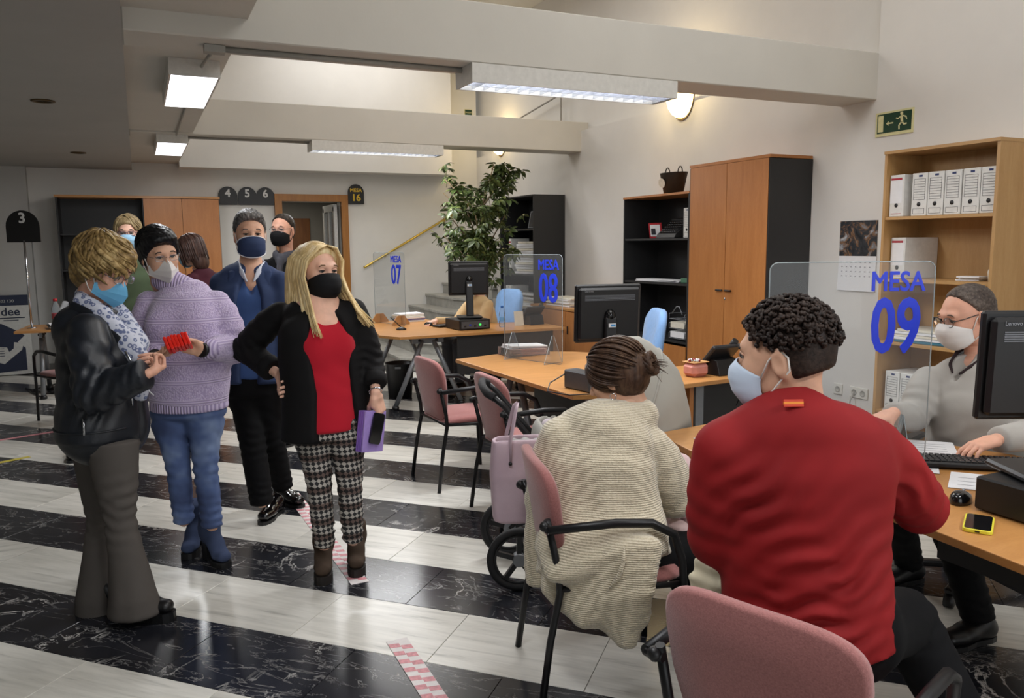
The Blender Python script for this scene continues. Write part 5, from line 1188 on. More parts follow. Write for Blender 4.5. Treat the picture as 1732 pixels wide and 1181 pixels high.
def shoe(P, heel, toe, m, sole=None, w_=0.042, hh=0.07, name='shoe', platform=0.012, heel_h=0.0, block=True, shaft=None, shaft_r=(0.05, 0.052), toe_h=0.03, sx=1.0):
    "shoe or ankle boot from heel point to toe point on the floor; shaft = ankle top point"
    heel, toe = np.asarray(heel, float), np.asarray(toe, float); d = unit(toe-heel); L = np.linalg.norm(toe-heel); sd = np.cross(d, V(0, 0, 1)); z = V(0, 0, 1)
    lo = np.minimum(heel, toe)-0.12; hi = np.maximum(heel, toe)+0.12; hi[2] = hh+heel_h+0.14 if shaft is None else max(hi[2], shaft[2]+0.08)
    pb = platform+0.004; v = Vol(lo, hi, 0.006); at_ = lambda u, zz: heel+d*L*u+z*zz
    v.loft([at_(0.13, pb+heel_h+0.032), at_(0.4, pb+heel_h*0.75+0.032), at_(0.68, pb+0.03), at_(0.86, pb+toe_h)], [w_*0.86, w_*0.86, w_*1.08, w_*0.86], [0.036, 0.036, 0.03, toe_h*0.9], sd, k=0.02)
    v.loft([at_(0.14, pb+heel_h+0.04), at_(0.2, hh+heel_h)], [w_*0.85, w_*0.9], [0.042, 0.04], sd, k=0.03)
    v.loft([at_(0.2, hh+heel_h), at_(0.5, pb+heel_h*0.6+0.045)], [w_*0.8, w_*0.8], [0.03, 0.025], sd, k=0.03)
    if shaft is not None: v.loft([at_(0.17, pb+heel_h+0.05), at_(0.2, hh+heel_h+0.02), shaft], [w_*1.0, shaft_r[0], shaft_r[1]], k=0.03, cap=0.012)
    v.half(heel+z*pb*0.9, -z, 0.004)
    o = P.garment(name, m, v, 1)
    sl = sole or MATS['black_plastic']; out = [(-0.5+0.5*0, 0)]
    pl = []
    for u, ww in ((0.0, 0.45), (0.04, 0.75), (0.15, 0.88), (0.45, 0.80), (0.68, 1.06), (0.86, 0.92), (0.96, 0.62), (1.0, 0.25)): pl.append((u*L, ww*w_))
    poly = pl+[(a, -b) for a, b in pl[::-1]]
    M = np.stack([d, np.cross(z, d), z], 1)
    if heel_h < 0.02:
        P.add('sole', MB().prism(poly, 0.001, pb+0.006, M, heel), sl, o)
    else:
        ft = [(a, b) for a, b in poly if a > 0.40*L]; P.add('sole', MB().prism(ft, 0.001, pb+0.008, M, heel), sl, o)
        hp = [(0.03*L, 0.5*w_), (0.06*L, 0.72*w_), (0.30*L, 0.72*w_), (0.30*L, -0.72*w_), (0.06*L, -0.72*w_), (0.03*L, -0.5*w_)]
        P.add('heel', MB().prism(hp, 0.001, pb+heel_h+0.02, M, heel), sl, o)
    return o

# ------------------------------------------------------------------ shared looks
SK1 = skin_mat('skin_fair', 'E2B29A'); SK2 = skin_mat('skin_tan', 'D2A387'); SK3 = skin_mat('skin_rosy', 'DBA58C')
M_LASTIC = mat('elastic_white', 'DAD6D0', 0.7); M_LASTICK = mat('elastic_black', '161618', 0.7)
M_MSKB = fabric('mask_blue', '9CC4DE', 0.8, 600, 0.2); M_MSKT = fabric('mask_turquoise', '6FB4DC', 0.75, 600, 0.2, 0.06); M_MSKW = fabric('mask_white', 'D9D5D2', 0.8, 600, 0.2, 0.04); M_MSKK = fabric('mask_black', '151517', 0.8, 600, 0.2); M_MSKN = fabric('mask_navy', '33405F', 0.75, 500, 0.3)
M_TROUSB = fabric('black_trousers', '0C0C0E', 0.85, 500, 0.25); M_BLAZER = fabric('black_blazer', '121112', 0.8, 500, 0.3)
def vol(pts, m, h): 
    p = np.array([np.asarray(q, float) for q in pts]); return Vol(p.min(0)-m, p.max(0)+m, h)
def legs(P, m, hips, legL, legR, L, name='trousers', h=0.011, hip_w=(0.17, 0.18), hip_d=(0.12, 0.13), folds=True, wl=0.05, amp=0.006, k=0.05):
    "hips = [top, bottom]; each leg = [(p, r), ...]"
    v = vol(list(hips)+[q[0] for q in legL+legR], 0.2, h)
    v.loft(hips, list(hip_w), list(hip_d), L, k=0.04, cap=0.03)
    for q, lg in enumerate((legL, legR)):
        v.loft([p[0] for p in lg], [p[1] for p in lg], k=0.012, cap=0.02)
        v.loft([lg[0][0]+V(0, 0, 0.06), lg[0][0]], [lg[0][1], lg[0][1]], k=k)
    if folds:
        for q, lg in enumerate((legL, legR)):
            kn = lg[len(lg)//2][0]; v.fold(kn, 0.13, (0.15, 0.1, 1), amp, wl, seed=q+1); v.fold(lg[-1][0]+V(0, 0, 0.05), 0.12, (0.1, 0.2, 1), amp*1.2, wl*0.8, seed=q+2); v.fold(lg[0][0]-V(0, 0, 0.1), 0.14, (0.5, 0.2, 1), amp*0.6, wl*1.2, seed=q+4)
    return P.garment(name, m, v, 1)

def sleeve(v, neck, sh, el, end, r, k=0.022):
    v.loft([neck*.6+sh*.4-V(0, 0, .05), sh-V(0, 0, .012), sh*.7+el*.3, sh*.35+el*.65, el, (el+end)/2, end], [r[0]*.62, r[0]*.82, r[1]*.98, r[1], r[2], (r[2]+r[3])/2, r[3]], k=k, cap=.014)
def flatproj(t, F, sc=1.0):
    "texture vector projected on the plane across direction F"
    a = math.atan2(F[1], F[0]); tc = t.n('ShaderNodeTexCoord'); m1 = t.n('ShaderNodeMapping'); m1.inputs['Rotation'].default_value = (0, 0, -a); m2 = t.n('ShaderNodeMapping'); m2.inputs['Scale'].default_value = (0, sc, sc)
    t.l(tc.outputs['Object'], m1.inputs[0]); t.l(m1.outputs[0], m2.inputs[0]); return m2.outputs[0]

# ================================================================== blonde woman in black blazer and red top
def blonde():
    D = 3.78; J = lambda x, y, d=0.0: at(x, y, D+d); F = flatdir(-62); R = np.cross(F, V(0, 0, 1)); z = V(0, 0, 1)
    base = flr(572, 978); P = Person('blonde woman in black blazer, red top and houndstooth trousers, hand on hip', base, SK1)
    P.head(J(537, 456, -0.02), pitch(flatdir(-44), -3), 0.02, 1.04, iris='2A2A2A', brow='6A4E34')
    sh, ch, wa, hp = J(535, 517), J(546, 585, -0.02), J(552, 655, -0.01), J(556, 712)
    shR, elR, wrR = J(474, 528, 0.0), J(414, 590, 0.10), J(474, 636, 0.0)       # her right arm, hand on hip
    shL, elL, wrL = J(598, 522, 0.02), J(628, 612, 0.05), J(636, 668, -0.05)
    hL, kL, aL = J(588, 740), J(592, 830, -0.03), J(597, 912); hR, kR, aR = J(532, 745), J(541, 830, -0.03), J(549, 920)
    P.body([(sh, .16, .08), (ch, .165, .11), (wa, .15, .10), (hp, .16, .11)], [[(sh, .06), (P.hl(0, -.04, -.17), .05)], [(shR, .05), (elR, .042), (wrR, .028)], [(shL, .05), (elL, .042), (wrL, .027)], [(hL, .085), (kL, .058), (aL, .04)], [(hR, .085), (kR, .058), (aR, .04)]], R)
    # chest skin at the neckline
    v = vol([sh, ch], 0.2, 0.008); v.loft([sh+F*.01+z*.01, ch+z*.07], [.10, .12], [.085, .115], R, k=.03, cap=.03); v.loft([P.hl(0, -.03, -.12), sh+z*.02+F*.01], [.052, .085], k=.05); P.parts.append(v.mesh())
    P.hand(wrR, unit(J(495, 655, -.10)-wrR), R, -z+F*.3, curl=(.5, .5, .3)); 
    hd = unit(J(648, 712, -0.02)-wrL); P.hand(wrL, hd, -F*.5+flatdir(180)*.8, flatdir(200)+F*.4, curl=((.55, .5, .3), (.6, .55, .35), (.65, .6, .4), (.7, .6, .4)), thc=.7, s_=.95)
    P.finish()
    P.mask(M_MSKK, 'dome', M_LASTICK)
    # red top
    v = vol([sh, hp], 0.25, 0.009); v.loft([sh-z*.01, sh-z*.05, ch+z*.03+F*.0, ch-z*.05, wa, hp-z*.035], [.085, .13, .16, .172, .17, .18], [.092, .118, .130, .142, .14, .15], R, k=.02, cap=.015)
    for q in (-1, 1): v.ell(ch+R*.058*q+F*.09+z*.0, (.066, .05, .07), k=.05)
    v.ell(sh+F*.10+z*.072, (.10, .10, .075), k=.02, op='sub')
    v.fold(wa, .16, (.4, .3, 1), .005, .09, seed=2); v.fold(sh+F*.1-z*.02, .10, (.2, .1, 1), .004, .03, seed=1); P.garment('red_top', fabric('red_jersey', 'B3182A', 0.85, 700, 0.2, 0.06), v)
    # blazer
    v = vol([shR, elR, shL, elL, hp, wrL], 0.22, 0.009); lo = hp-z*.07
    v.loft([sh+z*.012, sh-z*.045, ch+z*.05, ch-z*.05, wa, lo], [.085, .165, .205, .21, .205, .225], [.06, .10, .138, .158, .158, .175], R, k=.03, cap=.02)
    sleeve(v, sh, shR, elR, wrR+unit(elR-wrR)*.075, (.075, .07, .064, .056)); sleeve(v, sh, shL, elL, wrL+unit(elL-wrL)*.06, (.075, .068, .062, .056))
    v.loft([sh+F*.19+R*.0+z*.14, ch+F*.22+R*.008, wa+F*.24-R*.005, lo+F*.25-z*.08], [.07, .115, .125, .14], [.13, .145, .15, .16], R, k=.012, op='sub', cap=.04)
    v.fold(elR, .12, shR-elR, .008, .045, seed=1); v.fold(elL+z*.0, .13, (.2, 0, 1), .007, .04, seed=3); v.fold((shR+elR)/2, .12, shR-elR, .005, .07, seed=5); P.garment('blazer', M_BLAZER, v)
    for w_, e in ((wrL, elL), (wrR, elR)):
        d = unit(e-w_); P.add('cuff', MB().tube([w_+d*.052, w_+d*.06, w_+d*.10, w_+d*.108], [.053, .060, .062, .056], 14), M_BLAZER)
    # houndstooth trousers
    t = NT('houndstooth'); c1 = t.n('ShaderNodeTexChecker'); c1.inputs['Scale'].default_value = 62; c1.inputs['Color1'].default_value = (.02, .02, .022, 1); c1.inputs['Color2'].default_value = (.42, .39, .35, 1); mr = t.n('ShaderNodeMapping'); mr.inputs['Rotation'].default_value = (.7, 0, 0); t.l(flatproj(t, F), mr.inputs[0]); t.l(mr.outputs[0], c1.inputs['Vector'])
    c2 = t.n('ShaderNodeTexWave', wave_type='BANDS', bands_direction='Z'); c2.inputs['Scale'].default_value = 4.2; c2.inputs['Distortion'].default_value = 0.3; t.l(t.coord(), c2.inputs['Vector'])
    mx = t.n('ShaderNodeMix', data_type='RGBA', blend_type='MULTIPLY'); mx.inputs[0].default_value = 1.0; t.l(c1.outputs[0], mx.inputs[6]); t.l(t.ramp(c2.outputs['Fac'], [(0.2, '8F7A76'), (0.6, 'FFFFFF')]), mx.inputs[7]); t.l(mx.outputs[2], t.b.inputs['Base Color']); t.set(Roughness=.85)
    legs(P, t.m, [hp+z*.02, hp-z*.06], [(hL, .082), ((hL+kL)/2, .069), (kL, .057), ((kL+aL)/2, .055), (aL, .047)], [(hR, .082), ((hR+kR)/2, .069), (kR, .057), ((kR+aR)/2, .055), (aR, .047)], R, hip_w=(.165, .18), hip_d=(.12, .13))
    SUE = fabric('brown_suede', '4A3D33', 0.95, 300, 0.2)
    for a, t_ in ((aR, (546, 992)), (aL, (603, 979))):
        toe = flr(*t_); d = flatdir(-80); heel = toe-d*.225; a = V(heel[0], heel[1], a[2])+d*.06; shoe(P, heel, toe, SUE, mat('dark_sole', '221C18', .7), w_=.042, hh=.09, platform=.03, heel_h=.055, shaft=a+z*.02-d*.0, shaft_r=(.05, .052), name='ankle_boot')
    # hair: long, straight, centre parting
    HB = hair_mat('hair_blonde', 'B4945C', 'E0C48E', 'F4E4B8', 0.45, (70, 70, 3))
    P.hair_cap(HB, .014, plane=((0, .072, .084), (0, .86, -.50)), extra=lambda v: v.ell((0, -.06, -.06), (.085, .06, .12), k=.03))
    def tm(ph): return 1.45 if abs(math.sin(ph)) > .30 or math.cos(ph) < 0 else (1.3 if math.cos(ph) < 0 else 0.0)
    P.locks(HB, (0, .35, 1), 100, lambda ph: 1.5, rad=(.094, .114, .103), r_=.0085, drop=lambda e, ph: 0.175+max(0, .0)+.02*math.sin(ph*3), flare=.02, seed=3, gap=None, flat=.6, t0=.1, az=(PI*.30, PI*1.70)) if False else None
    b = MB(); r0 = random.Random(5)
    for q in (-1, 1):
        for k in range(84):
            u = r0.random(); y0 = .075-.15*u; zt = .118-.2*(y0+.01)**2*4
            side = .088+.014*r0.random(); ang = r0.random()
            ye = y0*.55+.012-.075*u+.0*ang; p0 = V(q*.004, y0, zt); p1 = V(q*.045, y0*1.02+.004, zt-.012); p2 = V(q*(side-.006), ye+.012, .045); p3 = V(q*side*1.02, ye, -.03)
            dl = r0.uniform(.235, .27)-.02*u-(.055 if q < 0 else 0); fl_ = r0.uniform(.004, .05)*(.7 if q < 0 else .55); fw = .075*max(0, 1-u)+(.028 if q > 0 else .062); p4 = V(q*(side+.002), ye+fw*.3, -.09); p5 = V(q*(side+fl_*.5), ye+fw*.9, -.09-dl*.42); p6 = V(q*(side+fl_), ye+fw*1.5+.02*r0.random(), -.09-dl*.72)
            r_ = r0.uniform(.006, .0105); b.tube([P.hl(*p) for p in (p0, p1, p2, p3, p4, p5, p6)], [r_*.6, r_, r_, r_, r_, r_*.8, r_*.25], 6, flat=.6)
        for k in range(26):
            u = r0.random(); xx = q*.08*u; p0 = V(xx*.3, -.06, .11); p1 = V(xx, -.115, .04); p2 = V(xx*1.1, -.122, -.05); p3 = V(xx*1.2, -.11, -.13); p4 = V(xx*1.25, -.10, -.26-.02*r0.random())
            b.tube([P.hl(*p) for p in (p0, p1, p2, p3, p4)], [.007, .012, .012, .011, .004], 6, flat=.6)
    P.add('hair_locks', b, HB)
    # bracelet, earrings
    d = unit(elL-wrL); x_ = unit(np.cross(d, V(1, 0, 0))); y_ = np.cross(d, x_)
    P.add('bracelet', MB().tube([wrL+d*.02+(x_*math.cos(a)+y_*math.sin(a))*(.031+.002*math.sin(a*9)) for a in np.linspace(0, 2*PI, 40)], .0035, 6, cap=False), M_CHROME)
    # things in her hand
    c = J(632, 730, -.06); n = unit(flatdir(-25)*.8+z*.05-F*.0); n = unit(flatdir(-35)); up = unit(z*.86+flatdir(0)*.42-flatdir(90)*.12); x_ = unit(np.cross(up, n)); up = np.cross(n, x_); M = np.stack([x_, up, n], 1)
    for k in range(4):
        o = one('notebook', 'purple notebook in the blonde woman\'s hand, %s of the bundle' % ('front one', 'second one', 'third one', 'rear one')[k], 'notebook', MB().box((0, 0, 0), (.135, .19, .009), None, .001), mat('notebook_purple', '8A66C0', .5) if k else mat('notebook_lilac', 'A48BD0', .5), c-n*(.012*k)-V(0, 0, .0), group='purple notebooks in the blonde woman\'s hand')
        o.rotation_mode = 'XYZ'; o.rotation_euler = Matrix(M.tolist()).to_euler()
    t = thing('smartphone', 'black smartphone held against the purple notebooks', 'phone', c+n*.014+x_*.005+up*.015); Mr = Matrix((M @ rotz(-.15)).tolist()).to_euler(); t.rotation_euler = Mr
    MB().prism(rrect(.07, .145, .012), -.004, .004).build('body', mat('gloss_black', '0E0E10'), t); part('frame', M_CHROME, t, ((.0355, 0, 0), (.002, .12, .007)))
    return P
blonde()

# ================================================================== woman in leather jacket, seen from her right side
def leather():
    D = 3.45; J = lambda x, y, d=0.0: at(x, y, D+d); F = flatdir(-4); R = np.cross(F, V(0, 0, 1)); z = V(0, 0, 1)
    P = Person('short-haired woman in dark leather jacket, scarf and grey flared trousers', flr(215, 1040), SK3)
    P.head(J(178, 455, -.02), pitch(flatdir(-16), -24), .04, 1.03, iris='2A2420', brow='6A5038')
    sh, ch, wa, hp = J(152, 540), J(172, 600), J(174, 668), J(176, 728)
    shR, elR, wrR = J(146, 553, -.17), J(160, 668, -.22), J(246, 632, -.22)
    shL, elL, wrL = J(160, 548, .17), J(205, 655, .20), J(246, 615, -.02)
    hR, kR, aR = J(190, 750, -.085), J(203, 880, -.08), J(226, 1015, -.08); hL, kL, aL = J(162, 750, .085), J(172, 880, .08), J(164, 1015, .06)
    P.body([(sh, .16, .08), (ch, .16, .11), (wa, .15, .10), (hp, .16, .11)], [[(sh, .06), (P.hl(0, -.04, -.17), .05)], [(shR, .05), (elR, .042), (wrR, .028)], [(shL, .05), (elL, .042), (wrL, .027)], [(hL, .085), (kL, .058), (aL, .04)], [(hR, .085), (kR, .058), (aR, .04)]], R)
    P.hand(wrR+F*.012, unit(J(270, 618, -.12)-wrR), -R*.6+z*.3, z+R*.2, curl=(1.1, 1.0, .6), s_=.84, thc=.8, spread=.02)
    P.hand(wrL, unit(J(268, 606, -.10)-wrL), R*.5-F*.3, z+F*.2, curl=(.9, .8, .5), s_=.84, thc=.6, spread=.02)
    P.finish(); P.mask(M_MSKT, 'fold', M_LASTIC); P.glasses(mat('rim_steel', '6A6A6E', .3, .8), w_=.024, hgt=.016)
    LE = NT('navy_leather'); v_ = LE.coord(); LE.l(LE.ramp(LE.noise(v_, 5, 4), [(0.3, '0C0F14'), (0.7, '181D26')]), LE.b.inputs['Base Color']); LE.set(Roughness=.45); LE.bump(LE.noise(v_, 140, 4), .25, .002); LE = LE.m
    v = vol([sh, hp, shR, elR, wrR, shL], .25, .0095)
    v.loft([sh+z*.015, sh-z*.04, ch+z*.07, ch-z*.05, wa, hp+z*.02, hp-z*.012], [.08, .155, .195, .205, .205, .215, .215], [.07, .10, .135, .165, .165, .175, .172], R, k=.02, cap=.02)
    v.ell(ch+F*.075, (.13, .10, .10), np.stack([R, F, z], 1), k=.05); v.ell(sh-F*.06-z*.05, (.13, .06, .10), np.stack([R, F, z], 1), k=.05)
    sleeve(v, sh, shR, elR, wrR, (.085, .08, .078, .064)); sleeve(v, sh, shL, elL, wrL-F*.02, (.08, .075, .07, .058))
    v.fold(elR, .15, (elR-wrR)+z*.15, .010, .05, seed=1); v.fold((shR+elR)/2, .15, F*.6+z, .009, .07, seed=3); v.fold(wrR-F*.05, .10, F, .006, .035, seed=2); v.fold(wa-F*.1, .2, z*.8+F*.5, .009, .10, seed=4); v.fold(ch+F*.12, .12, z+F*.4, .006, .06, seed=6)
    v.loft([sh+F*.20+z*.04, ch+F*.26, wa+F*.28, hp+F*.29-z*.05], [.035, .035, .03, .04], [.14, .14, .13, .14], R, k=.01, op='sub', cap=.03)
    P.garment('leather_jacket', LE, v)
    pts = [sh-F*.075+z*.05, sh-F*.02+R*.085+z*.055, sh+F*.06+R*.10+z*.02, ch+F*.125+R*.09+z*.06, ch+F*.175+R*.06]
    v = vol(pts, .08, .006); v.loft(pts, [.028, .03, .034, .04, .012], [.012, .012, .012, .012, .008], z, k=.01); P.garment('collar', LE, v)
    zp = [ch+F*.168+R*.105+z*.03, ch+F*.190+R*.092-z*.03, wa+F*.178+R*.085+z*.02, wa+F*.175+R*.08-z*.03]; P.add('zip', MB().tube(zp, .0045, 6), M_CHROME)
    P.add('zip_pull', MB().tube([hp+R*.216+F*.05+z*.10, hp+R*.222+F*.052+z*.03], .005, 6), M_CHROME)
    P.add('hem_seam', MB().tube([hp+z*.035+R*.217*math.cos(a)+F*.176*math.sin(a) for a in np.linspace(-1.4, 1.1, 24)], .004, 5), LE)
    # white inner collar and scarf
    P.add('blouse_collar', MB().tube([sh-F*.09+z*.075+R*.02, sh-F*.085+z*.03+R*.05], [.012, .02], 8), M_PAPER)
    t = NT('leopard_scarf'); v_ = t.coord((1, 1, 1)); vo = t.n('ShaderNodeTexVoronoi', feature='DISTANCE_TO_EDGE'); vo.inputs['Scale'].default_value = 34; t.l(v_, vo.inputs['Vector']); f1 = t.noise(v_, 30, 2)
    vd = t.n('ShaderNodeTexVoronoi'); vd.inputs['Scale'].default_value = 48; t.l(v_, vd.inputs['Vector'])
    t.l(t.ramp(vd.outputs['Distance'], [(0.18, 'B9BCCB'), (0.26, '5A648C'), (0.42, '66708F'), (0.5, 'C4C7D4')]), t.b.inputs['Base Color']); t.set(Roughness=.8); SCF = t.m
    pts = [P.hl(0, -.06, -.15), P.hl(.07, 0, -.15), sh+F*.09+R*.07+z*.02, ch+F*.15+R*.055+z*.05, ch+F*.195+R*.045-z*.02, wa+F*.195+R*.03+z*.06, wa+F*.18+R*.03-z*.0]
    v = vol(pts, .1, .006); v.loft(pts, [.034, .042, .05, .055, .045, .04, .035], [.03, .035, .04, .045, .035, .025, .02], z, k=.01); v.loft([P.hl(0, -.06, -.15), P.hl(-.07, 0, -.15), sh+F*.10-R*.06+z*.01, ch+F*.16+R*.0+z*.05], [.034, .04, .045, .05], k=.02); v.fold(ch+F*.13, .12, F+R*.7, .006, .035, seed=1); v.fold(sh+F*.08, .12, F+R, .006, .04, seed=2); sc = P.garment('scarf', SCF, v)
    fr = MB(); 
    for k in range(9): a = wa+F*(.175+.006*k)+R*.03+z*(.07-.006*k); fr.tube([a, a+F*.022-z*.018], .0022, 4)
    tag(P.add('fringe', fr, M_PAPER, sc), kind='stuff')
    # flared trousers
    GR = fabric('grey_wool', '524D49', .85, 600, .2, .06); v = vol([hp, hR, aR, aL], .22, .010)
    v.loft([hp+z*.06, hp-z*.06], [.165, .18], [.135, .155], R, k=.04, cap=.03)
    v.loft([hR, (hR+kR)/2, kR, (kR+aR)/2+z*.02, aR, aR-z*.055], [.092, .076, .056, .064, .090, .098], [.108, .090, .064, .074, .102, .114], R, k=.02, cap=.014)
    v.loft([hL, (hL+kL)/2, kL, (kL+aL)/2+z*.02, aL, aL-z*.055], [.092, .076, .056, .062, .085, .09], [.104, .086, .062, .068, .088, .092], R, k=.02, cap=.014)
    v.fold(kR, .14, z+F*.35, .006, .05, seed=1); v.fold(kR+z*.12, .12, z-F*.4, .006, .06, seed=5); v.fold(kL, .12, z, .006, .05, seed=2); v.fold(aR, .12, F, .006, .09, seed=3); P.garment('trousers', GR, v)
    LB = mat('shoe_black', '0E0E10', .4)
    shoe(P, flr(205, 1046), flr(205, 1046)+flatdir(-6)*.245, LB, LB, w_=.042, hh=.07, platform=.03, heel_h=.06, name='shoe'); shoe(P, flr(142, 1030)+V(0, 0, 0), flr(142, 1030)+flatdir(-4)*.235, LB, LB, w_=.04, hh=.07, platform=.03, heel_h=.06, name='shoe')
    HB = hair_mat('hair_ash_blonde', '46361F', '8A7044', 'C6AC78', .5, (30, 30, 30))
    hc = P.hair_cap(HB, .024, plane=((0, .10, .055), (0, .70, -.71)), extra=lambda v: (v.ell((0, -.075, -.045), (.07, .055, .075), k=.03), v.ell((0, .055, .085), (.07, .05, .03), k=.03)), bump=.004, bsc=.05)
    P.locks(HB, (.15, -.3, 1), 95, lambda ph: 1.55+.45*max(0, -math.sin(ph)) if True else 0, rad=(.106, .126, .112), r_=.012, swirl=.5, wave=.8, seed=4, parent=hc, jit=.2, flat=.45, t0=.25)
    P.locks(HB, (.15, -.3, 1), 60, lambda ph: 1.1+.3*max(0, -math.sin(ph)), rad=(.110, .130, .117), r_=.010, swirl=.7, wave=1.0, seed=9, parent=hc, jit=.3, flat=.45, t0=.1)
    return P
leather()

# ================================================================== woman in purple knitted sweater
def purple():
    D = 3.98; J = lambda x, y, d=0.0: at(x, y, D+d); F = flatdir(-88); R = np.cross(F, V(0, 0, 1)); z = V(0, 0, 1)
    P = Person('dark-haired woman in lilac knitted sweater and blue jeans holding a red pack', flr(335, 955), SK2)
    P.head(J(270, 430, -.03), pitch(flatdir(-48), -8), -.10, 1.0, iris='1A120C', brow='1E1814')
    sh, ch, wa, hp = J(308, 492), J(318, 555, -.02), J(320, 622, -.02), J(320, 678)
    shR, elR, wrR = J(252, 508), J(240, 600, -.03), J(262, 603, -.24); shL, elL, wrL = J(368, 508), J(398, 588, -.02), J(343, 592, -.27)
    hR, kR, aR = J(290, 715), J(302, 792, -.03), J(311, 880); hL, kL, aL = J(346, 712), J(348, 795, -.04), J(359, 888, -.05)
    P.body([(sh, .16, .08), (ch, .165, .11), (wa, .15, .10), (hp, .16, .11)], [[(sh, .06), (P.hl(0, -.04, -.17), .05)], [(shR, .05), (elR, .042), (wrR, .028)], [(shL, .05), (elL, .042), (wrL, .027)], [(hL, .085), (kL, .058), (aL, .04)], [(hR, .085), (kR, .058), (aR, .04)]], R)
    pk = J(301, 580, -.36)
    P.hand(wrR, unit(pk+V(0, 0, -.045)-wrR), z*.9+F*.1, -F*.5-R*.5+z*.3, curl=((.25, .45, .5), (.25, .45, .5), (.25, .45, .5), (.3, .5, .5)), thc=.5, s_=.9, spread=.03)
    P.hand(wrL, unit(pk-F*.05-z*.015-wrL), F, z, curl=(.25, .35, .3), thc=.3, s_=.86, spread=.02)
    P.finish(); P.mask(M_MSKW, 'fold', M_LASTIC); P.glasses(mat('rim_silver', '9A9A9E', .25, .9), w_=.023, hgt=.014, r_=.001)
    # lilac knit with bands of stitches
    t = NT('lilac_knit'); v_ = t.coord(); vo = t.n('ShaderNodeTexVoronoi'); vo.inputs['Scale'].default_value = 130; t.l(t.coord((1, 1, .8)), vo.inputs['Vector'])
    w1 = t.n('ShaderNodeTexWave', wave_type='BANDS', bands_direction='Z'); w1.inputs['Scale'].default_value = 3.2; w1.inputs['Distortion'].default_value = .6; t.l(v_, w1.inputs['Vector'])
    hm = t.n('ShaderNodeMapRange'); hm.inputs[1].default_value = .80; hm.inputs[2].default_value = .95; t.l(w1.outputs['Fac'], hm.inputs[0])
    w2 = t.n('ShaderNodeTexWave', wave_type='BANDS', bands_direction='Z'); w2.inputs['Scale'].default_value = 26; w2.inputs['Distortion'].default_value = .5; t.l(v_, w2.inputs['Vector'])
    mx = t.n('ShaderNodeMix', data_type='FLOAT'); t.l(hm.outputs[0], mx.inputs[0]); t.l(vo.outputs['Distance'], mx.inputs[2]); t.l(w2.outputs['Fac'], mx.inputs[3])
    t.l(t.ramp(mx.outputs[0], [(0.0, 'CCBDD8'), (0.35, 'C2B2D0'), (0.75, 'A898BC')]), t.b.inputs['Base Color']); t.set(Roughness=.9, Sheen_Weight=.3)
    inv = t.n('ShaderNodeMath', operation='SUBTRACT'); inv.inputs[0].default_value = 1.0; t.l(mx.outputs[0], inv.inputs[1]); t.bump(inv.outputs[0], .6, .005); KN = t.m
    t = NT('lilac_rib'); v_ = flatproj(t, F); w1 = t.n('ShaderNodeTexWave', wave_type='BANDS', bands_direction='Y'); w1.inputs['Scale'].default_value = 22; t.l(v_, w1.inputs['Vector']); t.l(t.ramp(w1.outputs['Fac'], [(0.1, '9C8CB2'), (0.6, 'C6B7D4')]), t.b.inputs['Base Color']); t.set(Roughness=.9); t.bump(w1.outputs['Fac'], .8, .006); RIB = t.m
    v = vol([sh, hp, shR, elR, shL, elL, wrL], .24, .0095)
    v.loft([sh+z*.01, sh-z*.045, ch+z*.06, ch-z*.04, wa, hp+z*.0], [.085, .145, .188, .20, .202, .188], [.07, .10, .135, .165, .165, .155], R, k=.02, cap=.02)
    for q in (-1, 1): v.ell(ch+R*.08*q+F*.095+z*.015, (.085, .065, .08), k=.05)
    sleeve(v, sh, shR, elR, wrR+unit(elR-wrR)*.05, (.074, .075, .072, .05)); sleeve(v, sh, shL, elL, wrL+unit(elL-wrL)*.055, (.074, .078, .076, .052))
    v.fold(elL, .14, shL-elL, .010, .06, seed=1); v.fold(wa+F*.1, .2, z+R*.4, .006, .10, seed=3); v.fold((shL+elL)/2, .12, R+z*.5, .006, .07, seed=5); P.garment('sweater', KN, v)
    v = vol([hp], .28, .009); v.loft([hp+z*.02, hp-z*.035], [.186, .19], [.152, .155], R, k=.01, cap=.012); P.garment('hem_rib', RIB, v)
    v = vol([P.hl(0, -.03, -.15)], .16, .006); c0 = P.hl(0, -.028, -.115); c1 = sh+z*.005; v.loft([c0, (c0+c1)/2, c1-z*.01], [.062, .068, .085], [.060, .066, .078], R, k=.02, cap=.01); P.garment('roll_neck', RIB, v)
    for w_, e in ((wrL, elL), (wrR, elR)):
        d = unit(e-w_); P.add('cuff', MB().tube([w_+d*.0, w_+d*.004, w_+d*.065, w_+d*.07], [.036, .044, .052, .046], 16), RIB); P.add('inner_cuff', MB().tube([w_-d*.016, w_+d*.004], [.034, .036], 14), M_BLACK)
    JE = NT('blue_denim'); v_ = JE.coord(); JE.l(JE.ramp(JE.noise(v_, 4, 3), [(0.3, '2E3A5C'), (0.5, '4A5C86'), (0.72, '8496B4')]), JE.b.inputs['Base Color']); JE.set(Roughness=.85); JE.bump(JE.noise(v_, 500, 2), .3, .001); JE = JE.m
    legs(P, JE, [hp+z*.03, hp-z*.06], [(hL, .085), ((hL+kL)/2, .070), (kL, .058), ((kL+aL)/2, .055), (aL, .050)], [(hR, .085), ((hR+kR)/2, .070), (kR, .058), ((kR+aR)/2, .055), (aR, .050)], R, hip_w=(.16, .175), hip_d=(.12, .13))
    BS = fabric('blue_suede', '3C4660', .95, 300, .2); SO = mat('boot_sole_black', '121214', .5)
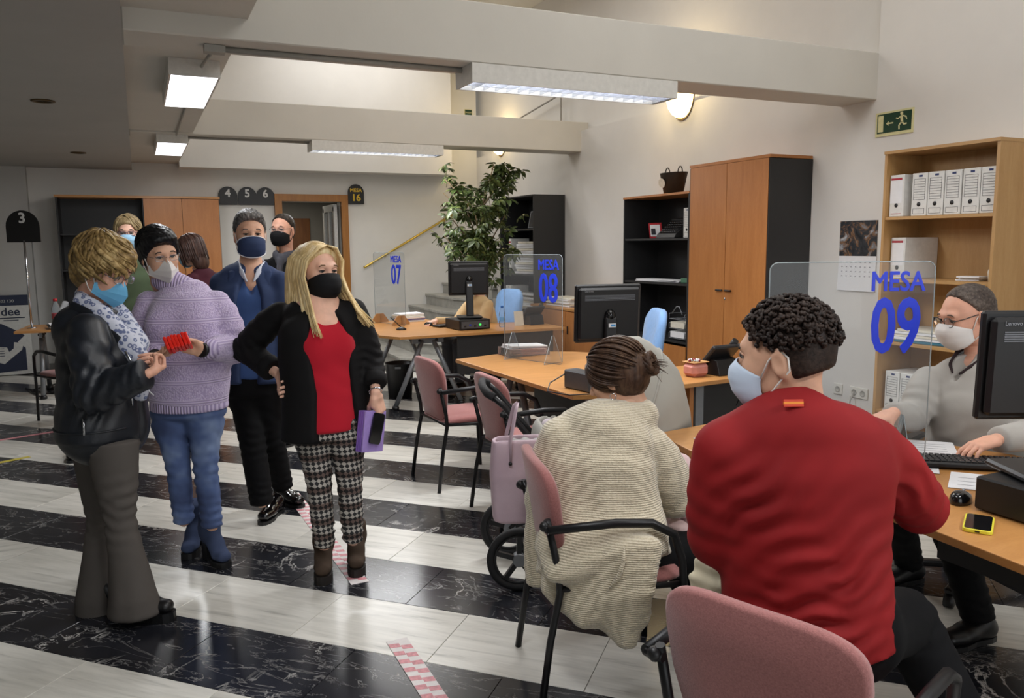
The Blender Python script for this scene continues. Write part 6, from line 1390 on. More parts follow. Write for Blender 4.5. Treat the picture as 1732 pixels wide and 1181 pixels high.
    for a, t_, dd in ((aR, (315, 948), -88), (aL, (385, 962), -45)):
        toe = flr(*t_); d = flatdir(dd); heel = toe-d*.23; shoe(P, heel, toe, BS, SO, w_=.042, hh=.09, platform=.018, heel_h=.065, shaft=V(heel[0], heel[1], a[2]+.02)+d*.06, shaft_r=(.052, .054), name='ankle_boot')
    HK = hair_mat('hair_black', '08080A', '101012', '1E1E22', .35, (40, 40, 8))
    hc = P.hair_cap(HK, .018, plane=((0, .082, .066), (0, .80, -.60)), top=.012, bump=.002, bsc=.02, extra=lambda v: (v.ell((.0, -.10, -.06), (.055, .045, .05), k=.02), v.ell((0.0, .06, .088), (.06, .04, .022), k=.03)))
    P.locks(HK, (0, .75, .9), 46, lambda ph: 2.1, rad=(.094, .115, .107), r_=.008, seed=2, parent=hc, az=(PI*.55, PI*1.45), flat=.4, t0=.15)
    for q in (-1, 1): P.add('earring', MB().ball(P.hl(q*.083, -.005, -.052), .005, 8, 6), M_CHROME)
    # red pack of thin packets, held
    t = thing('red_pack', 'bundle of glossy red packets in the lilac-sweater woman\'s hands', 'packets', pk); M = frame(pitch(flatdir(-80), 35), -.25); t.rotation_euler = Matrix(M.tolist()).to_euler()
    RP = mat('glossy_red', 'D8261C', .25)
    for k in range(7): MB().box((-.045+.015*k, 0, .003*math.sin(k*2.1)), (.0145, .05, .07), rotz(.05*math.sin(k*1.7)) @ roty(.15), .003).build('packet', RP, t)
    return P
purple()

# ================================================================== man in navy blazer
def navy():
    D = 4.60; J = lambda x, y, d=0.0: at(x, y, D+d); F = flatdir(-76); R = np.cross(F, V(0, 0, 1)); z = V(0, 0, 1)
    P = Person('grey-haired man in navy blazer and blue jumper with navy face mask', flr(455, 868), SK2)
    P.head(J(423, 396, -.02), pitch(flatdir(-66), 0), 0, 1.05, True, iris='2A2018', brow='4A4440')
    sh, ch, wa, hp = J(425, 460), J(424, 525), J(424, 590), J(424, 640)
    shR, elR, wrR = J(374, 476), J(372, 560, .02), J(392, 635, -.05); shL, elL, wrL = J(474, 474), J(484, 560), J(498, 640, .02)
    hR, kR, aR = J(414, 665), J(428, 755, -.03), J(443, 850, -.03); hL, kL, aL = J(446, 665, .03), J(462, 750, .08), J(478, 822, .22)
    P.body([(sh, .18, .09), (ch, .17, .11), (wa, .155, .11), (hp, .16, .11)], [[(sh, .06), (P.hl(0, -.04, -.17), .055)], [(shR, .05), (elR, .042), (wrR, .028)], [(shL, .05), (elL, .042), (wrL, .027)], [(hL, .085), (kL, .058), (aL, .04)], [(hR, .085), (kR, .058), (aR, .04)]], R)
    v = vol([sh], .2, .008); v.loft([P.hl(0, -.03, -.11), sh+z*.0+F*.02, sh-z*.075+F*.06], [.056, .075, .05], [.056, .062, .05], R, k=.03); P.parts.append(v.mesh())
    for w_, e in ((wrR, elR), (wrL, elL)): P.hand(w_, w_-e, -F*.2+(ch-w_), F, curl=(.4, .5, .3))
    P.finish(); P.mask(M_MSKN, 'surgical', M_LASTIC, edge=M_PAPER)
    BZ = fabric('navy_blazer', '303D5C', .8, 400, .3); JU = fabric('blue_jumper', '38507E', .9, 600, .3)
    v = vol([sh, hp], .25, .01); v.loft([sh-z*.02, ch+z*.04, wa, hp], [.12, .165, .17, .17], [.075, .125, .135, .13], R, k=.02, cap=.015); v.loft([sh+z*.09+F*.10, sh-z*.11+F*.155], [.075, .012], [.09, .05], R, k=.005, op='sub'); P.garment('jumper', JU, v)
    v = vol([sh, hp, elR, elL, wrR], .22, .010)
    v.loft([sh+z*.012, sh-z*.04, ch+z*.06, wa, hp-z*.02], [.09, .18, .205, .20, .205], [.07, .10, .14, .15, .155], R, k=.03, cap=.02); sleeve(v, sh, shR, elR, wrR+unit(elR-wrR)*.03, (.078, .07, .064, .052)); sleeve(v, sh, shL, elL, wrL+unit(elL-wrL)*.03, (.078, .07, .064, .052))
    v.loft([sh+F*.18+z*.16, ch+F*.20, wa+F*.21, hp+F*.25-z*.08], [.065, .085, .065, .08], [.12, .13, .12, .14], R, k=.01, op='sub', cap=.03); v.fold(elR, .13, z, .007, .05, seed=1); v.fold(wa, .2, z+R*.3, .006, .12, seed=2); P.garment('blazer', BZ, v)
    for q in (-1, 1):
        pts = [sh+R*.07*q+z*.055-F*.02, sh+R*.085*q+F*.07, ch+R*.10*q+F*.125, wa+R*.075*q+F*.14+z*.06]; v = vol(pts, .08, .006); v.loft(pts, [.018, .034, .036, .01], [.009, .01, .009, .006], R, k=.01); P.garment('lapel', BZ, v)
        pts = [P.hl(.02*q, -.095, -.15), P.hl(.062*q, -.05, -.15), P.hl(.066*q, .01, -.165), sh+R*.05*q+F*.085+z*.005, sh+R*.018*q+F*.115-z*.05]; v = vol(pts, .07, .0055); v.loft(pts, [.016, .018, .020, .024, .006], [.007, .007, .007, .008, .005], z, k=.005); P.garment('shirt_collar', fabric('white_shirt', 'C9CCD6', .8, 700, .2), v)
    legs(P, M_TROUSB, [hp+z*.05, hp-z*.08], [(hL, .092), ((hL+kL)/2, .082), (kL, .07), ((kL+aL)/2, .066), (aL, .062)], [(hR, .092), ((hR+kR)/2, .082), (kR, .072), ((kR+aR)/2, .070), (aR, .066)], R, hip_w=(.155, .165), hip_d=(.12, .125))
    PL = mat('patent_black', '0C0A0B', .12, coat=.5)
    toe = flr(442, 890); d = flatdir(-96); shoe(P, toe-d*.28, toe, PL, w_=.043, hh=.075, platform=.01, name='shoe'); h0 = flr(470, 846); shoe(P, h0, h0+flatdir(-40)*.26, PL, w_=.043, hh=.075, platform=.01, name='shoe')
    HG = hair_mat('hair_grey_black', '2A2A2A', '4E4C4A', '85817C', .5, (50, 50, 20)); P.hair_cap(HG, .010, plane=((0, .070, .082), (0, .80, -.60)), bump=.003, bsc=.02, top=.012, extra=lambda v: v.ell((0, .05, .098), (.05, .035, .02), k=.03), cuts=(((0, .045, .02), (0, 1, -.15)),) if False else ())
    return P
navy()
# ================================================================== people farther back
def standing_back(label, base, D, hp_, face, F, skin, cols, male=False, scale=1.0, sh_=None, drop=.62, lean=V(0, 0, 0), legm=None, legpts=None):
    "background person: head point, coat, trousers, shoes"
    z = V(0, 0, 1); R = np.cross(F, z); hc = hp_; P = Person(label, base, skin); P.head(hc, face, 0, scale, male)
    sh = hc-z*.235*scale+lean*.3-F*.02 if sh_ is None else sh_; ch = sh-z*.16-lean*.2; wa = sh-z*.36-lean*.4; hp = sh-z*.52-lean*.6; wS = (.17 if male else .15)
    shR, shL = sh+R*wS-z*.045, sh-R*wS-z*.045; elR, elL = shR-z*.27+R*.03, shL-z*.27-R*.03; wrR, wrL = elR-z*.20+F*.12, elL-z*.20+F*.12
    gx = V(base[0], base[1], 0); hR, hL = hp+R*.08-z*.06, hp-R*.08-z*.06; aR = V(gx[0], gx[1], .09)+R*.09; aL = V(gx[0], gx[1], .09)-R*.09+F*.05; kR, kL = (hR+aR)/2+F*.02, (hL+aL)/2+F*.02
    P.body([(sh, .15, .08), (ch, .16, .11), (wa, .15, .10), (hp, .15, .11)], [[(sh, .06), (P.hl(0, -.04, -.17), .05)], [(shR, .05), (elR, .042), (wrR, .028)], [(shL, .05), (elL, .042), (wrL, .027)], [(hL, .085), (kL, .058), (aL, .04)], [(hR, .085), (kR, .058), (aR, .04)]], R, .018)
    for w_, e in ((wrR, elR), (wrL, elL)): P.hand(w_, w_-e, F*.2-(w_-hp)*.5, F, curl=(.4, .5, .3), h=.005)
    P.finish(); v = vol([sh, hp, elR, elL, wrR, wrL], .2, .012); v.loft([sh+z*.01, sh-z*.05, ch, wa, hp-z*.03], [.085, wS*.95, .195, .19, .195], [.07, .10, .135, .14, .145], R, k=.03, cap=.02)
    sleeve(v, sh, shR, elR, wrR, (.075, .068, .062, .05)); sleeve(v, sh, shL, elL, wrL, (.075, .068, .062, .05)); v.fold(wa, .2, z+R*.4, .006, .1); P.garment(cols[0], cols[1], v)
    legs(P, legm or M_TROUSB, [hp+z*.03, hp-z*.06], [(hL, .09), (kL, .065), (aL, .055)], [(hR, .09), (kR, .065), (aR, .055)], R, hip_w=(.15, .165), hip_d=(.11, .12), h=.013)
    for a in (aR, aL): shoe(P, V(a[0], a[1], 0)-F*.07, V(a[0], a[1], 0)+F*.19, MATS['shoe_black'], w_=.042, hh=.075, platform=.012, name='shoe')
    P.sh, P.ch, P.F, P.Rr = sh, ch, F, R; return P
D = 6.15; b = flr(150, 772)
P = standing_back('fair-haired woman with glasses and blue mask standing behind the leather jacket', b, D, at(217, 393, D), pitch(flatdir(-72), -4), flatdir(-70), SK1, ('green_top', fabric('olive_top', '4A5640', .9)))
P.mask(M_MSKB, 'surgical', M_LASTIC); P.glasses(mat('rim_violet', '4A3448', .4), r_=.0022, w_=.027, hgt=.017)
HH = hair_mat('hair_dark_blonde', '5A4A34', '94805C', 'B8A47C', .45, (50, 50, 8)); hc = P.hair_cap(HH, .016, plane=((0, .080, .070), (0, .80, -.60)), extra=lambda v: v.ell((0, -.05, -.07), (.09, .06, .08), k=.03)); P.locks(HH, (.3, .3, 1), 60, lambda ph: 1.5 if abs(math.cos(ph)) < .97 or True else 0, rad=(.094, .11, .102), r_=.010, parent=hc, drop=lambda e, ph: .07 if e[1] < .05 else .0, az=(PI*.0, PI*1.0) if False else (PI*.25, PI*1.75), seed=6, wave=.4)
D = 6.9; z_ = V(0, 0, 1)
P = standing_back('long-haired woman in maroon jumper turned away, in front of the wardrobe', flr(345, 735), D, at(322, 424, D), pitch(flatdir(160), -18), flatdir(165), SK1, ('jumper', fabric('maroon_knit', '45202A', .9)), sh_=at(343, 462, D), lean=flatdir(180)*.12)
HM = hair_mat('hair_brown', '2A1C18', '44302A', '5E453C', .4, (50, 50, 6)); hc = P.hair_cap(HM, .018, plane=((0, .08, .06), (0, .82, -.56)), extra=lambda v: v.ell((0, -.07, -.10), (.085, .06, .11), k=.03)); P.locks(HM, (0, .2, 1), 60, lambda ph: 1.5, rad=(.096, .116, .105), r_=.012, parent=hc, drop=lambda e, ph: .16, seed=8, az=(PI*.2, PI*1.8))
P.add('lanyard', MB().tube([P.hl(.03, .06, -.14), P.hl(.05, .08, -.22), P.hl(.0, .1, -.3)], .012, 6, flat=.3), mat('lanyard_blue', '2A3CC8', .5)); P.mask(M_MSKB, 'surgical', M_LASTIC)
D = 6.5
P = standing_back('tall man in black coat, grey scarf and black mask before the open door', flr(485, 745), D, at(478, 388, D), pitch(flatdir(-100), -2), flatdir(-98), SK3, ('coat', fabric('black_coat', '141416', .9, 300, .4)), male=True, scale=1.05)
P.mask(M_MSKK, 'surgical', M_LASTICK); HD = hair_mat('hair_dark_brown', '17120F', '2A221C', '40352C', .5, (50, 50, 20)); P.hair_cap(HD, .008, plane=((0, .055, .085), (0, .82, -.56)), bump=.002); P.glasses(mat('rim_silver', '9A9A9E'), r_=.001)
v = vol([P.sh], .25, .008); F, R = P.F, P.Rr; v.loft([P.sh+z_*.05+R*.08-F*.02, P.sh+z_*.04+R*.05+F*.07, P.sh+z_*.0+F*.10, P.sh-z_*.22+F*.13], [.03, .035, .045, .05], [.025, .025, .025, .015], z_, k=.02); v.loft([P.sh+z_*.05-R*.08-F*.02, P.sh+z_*.03-R*.04+F*.07, P.sh-z_*.02+F*.10], [.03, .035, .04], [.025, .025, .025], z_, k=.02); v.fold(P.sh+F*.1-z_*.1, .15, R, .005, .03); P.garment('scarf', fabric('grey_scarf', '4A4A50', .9), v)
# ================================================================== clerk at desk 07, mostly behind the monitor
def clerk():
    D = 8.35; J = lambda x, y, d=0.0: at(x, y, D+d); F = unit(V(-1, -.25, 0)); z = V(0, 0, 1); R = np.cross(F, z); SEAT = V(3.42, 8.12, 0)
    P = Person('seated clerk in beige cardigan at desk 07, head hidden by the monitor', (SEAT[0], SEAT[1], 0.0), SK1)
    hp = SEAT+z*.56-F*.02; sh = hp+z*.42+F*.06; ch = hp+z*.27+F*.03; wa = hp+z*.12
    P.head(sh+z*.20+F*.08, pitch(F, -30), 0, .98)
    shR, shL = sh+R*.16-z*.04, sh-R*.16-z*.04; wrR = V(2.83, 8.02, .775); elR = (shR+wrR)/2-z*.13-F*.04; wrL = V(3.10, 7.86, .775); elL = (shL+wrL)/2-z*.14-F*.1
    hR, hL = hp+R*.09-z*.03, hp-R*.09-z*.03; kR, kL = hp+F*.42+R*.10-z*.04, hp+F*.42-R*.10-z*.04; aR, aL = kR-z*.40, kL-z*.40
    P.body([(sh, .15, .08), (ch, .15, .10), (wa, .15, .10), (hp, .15, .11)], [[(sh, .06), (P.hl(0, -.04, -.17), .05)], [(shR, .05), (elR, .042), (wrR, .028)], [(shL, .05), (elL, .042), (wrL, .027)], [(hL, .085), (kL, .058), (aL, .04)], [(hR, .085), (kR, .058), (aR, .04)]], R, .018)
    P.hand(wrR, V(2.72, 7.97, .755)-wrR, -z, F-R, curl=(.3, .4, .3), s_=.95); P.hand(wrL, V(2.96, 7.85, .75)-wrL, -z, F+R, curl=(.3, .4, .3), s_=.95); P.finish(); P.mask(M_MSKW, 'surgical', M_LASTIC)
    BE = fabric('beige_knit', 'C7A97E', .9, 300, .3); v = vol([sh, hp, wrR, elL], .22, .011); v.loft([sh+z*.01, sh-z*.05, ch, wa, hp], [.09, .145, .185, .19, .19], [.07, .10, .13, .14, .15], R, k=.03, cap=.02); sleeve(v, sh, shR, elR, wrR+unit(elR-wrR)*.02, (.07, .065, .06, .042)); sleeve(v, sh, shL, elL, wrL+unit(elL-wrL)*.02, (.07, .065, .06, .042)); v.fold(elR, .12, shR-elR, .006, .05); P.garment('cardigan', BE, v)
    JG = fabric('grey_jeans', '5A5E66', .9); legs(P, JG, [hp+z*.02, hp-z*.05], [(hL, .09), (kL, .072), (aL, .055)], [(hR, .09), (kR, .072), (aR, .055)], R, hip_w=(.16, .17), hip_d=(.13, .13), h=.012)
    for a in (aR, aL): shoe(P, V(a[0], a[1], 0)-F*.07, V(a[0], a[1], 0)+F*.18, MATS['shoe_black'], w_=.04, hh=.07, name='shoe')
    hc = P.hair_cap(HM, .016, extra=lambda v: v.ell((0, -.06, -.06), (.085, .06, .09), k=.03)); return P
clerk()

# ================================================================== woman in cream cardigan, seated, seen from behind
def cream():
    D = 2.86; J = lambda x, y, d=0.0: at(x, y, D+d); F = flatdir(66); z = V(0, 0, 1); R = np.cross(F, z)
    P = Person('seated woman in fluffy cream cardigan with brown hair in a bun', (1.50, 2.31, 0), SK2)
    P.head(J(1041, 634, .06), pitch(flatdir(148), -20), .05, 1.0)
    sh, ch, wa, hp = J(1022, 712), J(1006, 795, .0), J(1010, 880, .0), J(1022, 952, -.05)
    shL, elL, wrL = J(946, 735, .02), J(925, 840, .12), J(1000, 850, .34); shR, elR, wrR = J(1098, 752, .02), J(1143, 838, .10), J(1085, 850, .33)
    hL, kL, aL = hp-R*.09+F*.05, hp+F*.30+R*.02-z*.02+V(.20, 0, 0), V(2.02, 2.62, .09); hR, kR, aR = hp+R*.09+F*.05, hp+F*.22+R*.22+V(.10, 0, -.02), V(2.03, 2.40, .09)
    P.body([(sh, .16, .08), (ch, .165, .11), (wa, .16, .11), (hp, .17, .13)], [[(sh, .06), (P.hl(0, -.04, -.17), .05)], [(shR, .05), (elR, .042), (wrR, .028)], [(shL, .05), (elL, .042), (wrL, .027)], [(hL, .085), (kL, .058), (aL, .04)], [(hR, .085), (kR, .058), (aR, .04)]], R)
    P.hand(wrL, R*.8+F*.3, F*.2-z*.3+R*0-F, z, curl=(.4, .4, .3), s_=.92); P.hand(wrR, -R*.8+F*.2, -F, z, curl=(.4, .4, .3), s_=.92)
    P.finish()
    t = NT('cream_boucle'); tc = flatproj(t, F); w1 = t.n('ShaderNodeTexWave', wave_type='BANDS', bands_direction='Z'); w1.inputs['Scale'].default_value = 44; w1.inputs['Distortion'].default_value = 1.6; w1.inputs['Detail'].default_value = 2; w1.inputs['Detail Scale'].default_value = 6; t.l(t.coord(), w1.inputs['Vector'])
    vo = t.n('ShaderNodeTexVoronoi'); vo.inputs['Scale'].default_value = 120; t.l(t.coord((1, 1, .8)), vo.inputs['Vector']); mx = t.n('ShaderNodeMix', data_type='FLOAT'); mx.inputs[0].default_value = .5; t.l(w1.outputs['Fac'], mx.inputs[2]); iv = t.n('ShaderNodeMath', operation='SUBTRACT'); iv.inputs[0].default_value = 1; t.l(vo.outputs['Distance'], iv.inputs[1]); t.l(iv.outputs[0], mx.inputs[3])
    t.l(t.ramp(mx.outputs[0], [(0.1, 'BDB096'), (0.5, 'D3C7AD'), (0.9, 'E0D6BE')]), t.b.inputs['Base Color']); t.set(Roughness=.95, Sheen_Weight=.6); t.bump(mx.outputs[0], .8, .005); CR = t.m
    v = vol([sh, hp, shL, shR, elR, elL, J(1060, 1110, -.25), J(900, 1000), J(1090, 1000, -.25)], .22, .0085)
    v.loft([sh+z*.01, sh-z*.06, ch, wa, hp], [.11, .185, .22, .23, .24], [.07, .115, .14, .16, .20], R, k=.02, cap=.02); v.loft([P.hl(0, -.05, -.16)-z*.01, sh-z*.02], [.062, .10], k=.04)
    sleeve(v, sh, shL, elL, wrL+unit(elL-wrL)*.03, (.09, .085, .08, .06)); sleeve(v, sh, shR, elR, wrR+unit(elR-wrR)*.03, (.095, .09, .085, .06))
    v.loft([wa-F*.09, J(1020, 940, -.19), J(1036, 1010, -.22), J(1060, 1088, -.21)], [.20, .205, .15, .04], [.08, .06, .04, .02], R, k=.05); v.loft([J(1072, 890, -.06), J(1082, 955, -.15), J(1076, 1035, -.20)], [.075, .065, .04], [.06, .05, .03], R, k=.05); v.loft([J(920, 850, .1), J(908, 920, .12), J(905, 985, .13)], [.06, .055, .04], [.035, .03, .02], R, k=.03); v.loft([hp-F*.02-R*.05, J(960, 975, -.12), J(1000, 1040, -.19)], [.12, .10, .06], [.08, .06, .03], R, k=.04)
    v.fold(elR, .12, shR-elR, .006, .06, seed=2); v.fold(wa, .25, R*.8+z*.5, .006, .12, seed=1); v.fold(hp-z*.1, .2, R+z*.3, .007, .11, seed=5); v.rough(.0022, .016, 4, 8); cv, cf = v.mesh(); mobj('cardigan', cv, cf, CR, P.root, P.base, 1)
    rel = cv-EYE; dd = rel@FWD; ux, uy = 866+FPX*(rel@RGT)/dd, 590.5-FPX*(rel@UPV)/dd
    def on(px, py): return at(px, py, dd[np.hypot(ux-px, uy-py) < 8].min()-.001)
    P.add('pocket_edge', MB().tube([on(1056, 925), on(1055, 950), on(1047, 975), on(1030, 997)], [.003, .007, .008, .003], 6), CR)
    legs(P, M_TROUSB, [hp+z*.02+F*.02, hp-z*.06+F*.05], [(hL, .095), (kL, .075), ((kL+aL)/2, .062), (aL, .052)], [(hR, .095), (kR, .075), ((kR+aR)/2, .062), (aR, .052)], R, hip_w=(.16, .17), hip_d=(.13, .13), h=.012)
    for a in (aL, aR): shoe(P, V(a[0]-.07, a[1], 0), V(a[0]+.17, a[1]+.02, 0), MATS['shoe_black'], w_=.04, hh=.07, name='shoe')
    HB = hair_mat('hair_chestnut', '2A1D16', '443024', '624A38', .45, (45, 45, 10)); hc = P.hair_cap(HB, .017, plane=((0, .080, .062), (0, .82, -.56)), bump=.0015, bsc=.02, extra=lambda v: (v.ell((0.0, -.125, .0), (.042, .035, .042), k=.015)))
    P.locks(HB, (0, .9, .55), 130, lambda ph: 2.25, rad=(.091, .113, .099), r_=.0125, seed=3, parent=hc, flat=.4, az=(0, 2*PI), t0=.4)
    b = MB(); r0 = random.Random(2)
    for k in range(10):
        a0 = k*.63; b.tube([P.hl(.032*math.cos(a0+s_)*(1-.1*s_), -.125-.028*math.sin(s_*1.3), .002+.036*math.sin(a0+s_)) for s_ in np.linspace(0, 2.2, 8)], [.005, .010, .012, .012, .012, .011, .009, .003], 6)
    for k in range(16): d = V(r0.gauss(0, .5), -1, r0.gauss(-.1, .5)); d = unit(d); p0 = V(0, -.13, 0)+d*.02; b.tube([P.hl(*p0), P.hl(*(p0+d*.03)), P.hl(*(p0+d*.055+V(0, 0, -.01)))], [.002, .0015, .0006], 4)
    P.add('bun', b, HB, hc); P.add('earring', MB().tube([P.hl(-.084, -.004+.012*math.sin(a), -.055-.012+.012*math.cos(a)) for a in np.linspace(0, 2*PI, 13)], .0016, 5, cap=False), M_CHROME)
    P.add('necklace', MB().tube([P.hl(.05*math.cos(a), -.042-.052*math.sin(a), -.155) for a in np.linspace(0, PI, 12)], .006, 6), M_BLACK)
    return P
CP = cream()
# ---- baby in pale pink on her lap, only legs and shoes stick out
def baby():
    D = 3.02; J = lambda x, y, d=0.0: at(x, y, D+d); z = V(0, 0, 1); PKM = fabric('pale_pink_fleece', 'D9BDBE', .9, 300, .3); base = J(1140, 900)
    P = Person('baby in pale pink with soft pink shoes on the lap of the cream-cardigan woman', V(base[0], base[1], base[2]-.05), SK1); P.eyes = (False,)
    hd = J(1070, 815, .25); P.head(hd, pitch(flatdir(90), 30), 0, .62, eye=False)
    t0, t1 = J(1100, 790, .2), J(1135, 850, .12); v = vol([t0, t1, J(1190, 905)], .15, .009); v.loft([t0, (t0+t1)/2, t1], [.06, .075, .07], k=.03); l1 = [t1, J(1130, 868, .03), J(1128, 884, -.02)]; l2 = [t1, J(1170, 870, .08), J(1178, 895, .02)]
    for l_ in (l1, l2): v.loft(l_, [.045, .038, .03], k=.02)
    P.parts.append(v.mesh()); P.finish()
    v = vol([t0, t1, J(1190, 905)], .15, .008); v.loft([t0, (t0+t1)/2, t1], [.07, .085, .08], k=.03)
    for l_ in (l1, l2): v.loft(l_, [.055, .048, .038], k=.02)
    v.loft([J(1105, 770, .14), J(1150, 790, .12), J(1172, 860, .10)], [.03, .045, .04], [.05, .06, .05], k=.03); v.fold(t1, .12, z+V(.3, 0, 0), .006, .04); P.garment('suit', PKM, v)
    for a, b, n in ((J(1122, 882, -.01), J(1152, 893, -.06), 1), (J(1170, 893, .03), J(1186, 915, .0), 2)):
        v = vol([a, b], .08, .005); v.loft([a, b], [.030, .028], k=.01); o = P.garment('baby_shoe', fabric('pink_felt', 'E0C4C0', .9), v)
    return P
baby()
o = one('cream_bag', 'cream cloth bag squeezed between the cardigan woman and the man in red', 'bag', MB(), fabric('cream_cloth', 'D8CFB4', .9)); bpy.data.objects.remove(o)
v = Vol(at(1220, 960, 2.3)-.2, at(1220, 960, 2.3)+.25, .009); c_ = at(1222, 965, 2.35); v.loft([c_+V(0, 0, .07), c_-V(0, 0, .02), c_-V(0, 0, .14)], [.07, .10, .11], [.04, .06, .07], V(*flatdir(10)), k=.02); v.fold(c_, .14, V(.3, .2, 1), .008, .05); v.fold(c_-V(0, 0, .08), .12, flatdir(10), .007, .05, seed=2); V_, F_ = v.mesh()
o = mobj('cream_bag', V_-c_, F_, fabric('cream_cloth', 'D8CFB4', .9), None); o.location = tuple(c_); tag(o, 'cream cloth bag squeezed between the cardigan woman and the man in red', 'bag')

# ================================================================== man in red top, seated, seen from behind
def red():
    D = 1.95; J = lambda x, y, d=0.0: at(x, y, D+d); F = flatdir(74); z = V(0, 0, 1); R = np.cross(F, z)
    P = Person('seated young man in red sports top with curly dark hair, seen from behind', (1.38, 1.30, 0), SK2)
    P.head(J(1326, 598, .04), pitch(flatdir(147), -4), 0, 1.07, True, iris='201610', brow='1E1612')
    sh, ch, wa, hp = J(1348, 705), J(1352, 810), J(1358, 940), J(1368, 1065, .02)
    shL, elL, wrL = J(1222, 755, .0), J(1208, 912, .07), J(1290, 890, .36); shR, elR, wrR = J(1478, 750, .0), J(1556, 858, .13), J(1495, 815, .36)
    hL, kL, aL = hp-R*.10, hp+F*.40-R*.10+z*.02, V(1.86, 1.82, .10); hR, kR, aR = hp+R*.10, J(1530, 1048, .22), V(1.93, 1.13, .10)
    P.body([(sh, .19, .09), (ch, .19, .12), (wa, .17, .11), (hp, .17, .13)], [[(sh, .065), (P.hl(0, -.04, -.17), .058)], [(shR, .055), (elR, .046), (wrR, .03)], [(shL, .055), (elL, .046), (wrL, .03)], [(hL, .09), (kL, .062), (aL, .045)], [(hR, .09), (kR, .062), (aR, .045)]], R)
    P.hand(wrL, F+R*.4, -z, R, curl=(.3, .4, .3)); P.hand(wrR, F-R*.4, -z, -R, curl=(.3, .4, .3)); P.finish(); P.mask(fabric('mask_pale_blue', 'C4D2E4', .8, 600, .2, .05), 'surgical', M_LASTIC)
    RD = NT('red_sportswear'); v_ = RD.coord(); RD.l(RD.ramp(RD.noise(v_, 4, 3), [(0.3, '7C1417'), (0.7, '90191C')]), RD.b.inputs['Base Color']); RD.set(Roughness=.75); RD.b.inputs['Specular IOR Level'].default_value = .25; RD.bump(RD.noise(v_, 700, 2), .15, .001); RD = RD.m
    v = vol([sh, hp, shL, shR, elL, elR, wrR, wrL], .2, .0085)
    v.loft([sh+z*.0, sh-z*.07, ch, wa, hp-z*.02], [.13, .205, .215, .198, .205], [.075, .115, .138, .135, .155], R, k=.02, cap=.02); v.loft([P.hl(0, -.045, -.17), sh-z*.03], [.06, .11], k=.05)
    v.ell(sh-F*.05-z*.09+R*.09, (.10, .06, .11), np.stack([R, F, z], 1), k=.05); v.ell(sh-F*.05-z*.09-R*.09, (.10, .06, .11), np.stack([R, F, z], 1), k=.05)
    sleeve(v, sh, shL, elL, wrL, (.085, .076, .066, .045), .035); sleeve(v, sh, shR, elR, wrR, (.085, .076, .068, .045), .035)
    dg = R*-.85+z; 
    v.fold(wa-F*.12+R*.05, .17, dg+z*.4, .010, .060, R+z*.4, seed=1); v.fold(ch-F*.12-R*.10-z*.03, .13, R*-1.0+z, .008, .055, seed=3); v.fold(hp-F*.13+z*.06, .15, z+R*-.15, .010, .045, seed=5); v.fold(elR, .12, shR-elR, .007, .05, seed=2); v.fold((shR+elR)/2-F*.03, .1, R+z*.8, .008, .05, seed=4); v.fold(elL+z*.08, .12, z+R*.3, .006, .06, seed=6)
    tv, tf = v.mesh(); mobj('red_top', tv, tf, RD, P.root, P.base, 1)
    v = vol([P.hl(0, -.05, -.15)], .17, .006); c0, c1 = P.hl(0, -.040, -.125), P.hl(0, -.046, -.185); v.loft([c0, c1, c1-z*.02], [.072, .085, .10], [.069, .082, .09], R, k=.0, cap=.006); P.garment('collar', RD, v); P.add('collar_trim', MB().tube([c0+(P.R@V(math.cos(a), 0, 0)*.073+P.R@V(0, math.sin(a), 0)*.070) for a in np.linspace(.4, PI-.4, 14)], .006, 6), mat('orange_trim', 'C07A1C', .6))
    # small flag patch below the collar at the back
    q = unit(V(-FWD[0], -FWD[1], .35)); rel = tv-EYE; dd = rel@FWD; near = np.hypot(866+FPX*(rel@RGT)/dd-1342, 590.5-FPX*(rel@UPV)/dd-682) < 9; pc = EYE+(FWD+RGT*(1342-866)/FPX-UPV*(682-590.5)/FPX)*(dd[near].min()-.001); xx = unit(np.cross(V(0, 0, 1), q)); up = np.cross(q, xx)
    for k, (nm, col, dz) in enumerate((('flag_stripe', 'C8391E', .0095), ('flag_stripe', 'E58A28', 0), ('flag_stripe', 'C8391E', -.0095))): P.add(nm, MB().box(pc+up*dz*.6, (.046, .006, .0056), np.stack([xx, q, up], 1)), mat('flag_'+col, col, .6))
    legs(P, M_TROUSB, [hp+z*.0+F*.02, hp-z*.06+F*.05], [(hL, .10), (kL, .082), ((kL+aL)/2, .07), (aL, .058)], [(hR, .10), ((hR+kR)/2, .09), (kR, .084), ((kR+aR)/2, .072), (aR, .058)], R, hip_w=(.16, .165), hip_d=(.13, .13), h=.011)
    for a in (aL, aR): shoe(P, V(a[0], a[1], 0)-F*.08, V(a[0], a[1], 0)+F*.2, MATS['shoe_black'], w_=.045, hh=.08, name='shoe')
    HC = hair_mat('hair_curly_dark', '120C0A', '261B16', '3C2D25', .55, (60, 60, 60)); hc = P.hair_cap(HC, .004, plane=((0, .062, .070), (0, .80, -.60)), cuts=(((0, 0, -.065), (0, -.3, -1)),))
    r0 = random.Random(3); b = MB(); n = 0
